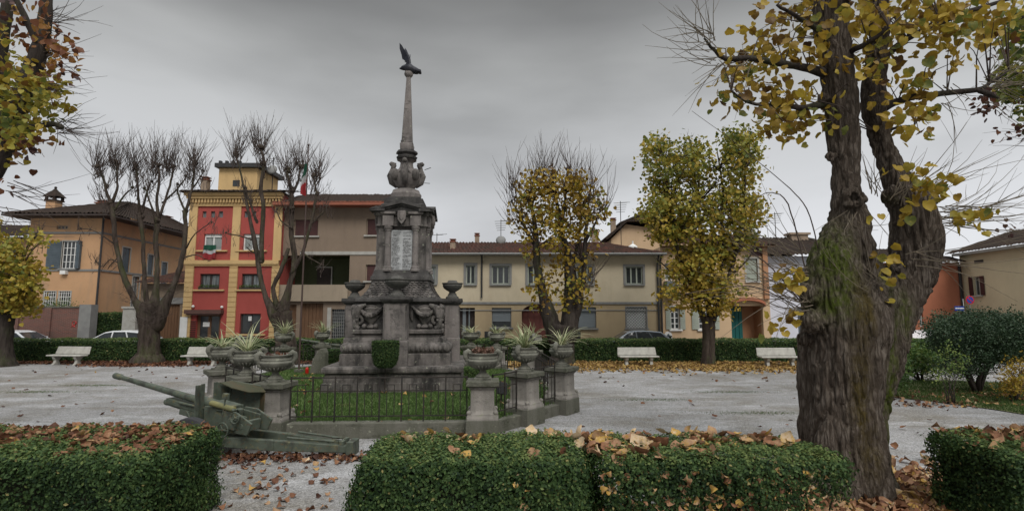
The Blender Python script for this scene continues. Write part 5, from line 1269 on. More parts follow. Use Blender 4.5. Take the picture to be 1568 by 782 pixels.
p = P(537, 560, 20.6); standard_bush('clipped_bush', 'clipped green bush left of the memorial base beside the grave stone', (P(508, 545, 21).x, 21.0), ZY(557, 21), ZY(535, 21), .25, .30, ML, .04, 2500, 'leafhedge', 8)

# grave stone with votive lamp, lawn spotlight
p = P(489, 577, 19.4); b = MB(); T = Matrix.Translation((p.x, 19.4, ML)) @ Matrix.Rotation(R(-12), 4, 'Z')
b.prism([(-.36, -.03), (.28, -.03), (.27, .78), (.20, .93), (.05, .92), (-.18, .62), (-.28, .3)][::-1], -.12, .12, T); b.mi = 0
o = b.build('boundary_stone', mt['curb'], None, bevel=.03, loc=(p.x, 19.4, ML)); tag(o, 'rough slanting grey memorial stone on the lawn left of the monument', 'stone')
b = MB(); b.lathe([(.06, 0), (.065, .02), (.06, .16), (.065, .19), (.05, .23), (.01, .26)], p.x - .42, 19.3, ML, 14); o = b.build('votive_lamp', mt['candlered'], None, smooth='auto', loc=(p.x - .42, 19.3, ML)); tag(o, 'small red votive lamp beside the grey memorial stone', 'lamp')
p = G(768, 616, ML); t = thing('spotlight', 'black lawn floodlight on a short stake behind the front urns', 'spotlight', (p.x, p.y, ML))
b = MB(); b.tube([(p.x, p.y, ML), (p.x, p.y, ML + .22)], .018, 6); b.build('stake', mt['metaldark'], t)
b = MB(); T = Matrix.Translation((p.x, p.y, ML + .34)) @ Matrix.Rotation(R(-20), 4, 'X') @ Matrix.Rotation(R(35), 4, 'Z'); b.box(-.1, .1, -.07, .07, -.13, .13, T); b.box(-.12, .12, -.09, -.07, -.15, .15, T); b.build('lamp_housing', mt['metaldark'], t, bevel=.02)

# flagpole
p = G(457.5, 570, ML); pt = P(461, 224, p.y)
t = thing('flagpole', 'thin red-brown flagpole behind the left urns', 'flagpole', (p.x, p.y, ML)); zt = pt.z
b = MB(); b.tube([(p.x, p.y, ML), (p.x, p.y, 3), (p.x, p.y, zt)], [.036, .032, .02], 10); b.build('pole', mt['polewood'], t, smooth='auto')
b = MB(); b.box(p.x - .13, p.x + .13, p.y - .13, p.y + .13, ML - .02, ML + .12); b.build('foot', mt['curb'], t); b = MB(); b.ball((p.x, p.y, zt + .05), .05, 8, 6); b.build('finial', mt['polewood'], t, smooth=True)
b = MB(); ztf, zbf = P(459, 250, p.y).z, P(459, 301, p.y).z; n, m = 9, 22; grid = []
for j in range(m + 1):
    f = j / m; wdt = .07 + .19 * min(1, f * 1.6) 
    for i in range(n + 1):
        u = i / n; x = p.x - .03 - wdt * (1 - u) + .05 * f; y_ = p.y - .03 + .07 * math.sin(u * 9 + f * 2); z_ = ztf + (zbf - ztf) * f - (1 - u) * .12 * (1 - f) + (.1 * (1 - u) * f)
        grid.append((x, y_, z_))
for j in range(m):
    for i in range(n):
        f = j / m + (i / n - .5) * .30; b.mi = 0 if f < .36 else (1 if f < .6 else 2); a = j * (n + 1) + i
        b.add([grid[a], grid[a + 1], grid[a + n + 2], grid[a + n + 1]], [(0, 1, 2, 3)])
o = b.build('flag', [mt['flaggreen'], mt['flagwhite'], mt['flagred']], None, loc=(p.x, p.y, zbf)); sm = o.modifiers.new('s', 'SOLIDIFY'); sm.thickness = .01; tag(o, 'limp green, white and red flag hanging from the flagpole', 'flag')

# ------------------------------------------------------------------ field guns
def make_gun(loc, rz, label, trav=20):
    t = thing('field_gun', label, 'field gun', loc, rz, 'field guns outside the memorial lawn')
    Tv = Matrix.Translation((0, 0, .80)) @ Matrix.Rotation(R(-trav), 4, 'Z') @ Matrix.Rotation(R(-6.5), 4, 'Y').inverted()
    # local axes: barrel points to -X
    Ti = Matrix.Translation((0, 0, .80)) @ Matrix.Rotation(R(-trav), 4, 'Z') @ Matrix.Rotation(R(8.5), 4, 'Y')
    b = MB(Ti)
    def ax(prof, cy=0, cz=0, seg=18):
        Tx = Matrix.Translation((0, cy, cz)) @ Matrix.Rotation(R(-90), 4, 'Y'); b.lathe([(r * (.68 if x > .6 else .85), x) for r, x in prof], 0, 0, 0, seg, Tx)
    ax([(.03, 2.95), (.075, 2.96), (.088, 2.94), (.088, 2.78), (.07, 2.75), (.062, 2.72), (.066, 2.6), (.085, 1.5), (.10, .62), (.115, .6), (.115, -.15), (.02, -.16)])
    bar = b.build('barrel', mt['gun'], t, world=False, smooth='auto')
    b = MB(Ti); Tx = Matrix.Translation((0, 0, 0)) @ Matrix.Rotation(R(-90), 4, 'Y'); b.lathe([(.035, 2.961), (.001, 2.962)], 0, 0, 0, 14, Tx); b.build('bore', mt['rubber'], bar, world=False)
    b = MB(Ti); ax([(.02, 1.45), (.06, 1.44), (.085, 1.40), (.085, 1.36), (.075, 1.34), (.075, .3), (.02, .3)], 0, -.20); b.box(-1.32, -.2, -.085, .085, -.19, -.10); b.box(-.9, -.3, -.11, .11, -.30, -.2); b.build('recoil_cylinder', mt['gun'], t, world=False, smooth='auto')
    b = MB(Ti); b.box(-.1, .34, -.11, .11, -.11, .11); b.box(.34, .44, -.07, .07, -.08, .06); b.box(.1, .75, -.16, -.13, -.24, .02); b.box(.1, .75, .13, .16, -.24, .02); b.box(.72, .78, -.16, .16, -.24, -.05); b.build('breech', mt['gun'], t, world=False, bevel=.018)
    b = MB(Ti); Tx = Matrix.Translation((.15, -.21, .10)) @ Matrix.Rotation(R(90), 4, 'Y'); b.lathe([(.035, -.2), (.05, -.19), (.05, .35), (.035, .36)], 0, 0, 0, 12, Tx); b.build('sight_tube', M('faded_yellow_paint', (.20, .18, .07), (.09, .10, .055), rough=.6), t, world=False, smooth='auto')
    Ts = Matrix.Translation((0, 0, 0)) @ Matrix.Rotation(R(-trav), 4, 'Z')
    # the saddle and cradle trunnions
    b = MB(Ts); b.box(-.22, .30, -.19, -.16, .42, .84); b.box(-.22, .30, .16, .19, .42, .84); b.frustum(.28, .24, .36, .22, .2, .47); b.prism([(.3, .45), (.85, .42), (.95, .62), (.6, .78), (.3, .8)][::-1], -.24, -.2); b.prism([(.3, .45), (.85, .42), (.95, .62), (.6, .78), (.3, .8)][::-1], .2, .24)
    for sx, sz in ((.5, .58), (.72, .56), (.45, .7)): b.tube([(sx, -.25, sz), (sx, -.19, sz)], .05, 12)
    b.build('saddle', mt['gun'], t, world=False, bevel=.012)
    b = MB(Ti)
    for sy in (-1, 1): b.tube([(-.95, sy * .10, -.10), (.1, sy * .10, -.05)], .022, 8)
    b.tube([(-.7, -.12, -.2), (-.5, -.16, -.33), (.2, -.2, -.3)], .014, 6); b.tube([(.1, -.2, .0), (.42, -.22, .06), (.62, -.2, -.05)], .013, 6)
    for k in range(9): a = R(200 + 14 * k); b.ball((.1 + .26 * math.cos(a), -.175, -.12 + .26 * math.sin(a)), .02, 6, 4)
    for k in range(7): b.ball((-1.2 + .14 * k, -.088, -.145), .012, 6, 4)
    b.tube([(.44, -.05, .02), (.52, -.16, .10), (.52, -.22, .10)], .016, 6); b.ball((.52, -.24, .10), .03, 8, 6)
    b.box(.5, .66, -.30, -.24, -.2, -.04); b.tube([(.30, -.24, -.02), (.30, -.24, .26)], .013, 6); b.box(.26, .34, -.28, -.20, .24, .34)
    b.build('fittings', mt['gun'], t, world=False)
    # handwheels on the near side
    for cx_w, cz_w, rw in ((.42, .50, .12), (.68, .72, .09)):
        b = MB(Ts); ring = [(cx_w + rw * math.cos(a), -.34, cz_w + rw * math.sin(a)) for a in np.linspace(0, 2 * math.pi, 21)]; b.tube(ring, .013, 6, cap=False)
        for k in range(3): a = k * 2.094; b.tube([(cx_w, -.34, cz_w), (cx_w + rw * math.cos(a), -.34, cz_w + rw * math.sin(a))], .01, 5)
        b.tube([(cx_w, -.36, cz_w), (cx_w, -.22, cz_w)], .02, 8); b.build('handwheel', mt['gun'], t, world=False)
    # split shield: plates sweep back either side of the barrel
    b = MB(Ts)
    for s in (-1, 1):
        def plate(x0, y0, x1, y1, z0, z1, top1, th=.012):
            vs = [(x0, y0, z0), (x1, y1, z0), (x1, y1, top1), (x0, y0, z1)]; vs2 = [(x + th, y, z) for x, y, z in vs]
            b.add(vs + vs2, [(0, 1, 2, 3), (7, 6, 5, 4), (0, 4, 5, 1), (1, 5, 6, 2), (2, 6, 7, 3), (3, 7, 4, 0)])
        plate(-.34, s * .13, -.32, s * (.42 if s > 0 else .27), .38, 1.20, 1.20)
        if s > 0: plate(-.30, s * .42, .05, s * .80, .42, 1.18, 1.05)
        b.box(-.36, -.33, s * .13 - .03, s * .13 + .03, .42, 1.21); yq = .42 if s > 0 else .27; b.box(-.33, -.28, s * yq - .025, s * yq + .025, .40, 1.2)
        if s > 0: b.tube([(-.3, s * .42, 1.2), (.05, s * .80, 1.07)], .016, 6)
    for yy_ in (.18, .26):
        for zz_ in (.45, .62, .8, .98, 1.15): b.ball((-.34, -yy_ + .02, zz_), .014, 6, 4)
    b.build('shield', [mt['gun']], t, world=False)
    b = MB(Ts); b.add([(-.285, .16, 1.19), (-.27, .43, 1.19), (.08, .80, 1.04), (.22, .76, .96), (.16, .42, 1.0), (-.02, .2, 1.1)], [(0, 1, 2, 3, 4, 5)]); b.add([(.08, .79, 1.03), (.22, .75, .95), (.24, .72, .5), (.1, .75, .45)], [(0, 1, 2, 3)]); o = b.build('shield_hood', mt['gunbrown'], t, world=False); sm = o.modifiers.new('s', 'SOLIDIFY'); sm.thickness = .015
    b = MB(); b.box(-.28, .12, -.48, .48, .26, .42); b.tube([(-.18, -.66, .32), (-.18, .66, .32)], .045, 10); b.build('axle', mt['gun'], t, world=False, bevel=.01)
    for s in (-1, 1):
        cxw, cyw = -.18, s * .60; Tw = Matrix.Translation((cxw, cyw, .37)) @ Matrix.Rotation(R(90), 4, 'X')
        b = MB(); b.lathe([(.21, -.09), (.31, -.10), (.36, -.075), (.372, -.03), (.372, .03), (.36, .075), (.31, .10), (.21, .09)], 0, 0, 0, 32, Tw)
        w = b.build('wheel', mt['rubber'], t, world=False, smooth='auto')
        b = MB(); b.lathe([(.03, -.10), (.08, -.10), (.1, -.06), (.17, -.05), (.195, -.085), (.2, .085), (.17, .05), (.1, .06), (.08, .1), (.03, .1)], 0, 0, 0, 24, Tw); b.build('rim', mt['gun'], w, world=False, smooth='auto')
    # front support leg and strut
    b = MB(); b.tube([(-.72, -.35, .02), (-.60, -.35, .55)], .05, 8); b.box(-.68, -.5, -.40, -.30, .25, .62); b.tube([(-1.0, -.35, .02), (-.66, -.35, .40)], .03, 6); b.build('support', mt['gun'], t, world=False)
    for s in (-1, 1):
        b = MB(); y0, y1 = s * .34, s * .10
        def bm(x0, x1, ya, yb, z0a, z1a, z0b, z1b, w=.055):
            b.add([(x0, ya - w, z0a), (x1, yb - w, z0b), (x1, yb + w, z0b), (x0, ya + w, z0a), (x0, ya - w, z1a), (x1, yb - w, z1b), (x1, yb + w, z1b), (x0, ya + w, z1a)], [(0, 3, 2, 1), (4, 5, 6, 7), (0, 1, 5, 4), (1, 2, 6, 5), (2, 3, 7, 6), (3, 0, 4, 7)])
        bm(.05, 1.1, y0, s * .26, .22, .38, .12, .30); bm(1.1, 2.36, s * .26, y1, .12, .30, .06, .18)
        b.box(.9, 2.5, s * .17 - .012, s * .17 + .012, .26, .31) if False else None
        tr = b.build('trail', mt['gun'], t, world=False, bevel=.012)
        b = MB(); b.tube([(1.3, s * .22, .33), (2.1, s * .13, .25)], .02, 6); b.box(2.2, 2.27, y1 - .07, y1 + .07, .19, .26); b.tube([(1.98, y1, .20), (1.98, y1 - .02, .27), (2.16, y1 - .02, .27), (2.16, y1, .20)], .014, 6); b.box(2.32, 2.44, y1 - .08, y1 + .08, .0, .24); b.build('trail_fitting', mt['gun'], tr, world=False, bevel=.008)
    return t
make_gun((-5.20, 9.62, 0), R(-1.5), 'long-barrelled olive field gun in front of the left pedestals', 19)
make_gun((-6.9, 24.3, 0), R(4), 'distant field gun behind the rear left pedestals, its pale barrel showing', 6)

# ------------------------------------------------------------------ benches
def make_bench(loc, rz, label):
    t = thing('concrete_bench', label, 'bench', loc, rz, 'concrete benches along the hedge')
    b = MB(); b.box(-.93, .93, -.24, .20, .40, .47); b.build('seat', mt['concrete'], t, world=False, bevel=.025)
    b = MB(); T = Matrix.Translation((0, .2, .46)) @ Matrix.Rotation(R(-17), 4, 'X')
    b.prism([(-.93, .02), (.93, .02), (.90, .40), (-.90, .40)][::-1], 0, .06, T); b.build('backrest', mt['concrete'], t, world=False, bevel=.025)
    for s in (-1, 1):
        b = MB(); b.add([], []); T = Matrix.Translation((s * .58, 0, 0)) @ Matrix.Rotation(R(90), 4, 'Z')
        b.prism([(-.22, 0), (.2, 0), (.12, .08), (.08, .2), (.2, .34), (.22, .402), (-.2, .402), (-.16, .3), (-.08, .2), (-.12, .08)][::-1], -.07, .07, T); b.build('leg', mt['concrete'], t, world=False, bevel=.015)
    return t
for i, (px, py, lb) in enumerate(((102, 558, 'pale concrete bench nearest the left edge, before the white cars'), (309, 559, 'pale concrete bench before the red house, right of the bare trunk'), (978, 560, 'pale concrete bench left of the leafy green tree'), (1194, 561, 'pale concrete bench beside the huge trunk, half hidden by it'))):
    g = G(px, py); make_bench((g.x, g.y, 0), R((-8, -3, 3, 2)[i]), lb)

# ------------------------------------------------------------------ parked cars
def make_car(loc, rz, label, paint, est=False):
    t = thing('parked_car', label, 'car', loc, rz, 'cars parked along the street')
    Lh, Wh = 2.05, .84; b = MB()
    prof = [(-2.05, .32), (-2.06, .62), (-1.98, .80), (-1.15, .94), (-.95, .98), (1.65, 1.02), (1.98, .96), (2.05, .70), (2.03, .32), (1.65, .22), (-1.7, .22)]
    n = len(prof)
    secs = [(-Wh, .94), (-Wh * .96, 1.0), (Wh * .96, 1.0), (Wh, .94)]
    vs = []
    for y, k in secs:
        for x, z in prof: vs.append((x * (.985 if k < 1 else 1), y, .22 + (z - .22) * k))
    fs = [tuple(range(n))[::-1], tuple(range(3 * n, 4 * n))]
    for s in range(3):
        for i in range(n): fs.append((s * n + i, s * n + (i + 1) % n, (s + 1) * n + (i + 1) % n, (s + 1) * n + i))
    b.add(vs, fs); b.build('body', mt[paint], t, world=False, bevel=.05, smooth='auto')
    xr = 1.72 if est else 1.45
    low = [(-1.05, .97), (xr + .22, 1.0)]
    rp = [(-1.08, .96, .80), (-.38, 1.38, .62), (.0, 1.455, .58), (.7, 1.465, .58), (xr - .25, 1.40, .59), (xr + .25, 1.0, .76)]
    b = MB(); m = len(rp); vs = [(x, -w, z) for x, z, w in rp] + [(x, w, z) for x, z, w in rp]
    b.add(vs, [(i, i + 1, m + i + 1, m + i) for i in range(m - 1)] + [tuple(range(m))[::-1], tuple(range(m, 2 * m))]); b.build('roof', mt[paint], t, world=False, bevel=.04, smooth='auto')
    b = MB()
    for s in (-1, 1):
        for poly_ in (((-.86, 1.02), (-.36, 1.33), (.02, 1.38), (.05, 1.02)), ((.12, 1.02), (.10, 1.39), (.72, 1.395), (.95, 1.02)), ((1.02, 1.02), (.80, 1.39), (xr - .28, 1.33), (xr + .02, 1.04))):
            vs = []
            for x, z in poly_:
                w = .80 + (.60 - .80) * (z - .97) / (1.43 - .97); vs.append((x, s * (w - .012 + .02), z))
            b.add(vs, [(0, 1, 2, 3) if s > 0 else (3, 2, 1, 0)])
    b.add([(-1.0, -.70, 1.01), (-1.0, .70, 1.01), (-.43, .56, 1.365), (-.43, -.56, 1.365)], [(0, 1, 2, 3)]); b.add([(xr + .22, -.66, 1.05), (xr + .22, .66, 1.05), (xr - .19, .54, 1.375), (xr - .19, -.54, 1.375)], [(3, 2, 1, 0)])
    b.build('windows', mt['glasscar'], t, world=False)
    for x in (-1.28, 1.30):
        for s in (-1, 1):
            Tw = Matrix.Translation((x, s * .77, .31)) @ Matrix.Rotation(R(90), 4, 'X'); b = MB(); b.lathe([(.18, -.09), (.29, -.095), (.31, -.05), (.31, .05), (.29, .095), (.18, .09)], 0, 0, 0, 24, Tw); w = b.build('wheel', mt['rubber'], t, world=False, smooth='auto')
            b = MB(); b.lathe([(.02, -.08), (.18, -.085), (.19, .0), (.18, .085), (.02, .08)], 0, 0, 0, 18, Tw); b.build('rim', mt['cargrey'], w, world=False, smooth='auto')
    for s in (-1, 1):
        b = MB(); b.ball((-1.98, s * .62, .68), .13, 10, 7, .6, 1.2, .8); b.build('headlight', mt['carlight'], t, world=False, smooth=True)
        b = MB(); b.ball((1.98, s * .68, .80), .11, 10, 7, .5, .8, 1.3); b.build('tail_light', mt['candlered'], t, world=False, smooth=True)
        b = MB(); b.ball((-.72, s * .93, 1.02), .09, 8, 6, .6, 1.1, .8); b.build('mirror', mt[paint], t, world=False, smooth=True)
    return t
for px, lb, paint, est, rz in ((30, 'white hatchback parked before the brick wall at the left edge', 'carwhite', False, 182), (183, 'white estate car parked before the villa, left of the bare trunk', 'carwhite', True, 2), (968, 'silver-grey estate car parked before the cream house', 'cargrey', True, 1)):
    q = P(px, 515, 29.7); make_car((q.x, 29.7, .005), R(rz), lb, paint, est)

# ------------------------------------------------------------------ street signs
q = P(1484, 459, 29.9); t = thing('street_sign', 'round blue no-parking sign with red rim above the dark shrub', 'sign', (q.x, 29.9, .0))
b = MB(); b.tube([(q.x, 29.9, 0), (q.x, 29.9, q.z + .3)], .03, 8); b.build('post', mt['greyband'], t)
T = Matrix.Translation((q.x, 29.85, q.z)) @ Matrix.Rotation(R(90), 4, 'X')
b = MB(); b.lathe([(.24, -.01), (.24, .01)], 0, 0, 0, 28, T); b.build('rim', mt['signred'], t)
b = MB(); b.lathe([(.185, .008), (.185, .016)], 0, 0, 0, 28, T); b.build('face', mt['signblue'], t)
b = MB(); b.box(-.2, .2, -.025, .025, .014, .02, T @ Matrix.Rotation(R(-45), 4, 'Z')); b.build('slash', mt['signred'], t)
q = P(1468, 472, 30.1); t = thing('street_sign', 'small blue rectangular sign with a white band, left of the round one', 'sign', (q.x, 30.1, 0))
b = MB(); b.tube([(q.x, 30.1, 0), (q.x, 30.1, q.z + .15)], .03, 8); b.build('post', mt['greyband'], t)
b = MB(); b.box(q.x - .27, q.x + .27, 30.03, 30.07, q.z - .13, q.z + .13); b.build('plate', mt['signblue'], t); b = MB(); b.box(q.x - .25, q.x + .25, 30.02, 30.03, q.z - .02, q.z + .04); b.build('band', mt['whitepaint'], t)
# ------------------------------------------------------------------ hedges
def wav(x, y, z, s):
    return (np.sin(x * 2.1 + s) * np.sin(y * 1.7 + s * 2) + .6 * np.sin(x * 5.3 + z * 4 + s) + .5 * np.sin(z * 6.1 + y * 4.7 + s * 3) + .35 * np.sin(x * 11.7 + z * 9 + s)) / 2.4
def make_hedge(name, label, x0, x1, y0, y1, h, leaf, dens, seed, mat='leafhedge', amp=.085, group=None, sparse=None, top_z=None, back=.35, skew=0.0, rnd_end=.0):
    g = np.random.default_rng(seed); t = thing(name, label, 'hedge', ((x0 + x1) / 2, (y0 + y1) / 2, 0), 0, group)
    L, D = x1 - x0, y1 - y0
    parts = []
    for fc, area in (('front', L * h), ('top', L * D), ('left', D * h), ('right', D * h), ('back', L * h * back)):
        n = int(area * dens); u = g.uniform(0, 1, n); v = g.uniform(0, 1, n)
        if fc == 'front': p = np.stack([x0 + L * u, np.full(n, y0), h * v], 1); nr = (0, -1, 0)
        elif fc == 'back': p = np.stack([x0 + L * u, np.full(n, y1), h * v], 1); nr = (0, 1, 0)
        elif fc == 'top': p = np.stack([x0 + L * u, y0 + D * v, np.full(n, h)], 1); nr = (0, 0, 1)
        elif fc == 'left': p = np.stack([np.full(n, x0), y0 + D * u, h * v], 1); nr = (-1, 0, 0)
        else: p = np.stack([np.full(n, x1), y0 + D * u, h * v], 1); nr = (1, 0, 0)
        nr = np.tile(np.array(nr, float), (n, 1)); parts.append((p, nr, np.full(n, 1.0 if fc == 'top' else 0.0)))
    p = np.concatenate([a for a, _, _ in parts]); nr = np.concatenate([a for _, a, _ in parts]); tp = np.concatenate([a for _, _, a in parts])
    # rounded shoulders
    rad = .17; c = np.array([np.clip(p[:, 0], x0 + rad, x1 - rad), np.clip(p[:, 1], y0 + rad, y1 - rad), np.minimum(p[:, 2], h - rad)]).T
    dlt = p - c; dn = np.linalg.norm(dlt, axis=1, keepdims=True); p = np.where(dn > 1e-6, c + dlt / np.maximum(dn, 1e-6) * np.minimum(dn, rad), p)
    nr = np.where(dn > 1e-6, .5 * nr + dlt / np.maximum(dn, 1e-6), nr)
    w = wav(p[:, 0], p[:, 1], p[:, 2], seed); deep = np.abs(g.normal(0, .035, len(p))) - .02
    p = p + nr * (np.where(tp > .5, .045, amp) * w - deep)[:, None] + g.normal(0, .010, p.shape) + nr * (g.uniform(0, 1, len(p)) ** 7 * np.where(tp > .5, .03, .06))[:, None]
    p[:, 0] += skew * (p[:, 1] - y0)
    keep = np.ones(len(p), bool)
    thin = np.sin(p[:, 0] * 1.9 + seed) * np.sin(p[:, 2] * 4.1 + p[:, 0] * .8) + .5 * np.sin(p[:, 0] * 6.7 + p[:, 2] * 9); keep = g.uniform(0, 1, len(p)) > .45 * np.clip(thin - .75, 0, 1) / .5
    if sparse is not None: keep &= True
    if sparse is not None: keep = g.uniform(0, 1, len(p)) < sparse(p)
    p, nr, tp, w = p[keep], nr[keep], tp[keep], w[keep]
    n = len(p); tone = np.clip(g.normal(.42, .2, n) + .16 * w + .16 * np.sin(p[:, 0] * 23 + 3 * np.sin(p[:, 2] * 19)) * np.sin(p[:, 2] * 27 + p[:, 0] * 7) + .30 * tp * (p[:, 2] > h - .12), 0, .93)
    yl = g.uniform(0, 1, n) < .012; tone[yl] = 1.0
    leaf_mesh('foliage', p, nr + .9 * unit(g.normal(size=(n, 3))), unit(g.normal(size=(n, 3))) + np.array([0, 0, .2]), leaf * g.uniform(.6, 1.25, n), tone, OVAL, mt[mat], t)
    return t
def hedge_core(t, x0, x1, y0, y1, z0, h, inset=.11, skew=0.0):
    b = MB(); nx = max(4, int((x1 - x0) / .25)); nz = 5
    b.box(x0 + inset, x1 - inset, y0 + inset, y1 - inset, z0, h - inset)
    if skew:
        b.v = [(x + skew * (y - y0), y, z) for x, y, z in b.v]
    return b.build('dark_core', mt['hedgecore'], t)  # solid dark core behind the leaves
def scatter_litter(name, label, pts, size, tone, mat='litter', tpl=None, parent=None, tilt=.55):
    n = len(pts); nr = np.tile(np.array([0, 0, 1.0]), (n, 1)) + tilt * RNG.normal(size=(n, 3)); dr = RNG.normal(size=(n, 3)); 
    size = np.asarray(size) * np.ones(n); nr[:, 2] *= np.where(RNG.uniform(0, 1, n) < .4, -1, 1)
    o = leaf_mesh(name, pts, nr, dr, size, tone, tpl or (CURL if n % 2 else CURLB), mt[mat], parent)
    if parent is None: tag(o, label, 'leaves', None, 'stuff')
    return o

HN = .95
def hx(px, py, z): return G(px, py, z).x
nh = {}
# near left, near middle (dense), near middle (leggy), near right
specs = [('near hedge at the lower left, rusty brown leaves on its flat top', -9.5, hx(343, 656, HN) - .04, 5.75, 7.25, 21, None, 0.0),
         ('dense near hedge left of the gap, with few pale curled leaves on top', hx(538, 690, HN) + .14, hx(893, 690, HN) + .02, 5.65, 6.95, 22, None, 0.0),
         ('leggy near hedge running to the huge trunk, bare stems showing below', hx(905, 690, HN) + .03, hx(1290, 690, HN) - .20, 5.65, 6.85, 23, 'leggy', 0.0),
         ('near hedge at the lower right corner beside the huge trunk', hx(1428, 662, HN), 9.6, 5.9, 7.1, 24, None, 0.0)]
for lb, x0, x1, y0, y1, sd_, mode, sk in specs:
    sp = None
    if mode == 'leggy':
        def sp(p, x0=x0, x1=x1):
            k = .5 + .5 * np.sin(p[:, 0] * 3.1 + 1) * np.sin(p[:, 2] * 5 + p[:, 0] * 1.3)
            low = np.clip((p[:, 2] - .10) / .45, 0, 1); return np.clip(low * .85 + k * .35 + .05, 0, 1) * np.where(p[:, 0] > x1 - .5, np.clip((p[:, 2] - .45) / .3, 0, 1), 1)
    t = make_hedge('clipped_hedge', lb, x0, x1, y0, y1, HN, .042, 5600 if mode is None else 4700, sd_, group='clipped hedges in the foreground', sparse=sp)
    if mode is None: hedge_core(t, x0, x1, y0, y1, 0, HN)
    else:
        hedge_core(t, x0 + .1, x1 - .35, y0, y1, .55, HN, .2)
    b = MB(); rr = random.Random(sd_); ns = int((x1 - x0) * (14 if mode else 5))
    for k in range(ns):
        x = rr.uniform(x0 + .1, x1 - .1); y = rr.uniform(y0 + .1, y1 - .2); pts = [Vector((x, y, 0))]
        for i in range(4): pts.append(pts[-1] + Vector((rr.uniform(-.06, .06), rr.uniform(-.05, .05), (HN - .1) / 4)))
        b.tube(pts, [.013, .011, .009, .007, .005], 5)
        for q in range(3):
            p0 = pts[rr.randint(1, 3)]; b.tube([p0, p0 + Vector((rr.uniform(-.12, .12), rr.uniform(-.14, .14), rr.uniform(.08, .22)))], [.006, .003], 4)
    b.build('stem', mt['barkdark'], t)
    # leaves lying on the top
    L = x1 - x0
    if sd_ == 21: n = 1900; x = RNG.uniform(max(x0, -7.5), x1 - .1, n); y = RNG.uniform(y0 + .15, y1 - .05, n); sz = RNG.uniform(.05, .10, n); tn = np.clip(RNG.normal(.40, .2, n), 0, 1); keep = (wav(x, y * 2, x * 0, 3) + (y - y0) / (y1 - y0) * .9 + RNG.normal(0, .3, n)) > .30
    elif sd_ == 22: n = 170; x = RNG.uniform(x0 + .1, x1, n); y = RNG.uniform(y0 + .15, y1 - .02, n); sz = RNG.uniform(.08, .15, n); tn = np.clip(RNG.normal(.72, .24, n), .1, 1); keep = (wav(x * 1.5, y * 2, x * 0, 5) + (y - y0) / (y1 - y0) * 1.1 + RNG.normal(0, .3, n)) > .95
    elif sd_ == 23: n = 420; x = RNG.uniform(x0 - .1, x1 - .2, n); y = RNG.uniform(y0 + .1, y1, n); sz = RNG.uniform(.08, .165, n); tn = np.clip(RNG.normal(.7, .24, n), .1, 1); keep = (wav(x, y * 2, x * 0, 8) + (y - y0) / (y1 - y0) * 1.1 + RNG.normal(0, .3, n)) > .62
    else: n = 600; x = RNG.uniform(x0 + .1, x1, n); y = RNG.uniform(y0 + .1, y1, n); sz = RNG.uniform(.07, .135, n); tn = np.clip(RNG.normal(.55, .25, n), 0, 1); keep = (y - y0) / (y1 - y0) + RNG.normal(0, .25, n) > .3
    x, y, sz, tn = x[keep], y[keep], sz[keep], tn[keep]
    zt = HN + .045 * wav(x, y, np.full(len(x), HN), sd_) + RNG.uniform(.0, .045, len(x)); p = np.stack([x, y, zt], 1)
    wh = {21: 'rusty brown fallen leaves lying on the near left hedge', 22: 'few pale and orange leaves lying on the dense middle hedge', 23: 'yellow and tan leaves lying on the leggy hedge', 24: 'brown and orange leaves lying on the lower right hedge'}[sd_]
    scatter_litter('fallen_leaves', wh, p, sz, tn)
    if sd_ in (23, 22):
        n = 260 if sd_ == 23 else 40; x = RNG.uniform(x0 if sd_ == 23 else x1 - .8, x1 - .2, n); z = RNG.uniform(.05, .85, n); y = y0 + RNG.uniform(-.05, .10, n); scatter_litter('caught_leaves', '', np.stack([x, y, z], 1), RNG.uniform(.04, .09, n), RNG.uniform(.3, 1, n), parent=t, tilt=2)

# far hedges along the road
fh = [('long far hedge at the left, behind the bare-trunk trees', -31, P(636, 540, 27.2).x, 31), ('long far hedge at the right, behind the two leafy trees', P(640, 540, 27.2).x + .1, P(1300, 540, 27.2).x, 32), ('far hedge continuing right behind the shrubs', P(1330, 540, 27.2).x, 31, 33)]
for lb, x0, x1, sd_ in fh:
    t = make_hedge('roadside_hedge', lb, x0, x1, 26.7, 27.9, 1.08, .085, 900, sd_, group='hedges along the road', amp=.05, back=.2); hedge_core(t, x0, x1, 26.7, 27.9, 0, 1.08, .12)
q0, q1 = P(146, 490, 32.5).x, P(191, 490, 32.5).x
t = make_hedge('garden_hedge', 'tall dark hedge behind the gate between brick wall and gate post', q0, q1, 32.4, 33.2, ZY(479, 32.5), .09, 900, 35, amp=.08); hedge_core(t, q0, q1, 32.4, 33.2, 0, ZY(479, 32.5))
for px, py, sd_ in ((95, 470, 3), (60, 472, 4)):
    q = P(px, py, 32.4); n = 900; p = np.array([q.x, 32.3, q.z - .1]) + RNG.normal(0, 1, (n, 3)) * np.array([.5, .2, .3]); o = leaf_mesh('climber', p, rnd_dirs(n), rnd_dirs(n), .09, RNG.uniform(0, 1, n), OVAL, mt['leafshrub']); tag(o, 'green climber spilling over the brick wall, ' + ('right clump below the twin windows' if sd_ == 3 else 'left clump'), 'climber', None, 'thing')

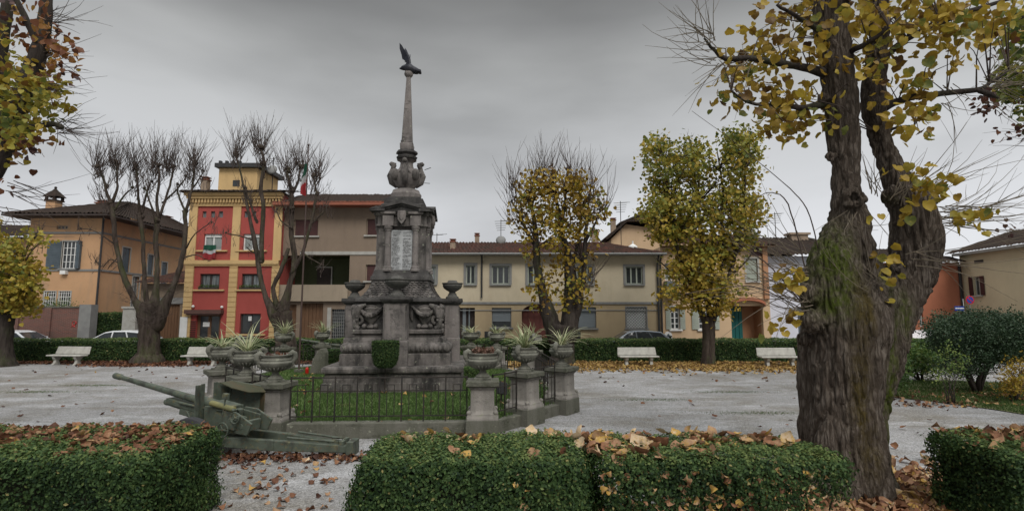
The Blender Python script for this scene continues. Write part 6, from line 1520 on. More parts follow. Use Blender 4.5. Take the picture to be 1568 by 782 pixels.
# ------------------------------------------------------------------ trees
def curve_pts(pts, sub=4):
    # Catmull-Rom through (point, radius)
    out = []
    P_ = [pts[0]] + list(pts) + [pts[-1]]
    for i in range(1, len(P_) - 2):
        for k in range(sub):
            t = k / sub; r = []
            for c in range(4):
                a, b_, c_, d = P_[i - 1][c], P_[i][c], P_[i + 1][c], P_[i + 2][c]
                r.append(.5 * ((2 * b_) + (-a + c_) * t + (2 * a - 5 * b_ + 4 * c_ - d) * t * t + (-a + 3 * b_ - 3 * c_ + d) * t ** 3))
            out.append(r)
    out.append(list(pts[-1])); return out
LF = .45
def limb(b, pts, Y0, seg=9, jit=.06, sub=4, rr=random):
    # pts: (photo x, photo y, depth offset, radius)
    w = []; pts = [(a + rr.uniform(-1.8, 1.8), b_, c_, r * (LF if r < .36 else .80)) for a, b_, c_, r in pts]
    for px, py, dy, r in pts:
        p = P(px, py, Y0 + dy); w.append((p.x, p.y, p.z, r))
    if pts[0][3] > .05: b.ball(w[0][:3], w[0][3] * 1.04, 12, 8, jit=.06)
    c = curve_pts(w, sub); b.tube([(x + rr.uniform(-.02, .02), y, z) for x, y, z, r in c], [max(.01, r) for *_, r in c], seg, jit=jit)
    return c
def twigs(b, c, n, L, rr, spread=.9, up=1.0, r0=.016, seg=3, side=None):
    for k in range(n):
        a = rr.uniform(0, 2 * math.pi); s = rr.uniform(.1, spread)
        d = Vector((math.cos(a) * s, math.sin(a) * s * .8, up)).normalized(); 
        if side: d = (d + Vector(side)).normalized()
        l = L * rr.uniform(.45, 1.15); p = Vector(c) + Vector((rr.uniform(-.2, .2), rr.uniform(-.2, .2), rr.uniform(-.25, .1))); pts = [p]
        for i in range(4):
            d = (d + Vector((rr.uniform(-.15, .15), rr.uniform(-.15, .15), .17 * up))).normalized(); p = p + d * (l / 4); pts.append(p)
        b.tube(pts, [r0, r0 * .8, r0 * .6, r0 * .42, r0 * .25], seg, cap=False)
        for fk in range(rr.choice((0, 1, 1, 2))):
            q = pts[rr.choice((1, 2, 3))]; d2 = (d + Vector((rr.uniform(-.6, .6), rr.uniform(-.6, .6), .1))).normalized(); b.tube([q, q + d2 * l * .2, q + d2 * l * .38 + Vector((0, 0, .05))], [r0 * .6, r0 * .4, r0 * .2], seg, cap=False)
def tree(label, Y0, base, limbs, heads, seed, bark='bark', name='pollarded_tree', cat='tree', twig_mat='twig', group=None):
    rr = random.Random(seed); g = G(*base); t = thing(name, label, cat, (P(base[0], 500, Y0).x, Y0, 0), 0, group)
    b = MB()
    for lm in limbs: limb(b, lm, Y0, 11, .07, rr=rr)
    for h in heads:
        px, py, dy, kr = h[:4]
        kr *= .8
        if kr > 0:
            p = P(px, py, Y0 + dy); 
            for q in range(4): b.ball(p + Vector((rr.uniform(-kr, kr), rr.uniform(-kr, kr), rr.uniform(-kr, kr))) * .7, kr * rr.uniform(.6, 1), 8, 6, jit=.15)
    o = b.build('trunk', mt[bark], t, smooth=True)
    b = MB()
    for h in heads:
        px, py, dy, kr, n, L = h[:6]; kw = dict(h[6]) if len(h) > 6 else {}
        kw.setdefault('spread', 1.25); kw.setdefault('r0', .016)
        for q in range(4):
            twigs(b, P(px + rr.uniform(-7, 7), py + q * rr.uniform(3, 10), Y0 + dy + rr.uniform(-.2, .2)), max(2, int(n * 1.35 * (.42, .22, .2, .16)[q])), L * (1, .95, .85, .8)[q] * 1.2, rr, **kw)
    for lm in limbs[1:]:
        for k in range(14):
            i = rr.randint(0, len(lm) - 2); f = rr.random(); a = lm[i]; c_ = lm[i + 1]
            twigs(b, P(a[0] + (c_[0] - a[0]) * f, a[1] + (c_[1] - a[1]) * f, Y0 + a[2]), 1, .65, rr, spread=1.8, up=.6, r0=.009)
    b.build('twigs', mt[twig_mat], t, smooth=True)
    return t
# bare pollard 1
Y0 = 25.9
L1 = [[(226, 560, 0, .95), (226, 548, 0, .70), (228, 525, 0, .58), (229, 500, 0, .56), (229, 480, 0, .62), (230, 462, 0, .5)],
      [(228, 498, 0, .42), (220, 480, -.1, .38), (206, 458, -.2, .30), (193, 430, -.3, .30), (184, 400, -.4, .24), (178, 370, -.4, .23), (174, 335, -.5, .24), (170, 308, -.5, .26)],
      [(170, 310, -.5, .18), (163, 292, -.6, .13), (158, 272, -.6, .12), (150, 256, -.7, .09)], [(172, 308, -.5, .17), (178, 290, -.4, .12), (180, 268, -.3, .10), (178, 250, -.3, .08)], [(176, 320, -.5, .12), (190, 300, -.4, .09), (202, 290, -.3, .07)],
      [(225, 470, .2, .30), (222, 440, .2, .24), (222, 400, .3, .20), (220, 365, .3, .2), (215, 330, .3, .24)], [(215, 330, .3, .17), (212, 300, .3, .12), (211, 272, .3, .12), (210, 258, .3, .10)], [(217, 325, .3, .15), (225, 300, .4, .10), (232, 280, .5, .07)],
      [(236, 475, 0, .38), (240, 440, 0, .30), (240, 405, .1, .25), (239, 370, .1, .25), (241, 335, .1, .27)], [(241, 335, .1, .2), (240, 305, .1, .14), (245, 280, 0, .13), (242, 255, 0, .10)], [(240, 340, 0, .15), (230, 315, -.1, .10), (222, 290, -.2, .08)], [(243, 330, .1, .16), (256, 300, .1, .12), (262, 270, .2, .11), (264, 255, .2, .09)], [(250, 310, .1, .12), (270, 290, 0, .08), (284, 272, 0, .06)],
      [(238, 498, 0, .42), (248, 476, 0, .38), (262, 445, 0, .33), (273, 415, 0, .27), (281, 385, 0, .24), (284, 350, 0, .22), (283, 322, 0, .22)], [(283, 325, 0, .18), (291, 295, 0, .13), (298, 265, 0, .12), (297, 250, 0, .09)], [(282, 325, 0, .12), (275, 300, .1, .09), (272, 282, .1, .07)], [(292, 295, 0, .1), (305, 275, 0, .07), (311, 262, 0, .05)],
      [(180, 378, -.4, .09), (160, 362, -.5, .06), (142, 352, -.6, .05), (124, 350, -.7, .04)], [(184, 405, -.4, .08), (170, 397, -.5, .06), (158, 408, -.6, .05), (146, 400, -.6, .04)], [(181, 392, -.4, .07), (172, 404, -.5, .05), (166, 412, -.5, .03)], [(284, 380, 0, .09), (296, 360, -.1, .06), (308, 352, -.2, .05), (324, 340, -.2, .03)], [(281, 395, 0, .08), (300, 390, -.1, .06), (315, 396, -.2, .04)]]
H1 = [(150, 255, -.7, .13, 46, 1.5), (163, 285, -.6, .1, 14, .9), (178, 250, -.3, .14, 52, 1.6), (202, 288, -.3, .08, 18, 1.0), (210, 256, .3, .14, 52, 1.6), (232, 278, .5, .08, 20, 1.0), (242, 254, 0, .14, 55, 1.75), (222, 288, -.2, .08, 16, .8), (264, 254, .2, .13, 50, 1.7), (284, 270, 0, .09, 24, 1.1), (297, 249, 0, .14, 52, 1.5), (311, 261, 0, .07, 26, 1.0), (272, 282, .1, .08, 14, .9),
      (124, 350, -.7, .05, 10, .5), (146, 400, -.6, .04, 8, .5), (324, 340, -.2, .05, 12, .6), (170, 310, -.5, .15, 10, .6), (215, 330, .3, .15, 10, .6), (241, 335, .1, .15, 10, .6), (283, 322, 0, .15, 10, .6), (158, 300, -.6, .0, 20, 1.0, dict(side=(-.8, 0, .1))), (232, 470, -.5, .0, 60, .9, dict(spread=2.0, up=.35, r0=.010)), (200, 440, -.4, 0, 20, .7, dict(spread=2, up=.3, r0=.009)), (262, 440, -.3, 0, 26, .8, dict(spread=2, up=.3, r0=.009))]
tree('large bare pollarded tree before the orange villa', Y0, (225, 552), L1, H1, 1, group='pollarded trees along the hedge')
# bare pollard 2
Y0 = 25.4
L2 = [[(437, 560, 0, .75), (437, 535, 0, .62), (436, 505, 0, .55), (432, 478, 0, .62)],
      [(433, 502, 0, .42), (422, 484, 0, .38), (408, 455, 0, .28), (400, 425, 0, .26), (396, 395, 0, .26), (388, 360, 0, .24), (382, 330, .1, .17), (376, 300, .1, .14), (368, 270, .2, .10), (362, 240, .2, .08)],
      [(400, 400, 0, .24), (402, 360, 0, .24), (402, 320, -.1, .22), (400, 285, -.1, .20), (403, 250, -.1, .16), (400, 228, -.1, .12)], [(392, 340, 0, .15), (384, 310, 0, .11), (376, 290, 0, .08)],
      [(432, 480, .1, .40), (444, 440, .1, .32), (450, 400, .2, .30), (448, 360, .2, .26), (446, 320, .2, .24), (447, 290, .2, .2), (440, 262, .2, .12)], [(425, 470, -.1, .30), (420, 440, -.2, .22), (430, 415, -.2, .22), (441, 380, -.1, .2)], [(448, 300, .2, .15), (458, 275, .3, .12), (462, 255, .3, .09)],
      [(446, 420, .1, .22), (462, 388, 0, .18), (472, 355, 0, .16), (480, 330, 0, .14), (484, 295, 0, .10), (480, 270, 0, .08)], [(476, 345, 0, .11), (490, 330, -.1, .08), (500, 318, -.1, .05)], [(462, 385, 0, .10), (476, 395, -.1, .07), (492, 405, -.2, .04)], [(448, 350, .1, .10), (432, 338, 0, .07), (424, 320, 0, .05)],
      [(388, 368, 0, .10), (372, 362, -.1, .07), (352, 358, -.2, .06), (346, 356, -.3, .03)], [(396, 392, 0, .08), (382, 382, -.1, .06), (376, 378, -.1, .04)]]
H2 = [(362, 238, .2, .12, 48, 1.6), (376, 288, 0, .08, 14, .8), (400, 226, -.1, .15, 60, 1.5), (403, 252, -.1, .15, 16, .9), (440, 260, .2, .14, 46, 1.5), (462, 254, .3, .13, 50, 1.5), (480, 268, 0, .12, 50, 1.4), (500, 316, -.1, .07, 16, .7), (424, 320, 0, .07, 14, .7), (384, 308, .1, .1, 14, .8), (346, 356, -.3, .05, 8, .4), (492, 405, -.2, .04, 7, .4), (486, 296, 0, .1, 24, .9, dict(side=(.6, 0, .2))), (447, 290, .2, .17, 16, .8), (432, 470, -.4, 0, 40, .7, dict(spread=2, up=.3, r0=.009)), (447, 320, 0, .16, 16, .7)]
tree('bare pollarded tree behind the left urns, before the red house', Y0, (437, 552), L2, H2, 2, group='pollarded trees along the hedge')

def crown(t, name, blobs, Y0, nclump, per, leaf, tone_mu, tone_sd, mat, seed, tone_low=0.0, tpl=HEART, dy=(-1.5, 1.5), sub=True, hang=.5, cl=.22, branch_from=None, bark='twig', br=1.0, floor=0.0):
    # blobs: (photo x, photo y, rx px, ry px, weight)
    g = np.random.default_rng(seed); w = np.array([b_[4] for b_ in blobs], float); w /= w.sum(); idx = g.choice(len(blobs), nclump, p=w)
    C = []
    for i in idx:
        bx, by, rx, ry, _ = blobs[i]
        while True:
            u, v, s = g.uniform(-1, 1, 3)
            if u * u + v * v + s * s <= 1: break
        C.append(tuple(P(bx + rx * u, by + ry * v, Y0 + (dy[0] + dy[1]) / 2 + s * (dy[1] - dy[0]) / 2)) + (by + ry * v,))
    C = np.array(C); ctone = g.normal(tone_mu, tone_sd, nclump) + tone_low * (C[:, 3] - C[:, 3].mean()) / 100
    k = g.poisson(per, nclump).clip(1); n = k.sum(); ci = np.repeat(np.arange(nclump), k)
    pos = C[ci, :3] + g.normal(0, cl, (n, 3)) * np.array([1, 1, .8])
    nr = unit(g.normal(size=(n, 3)) + np.array([0, -.35, .45])); d = g.normal(size=(n, 3)) + np.array([0, 0, -hang])
    o = leaf_mesh(name, pos, nr, d, leaf * g.uniform(.6, 1.2, n), np.clip(ctone[ci] + g.normal(0, .14, n), floor, 1), tpl, mt[mat], t)
    if branch_from:
        B = np.array([tuple(P(a[0], a[1], Y0 + a[2])) for a in branch_from]); b = MB()
        for j in range(0, nclump, 2):
            c = Vector(C[j, :3]); dd = np.linalg.norm(B - C[j, :3], axis=1) + np.where(B[:, 2] > c.z, 1.5, 0); s = Vector(B[dd.argmin()]); m = s.lerp(c, .5) + Vector((0, 0, .15)); b.tube([s, m, c], [.035 * br, .022 * br, .01 * br], 4, cap=False)
        b.build('branches', mt[bark], t, smooth=True)
    return o
# yellow-leaved pollard right of the memorial
LF = .6
Y0 = 25.6
L3 = [[(862, 560, 0, .85), (862, 545, 0, .72), (861, 520, 0, .72), (860, 497, 0, .85)],
      [(852, 515, 0, .58), (846, 500, 0, .55), (836, 470, 0, .42), (829, 440, 0, .34), (824, 405, 0, .30), (820, 370, 0, .26), (817, 335, 0, .18), (812, 305, .1, .14), (818, 280, .1, .11), (822, 265, .1, .09)], [(820, 375, 0, .18), (806, 350, -.1, .13), (798, 335, -.2, .1), (790, 322, -.2, .07), (784, 308, -.2, .05)], [(812, 312, 0, .12), (798, 296, -.1, .08), (785, 283, -.1, .06)],
      [(870, 512, 0, .58), (872, 495, 0, .55), (874, 460, .1, .45), (873, 420, .1, .38), (868, 385, .1, .30), (858, 350, .1, .2), (853, 320, .1, .16), (848, 290, .2, .12), (846, 265, .2, .09)], [(858, 350, .1, .14), (866, 320, 0, .12), (866, 290, 0, .11), (868, 262, 0, .09)],
      [(868, 508, 0, .42), (880, 480, 0, .40), (888, 445, 0, .30), (893, 410, -.1, .22), (896, 375, -.1, .18), (900, 340, -.1, .13), (902, 310, 0, .1), (905, 285, 0, .07)], [(896, 370, -.1, .13), (910, 345, -.2, .09), (920, 320, -.2, .06)], [(873, 410, 0, .16), (884, 370, .2, .12), (888, 325, .3, .1), (888, 280, .3, .07)]]
H3 = [(822, 265, .1, .11, 26, 1.6), (784, 307, -.2, .07, 20, 1.3, dict(side=(-.5, 0, .2))), (785, 283, -.1, .07, 22, 1.6), (846, 263, .2, .11, 20, 1.5), (868, 260, 0, .11, 20, 1.6), (888, 280, .3, .09, 17, 1.8), (905, 284, 0, .09, 18, 1.8), (920, 318, -.2, .07, 22, 1.8), (812, 300, .1, .1, 12, 1.0), (800, 340, -.1, .1, 10, 1.2, dict(side=(-.9, 0, .0))), (900, 420, -.1, .0, 16, 1.2, dict(side=(.8, 0, 0)))]
t3 = tree('yellow-leaved pollarded tree right of the memorial, bare twigs on top', Y0, (862, 552), L3, H3, 3, 'barkdark', group='pollarded trees along the hedge')
sk3 = [(829, 440, 0), (822, 380, 0), (815, 320, 0), (800, 335, -.2), (872, 420, 0), (860, 350, 0), (850, 300, .1), (867, 295, 0), (892, 400, 0), (900, 340, 0), (888, 320, .2), (846, 480, 0), (874, 480, 0)]
crown(t3, 'crown', [(850, 278, 56, 22, 1.7), (850, 320, 62, 48, 3.2), (805, 325, 28, 42, 1.1), (895, 320, 34, 50, 1.6), (860, 375, 60, 42, 2.0), (858, 430, 52, 35, 1.2), (885, 455, 26, 26, .6), (828, 455, 18, 30, .35)], Y0, 400, 9, .175, .54, .2, 'leafyellow', 51, .12, dy=(-1.3, 1.3), branch_from=sk3, cl=.24)
# green and yellow tree
Y0 = 25.3
L4 = [[(1086, 566, 0, .55), (1086, 553, 0, .42), (1086, 525, 0, .36), (1086, 500, 0, .38), (1086, 485, 0, .44)],
      [(1078, 490, 0, .25), (1066, 460, 0, .2), (1050, 420, .1, .16), (1036, 370, .1, .13), (1026, 310, .1, .1), (1016, 250, .2, .06), (1012, 222, .2, .03)], [(1086, 485, .1, .26), (1082, 440, .2, .2), (1076, 380, .3, .15), (1070, 310, .3, .11), (1062, 250, .3, .06), (1060, 222, .3, .03)],
      [(1092, 490, 0, .28), (1100, 450, 0, .22), (1104, 400, 0, .17), (1106, 340, 0, .13), (1104, 280, 0, .09), (1098, 230, 0, .04)], [(1096, 480, 0, .24), (1112, 440, -.1, .18), (1128, 390, -.1, .14), (1138, 330, 0, .10), (1142, 270, 0, .07), (1136, 215, 0, .03)], [(1060, 445, 0, .1), (1030, 420, -.2, .07), (1005, 395, -.3, .04)], [(1120, 420, -.1, .1), (1148, 390, -.3, .06), (1160, 350, -.3, .04)]]
t4 = tree('tall olive-green tree turning yellow, in full leaf by the right hedge', Y0, (1086, 557), L4, [(1136, 214, 0, 0, 12, .5), (1060, 222, .3, 0, 10, .5), (1012, 222, .2, 0, 10, .5)], 4, 'bark', name='leafy_tree')
sk4 = [(1050, 420, .1), (1036, 370, .1), (1026, 310, .1), (1018, 255, .2), (1078, 400, .3), (1070, 310, .3), (1063, 250, .3), (1104, 400, 0), (1106, 330, 0), (1100, 260, 0), (1128, 390, 0), (1138, 330, 0), (1140, 260, 0), (1086, 460, 0)]
crown(t4, 'crown', [(1078, 330, 82, 80, 5.2), (1012, 250, 26, 40, 1.2), (1060, 248, 26, 38, 1.2), (1138, 240, 28, 48, 1.6), (1010, 325, 32, 50, 1.3), (1145, 320, 25, 60, 1.4), (1075, 415, 62, 42, 2.3), (1092, 455, 48, 32, 1.1), (1034, 455, 24, 24, .45), (1120, 215, 20, 20, .35), (1004, 222, 14, 12, .22)], Y0, 980, 15, .165, .40, .17, 'leafolive', 52, -.15, floor=.13, dy=(-1.9, 1.9), branch_from=sk4, cl=.24)
# leafy tree cut by the left edge
Y0 = 24.6
L5 = [[(4, 566, 0, .7), (3, 545, 0, .52), (5, 520, 0, .45), (9, 495, 0, .42), (12, 480, 0, .45)], [(12, 485, 0, .3), (25, 450, 0, .22), (32, 410, 0, .16), (40, 380, .1, .1), (55, 360, .1, .05)], [(8, 485, 0, .3), (-5, 440, 0, .2), (-10, 380, .1, .12), (-8, 340, 0, .06)], [(18, 470, 0, .16), (40, 445, -.2, .1), (60, 425, -.2, .06)]]
t5 = tree('yellow-green tree cut by the left edge, before the orange villa', Y0, (4, 556), L5, [(55, 358, .1, .05, 14, .8), (-8, 340, 0, .05, 10, .8)], 6, 'barkdark', name='leafy_tree')
crown(t5, 'crown', [(0, 440, 45, 42, 3), (38, 430, 24, 40, 1.4), (18, 385, 24, 24, .5), (55, 365, 14, 16, .22), (-20, 380, 30, 50, 1), (40, 470, 20, 16, .6)], Y0, 330, 13, .18, .30, .16, 'leafolive', 53, -.1, floor=.12, dy=(-1.3, 1.3), branch_from=[(25, 450, 0), (32, 410, 0), (-5, 440, 0), (-8, 380, 0), (45, 440, -.2)], cl=.22)

# ------------------------------------------------------------------ the huge old lime at the right
YT = 7.75
def rp(px, py, dy=0.0): return P(px, py, YT + dy)
b = MB()
def big(pts, seg=28, sub=5):
    w = [(*rp(px, py, dy), r * .83) for px, py, dy, r in pts]; c = curve_pts(w, sub); b.tube([q[:3] for q in c], [q[3] for q in c], seg)
big([(1296, 800, 0, .94), (1296, 770, 0, .80), (1294, 720, 0, .69), (1290, 660, 0, .645), (1289, 600, 0, .63), (1292, 545, 0, .67), (1296, 500, 0, .72), (1300, 470, 0, .67), (1304, 430, 0, .48)])
big([(1286, 480, -.05, .62), (1276, 440, -.08, .50), (1276, 405, -.08, .40), (1286, 370, -.05, .33), (1294, 335, 0, .27), (1296, 300, 0, .24), (1294, 260, 0, .225), (1291, 210, 0, .25), (1287, 150, 0, .27), (1280, 95, 0, .27), (1274, 50, 0, .29), (1271, 0, 0, .28), (1271, -80, 0, .26), (1268, -200, 0, .2)])
big([(1318, 680, .05, .30), (1322, 620, .05, .36), (1332, 560, .05, .42), (1346, 505, .1, .45), (1368, 460, .12, .42), (1392, 425, .12, .40), (1402, 390, .12, .38), (1403, 355, .12, .37), (1398, 322, .12, .36), (1386, 300, .12, .31), (1374, 280, .15, .24), (1362, 255, .2, .18), (1350, 225, .2, .165), (1342, 190, .2, .18), (1338, 150, .2, .20), (1340, 110, .2, .18), (1346, 60, .2, .16), (1350, 0, .2, .15), (1354, -90, .2, .12)])
big([(1345, 470, -.05, .30), (1330, 430, -.05, .30), (1322, 395, -.03, .24), (1312, 350, -.05, .2), (1306, 318, -.05, .17)])
for px, py, dy, r in ((1240, 450, -.25, .18), (1245, 490, -.3, .2), (1232, 520, -.1, .14), (1310, 440, -.4, .12), (1365, 300, -.05, .16), (1424, 305, .1, .17), (1426, 352, .1, .18), (1350, 440, -.25, .16), (1320, 480, -.5, .14), (1245, 730, -.1, .35), (1345, 745, -.15, .36), (1290, 760, -.4, .35), (1272, 240, -.15, .08), (1305, 190, -.2, .07), (1262, 150, -.1, .1), (1300, 120, -.15, .09), (1265, 60, -.1, .1)):
    b.ball(rp(px, py, dy * .85), r * .8, 18, 12, jit=.05)
# raised rim of the pruning wound
c = rp(1307, 302, -.27)
ring = [(c.x + .13 * math.cos(a), c.y + .03 * math.sin(a * 2), c.z + .10 * math.sin(a)) for a in np.linspace(0, 2 * math.pi, 17)]; b.tube(ring, .05, 8, cap=False)
tmp = b.build('tmp', mt['barknear'])
m_ = tmp.modifiers.new('r', 'REMESH'); m_.mode = 'VOXEL'; m_.voxel_size = .02
s_ = tmp.modifiers.new('s', 'SMOOTH'); s_.iterations = 3; s_.factor = .5
dg = bpy.context.evaluated_depsgraph_get(); me = bpy.data.meshes.new_from_object(tmp.evaluated_get(dg)); bpy.data.objects.remove(tmp)
N = len(me.vertices); co = np.empty(N * 3, np.float32); me.vertices.foreach_get('co', co); co = co.reshape(-1, 3).astype(float)
no = np.empty(N * 3, np.float32); me.vertices.foreach_get('normal', no); no = no.reshape(-1, 3).astype(float)
disp = np.zeros(N)
for i in range(N):
    x, y, z = co[i]; 
    w_ = .05 * noise.noise(Vector((x * 3, y * 3, z * 2.5))); a = noise.noise(Vector(((x + w_) * 12, (y + w_) * 12, z * 1.5))); b2 = noise.noise(Vector((x * 2.4, y * 2.4, z * 2.0))); c2 = noise.noise(Vector((x * 25 + 5, y * 25, z * 4)))
    disp[i] = .042 * (min(1, abs(a) * 3.2) - .6) + .042 * b2 + .02 * (abs(c2) * 2 - .5)
hole = np.linalg.norm((co - np.array([c.x, c.y - .02, c.z])) * np.array([1, .6, 1.2]), axis=1); disp -= np.where(hole < .09, .09 * (1 - hole / .09), 0)
co2 = co + no * disp[:, None]
# fluted butt: folds running down the trunk
ang = np.arctan2(co[:, 1] - YT, co[:, 0] - rp(1294, 600).x); low = np.clip((1.9 - co[:, 2]) / 1.9, 0, 1)
fl = .55 * (.05 * np.sin(ang * 5 + 1.2 + .5 * np.sin(co[:, 2] * 1.3)) + .03 * np.sin(ang * 9 + .7)) * (.5 + .9 * low)
mask = np.clip((rp(1294, 470).z - co[:, 2]) / .4, 0, 1); hn = unit(np.stack([no[:, 0], no[:, 1], 0 * no[:, 0]], 1)); co2 += hn * (fl * mask)[:, None]
# where moss, algae and darker patches sit
def field(px, py, sx, sz):
    q = rp(px, py); return np.exp(-((co[:, 0] - q.x) / sx) ** 2 - ((co[:, 2] - q.z) / sz) ** 2)
moss = np.clip(1.4 * field(1258, 410, .26, .45) + 1.2 * field(1345, 560, .09, 1.1) + .8 * field(1250, 470, .25, .2) + .9 * field(1368, 480, .12, .3) + .7 * field(1335, 640, .08, .6) + .5 * field(1240, 350, .3, .2) + .5 * field(1340, 310, .2, .12), 0, 1) * (co[:, 1] < YT + .3)
algae = np.clip(1.3 * field(1285, 470, .12, .4) + 1.3 * field(1283, 600, .12, .75) + .6 * field(1300, 690, .1, .3), 0, 1) * (co[:, 1] < YT)
darkened = np.clip(.9 * field(1350, 400, .25, .35) + .8 * field(1310, 300, .15, .12) + .5 * field(1290, 180, .2, .3) + .8 * field(1335, 470, .15, .2) + .6 * field(1345, 150, .2, 1.0), 0, 1)  # darker bark at the fork, the wound and the upper stems
base_v = Vector((rp(1294, 600).x, YT, 0)); troot = thing('old_lime_tree', 'huge old pollarded lime with forked mossy trunk and large yellow leaves', 'tree', tuple(base_v))
co2 = co2 - np.array(base_v); me.vertices.foreach_set('co', co2.astype(np.float32).ravel())
for nm, v in (('moss', moss), ('algae', algae), ('darkened', darkened)):
    at = me.attributes.new(nm, 'FLOAT', 'POINT'); at.data.foreach_set('value', v.astype(np.float32))
me.materials.clear(); me.materials.append(mt['barknear']); me.polygons.foreach_set('use_smooth', [True] * len(me.polygons)); me.update()
trunk = bpy.data.objects.new('trunk', me); COL.objects.link(trunk); trunk.parent = troot
rr = random.Random(77)
def branch(bm, pts, Y=YT, sub=5, seg=9):
    w = [(*P(px, py, Y + dy), r) for px, py, dy, r in pts]; c = curve_pts(w, sub); bm.tube([(q[0] + rr.uniform(-.008, .008), q[1], q[2] + rr.uniform(-.008, .008)) for q in c], [max(.003, q[3]) for q in c], seg, jit=.06); return c
BR = [[(1262, 112, 0, .08), (1240, 106, -.1, .062), (1200, 98, -.2, .052), (1150, 90, -.4, .042), (1112, 90, -.5, .035), (1092, 76, -.55, .024), (1078, 58, -.6, .014)],
      [(1262, 160, 0, .06), (1225, 165, -.2, .042), (1190, 160, -.3, .032), (1150, 158, -.4, .022), (1120, 140, -.5, .012)],
      [(1348, 168, .2, .07), (1375, 155, .1, .058), (1410, 147, 0, .048), (1450, 143, -.1, .042), (1495, 138, -.2, .038), (1515, 128, -.2, .025), (1545, 108, -.2, .012)],
      [(1495, 138, -.2, .025), (1512, 143, -.3, .04), (1530, 150, -.3, .012)], [(1350, 90, .2, .06), (1390, 60, .1, .045), (1440, 35, 0, .038), (1500, 12, -.1, .032), (1590, -12, -.1, .02)],
      [(1300, 80, -.1, .05), (1330, 65, -.4, .035), (1362, 42, -.6, .02)], [(1270, 60, -.1, .05), (1235, 35, -.3, .035), (1190, 8, -.5, .02)], [(1280, 20, 0, .06), (1310, -10, -.4, .04), (1380, -40, -.6, .02)], [(1345, 205, .2, .03), (1375, 195, .1, .02), (1400, 192, 0, .012)]]
b = MB()
for p_ in BR: branch(b, p_)
b.build('branches', mt['barkdark'], troot, smooth=True)
# twigs: sprays from the pollard knuckles, long and nearly level, and those among the leaves
b = MB()
def spray(px, py, dy, n, L, ang0, ang1, r0=.007, droop=.0, kk=5):
    for k in range(n):
        p = P(px + rr.uniform(-14, 14), py + rr.uniform(-16, 16), YT + dy + rr.uniform(-.15, .15)); a = R(rr.uniform(ang0, ang1)); d = Vector((math.cos(a), rr.uniform(-.55, .35), math.sin(a))).normalized(); l = L * rr.uniform(.35, 1.15); pts = [p]; bend = Vector((rr.uniform(-.12, .12), rr.uniform(-.1, .1), rr.uniform(-.10, .20)))
        for i in range(kk):
            d = (d + bend + Vector((rr.uniform(-.09, .09), rr.uniform(-.09, .09), rr.uniform(-.08, .08) - droop))).normalized(); p = p + d * l / kk; pts.append(p)
        b.tube(pts, [r0 * (1 - .75 * i / kk) for i in range(kk + 1)], 5, cap=False)
        if rr.random() < .45: q = pts[rr.choice((1, 2, 3))]; d2 = (d + Vector((rr.uniform(-.7, .7), rr.uniform(-.4, .4), rr.uniform(-.3, .6)))).normalized(); b.tube([q, q + d2 * l * .18, q + d2 * l * .34 + bend * .15], [r0 * .55, r0 * .4, r0 * .2], 4, cap=False)
spray(1445, 330, .1, 34, 1.9, -28, 22); spray(1420, 290, .1, 12, 1.4, 5, 60); spray(1400, 400, -.2, 10, 1.6, -40, 10); spray(1345, 290, -.1, 12, .7, 40, 130); spray(1375, 300, -.2, 10, .8, 30, 110)
spray(1228, 420, -.3, 26, 1.6, 150, 215); spray(1232, 470, -.3, 22, 1.3, 140, 200); spray(1225, 390, -.2, 10, 1.7, 120, 165, .006, .08); spray(1310, 330, -.3, 14, .5, 200, 330); spray(1335, 440, -.4, 14, .9, 60, 170)
spray(1082, 58, -.6, 18, .9, 90, 215); spray(1100, 85, -.5, 14, .9, 150, 230); spray(1520, 120, -.2, 20, 1.1, -30, 60); spray(1450, 143, -.1, 10, .9, -80, 30); spray(1150, 92, -.4, 10, .9, 180, 280); spray(1510, 140, -.2, 12, .8, -60, 10, .006)
b.build('twigs', mt['twigpale'], troot, smooth=True)
# two long arching shoots left of the trunk
b = MB(); branch(b, [(1232, 470, -.4, .010), (1200, 430, -.6, .009), (1170, 400, -.7, .008), (1120, 365, -.8, .004)]); branch(b, [(1238, 430, -.3, .010), (1215, 340, -.5, .009), (1200, 302, -.6, .008), (1170, 296, -.6, .006), (1150, 318, -.6, .003)]); branch(b, [(1252, 380, -.3, .009), (1235, 320, -.5, .008), (1200, 280, -.6, .006), (1120, 215, -.7, .004), (1060, 170, -.8, .002)])
branch(b, [(1240, 480, -.3, .008), (1160, 440, -.7, .007), (1100, 442, -.8, .005), (1050, 450, -.9, .003)]); b.build('shoots', mt['twig'], troot, smooth=True)
crown(troot, 'crown', [(1290, 15, 90, 36, 2.8), (1400, 35, 90, 42, 3.2), (1200, 60, 62, 48, 2.2), (1140, 110, 48, 40, 1.5), (1108, 118, 28, 42, .7), (1235, 155, 48, 48, 1.9), (1165, 165, 40, 30, .8), (1205, 195, 36, 26, .7), (1330, 90, 48, 40, 1.1), (1385, 120, 48, 40, .8), (1400, 185, 34, 24, .9), (1470, 30, 50, 30, 1.2), (1520, 25, 34, 26, .6), (1350, 120, 30, 44, .6), (1500, 60, 24, 20, .25), (1440, 100, 24, 24, .2), (1330, -40, 140, 50, 3)], YT, 270, 6.3, .125, .54, .22, 'leafyellow', 61, 0, dy=(-1.2, 1.1), hang=1.1, cl=.13, tpl=LIME, branch_from=[(q[0], q[1], q[2]) for l_ in BR for q in l_], bark='twig', br=.35)
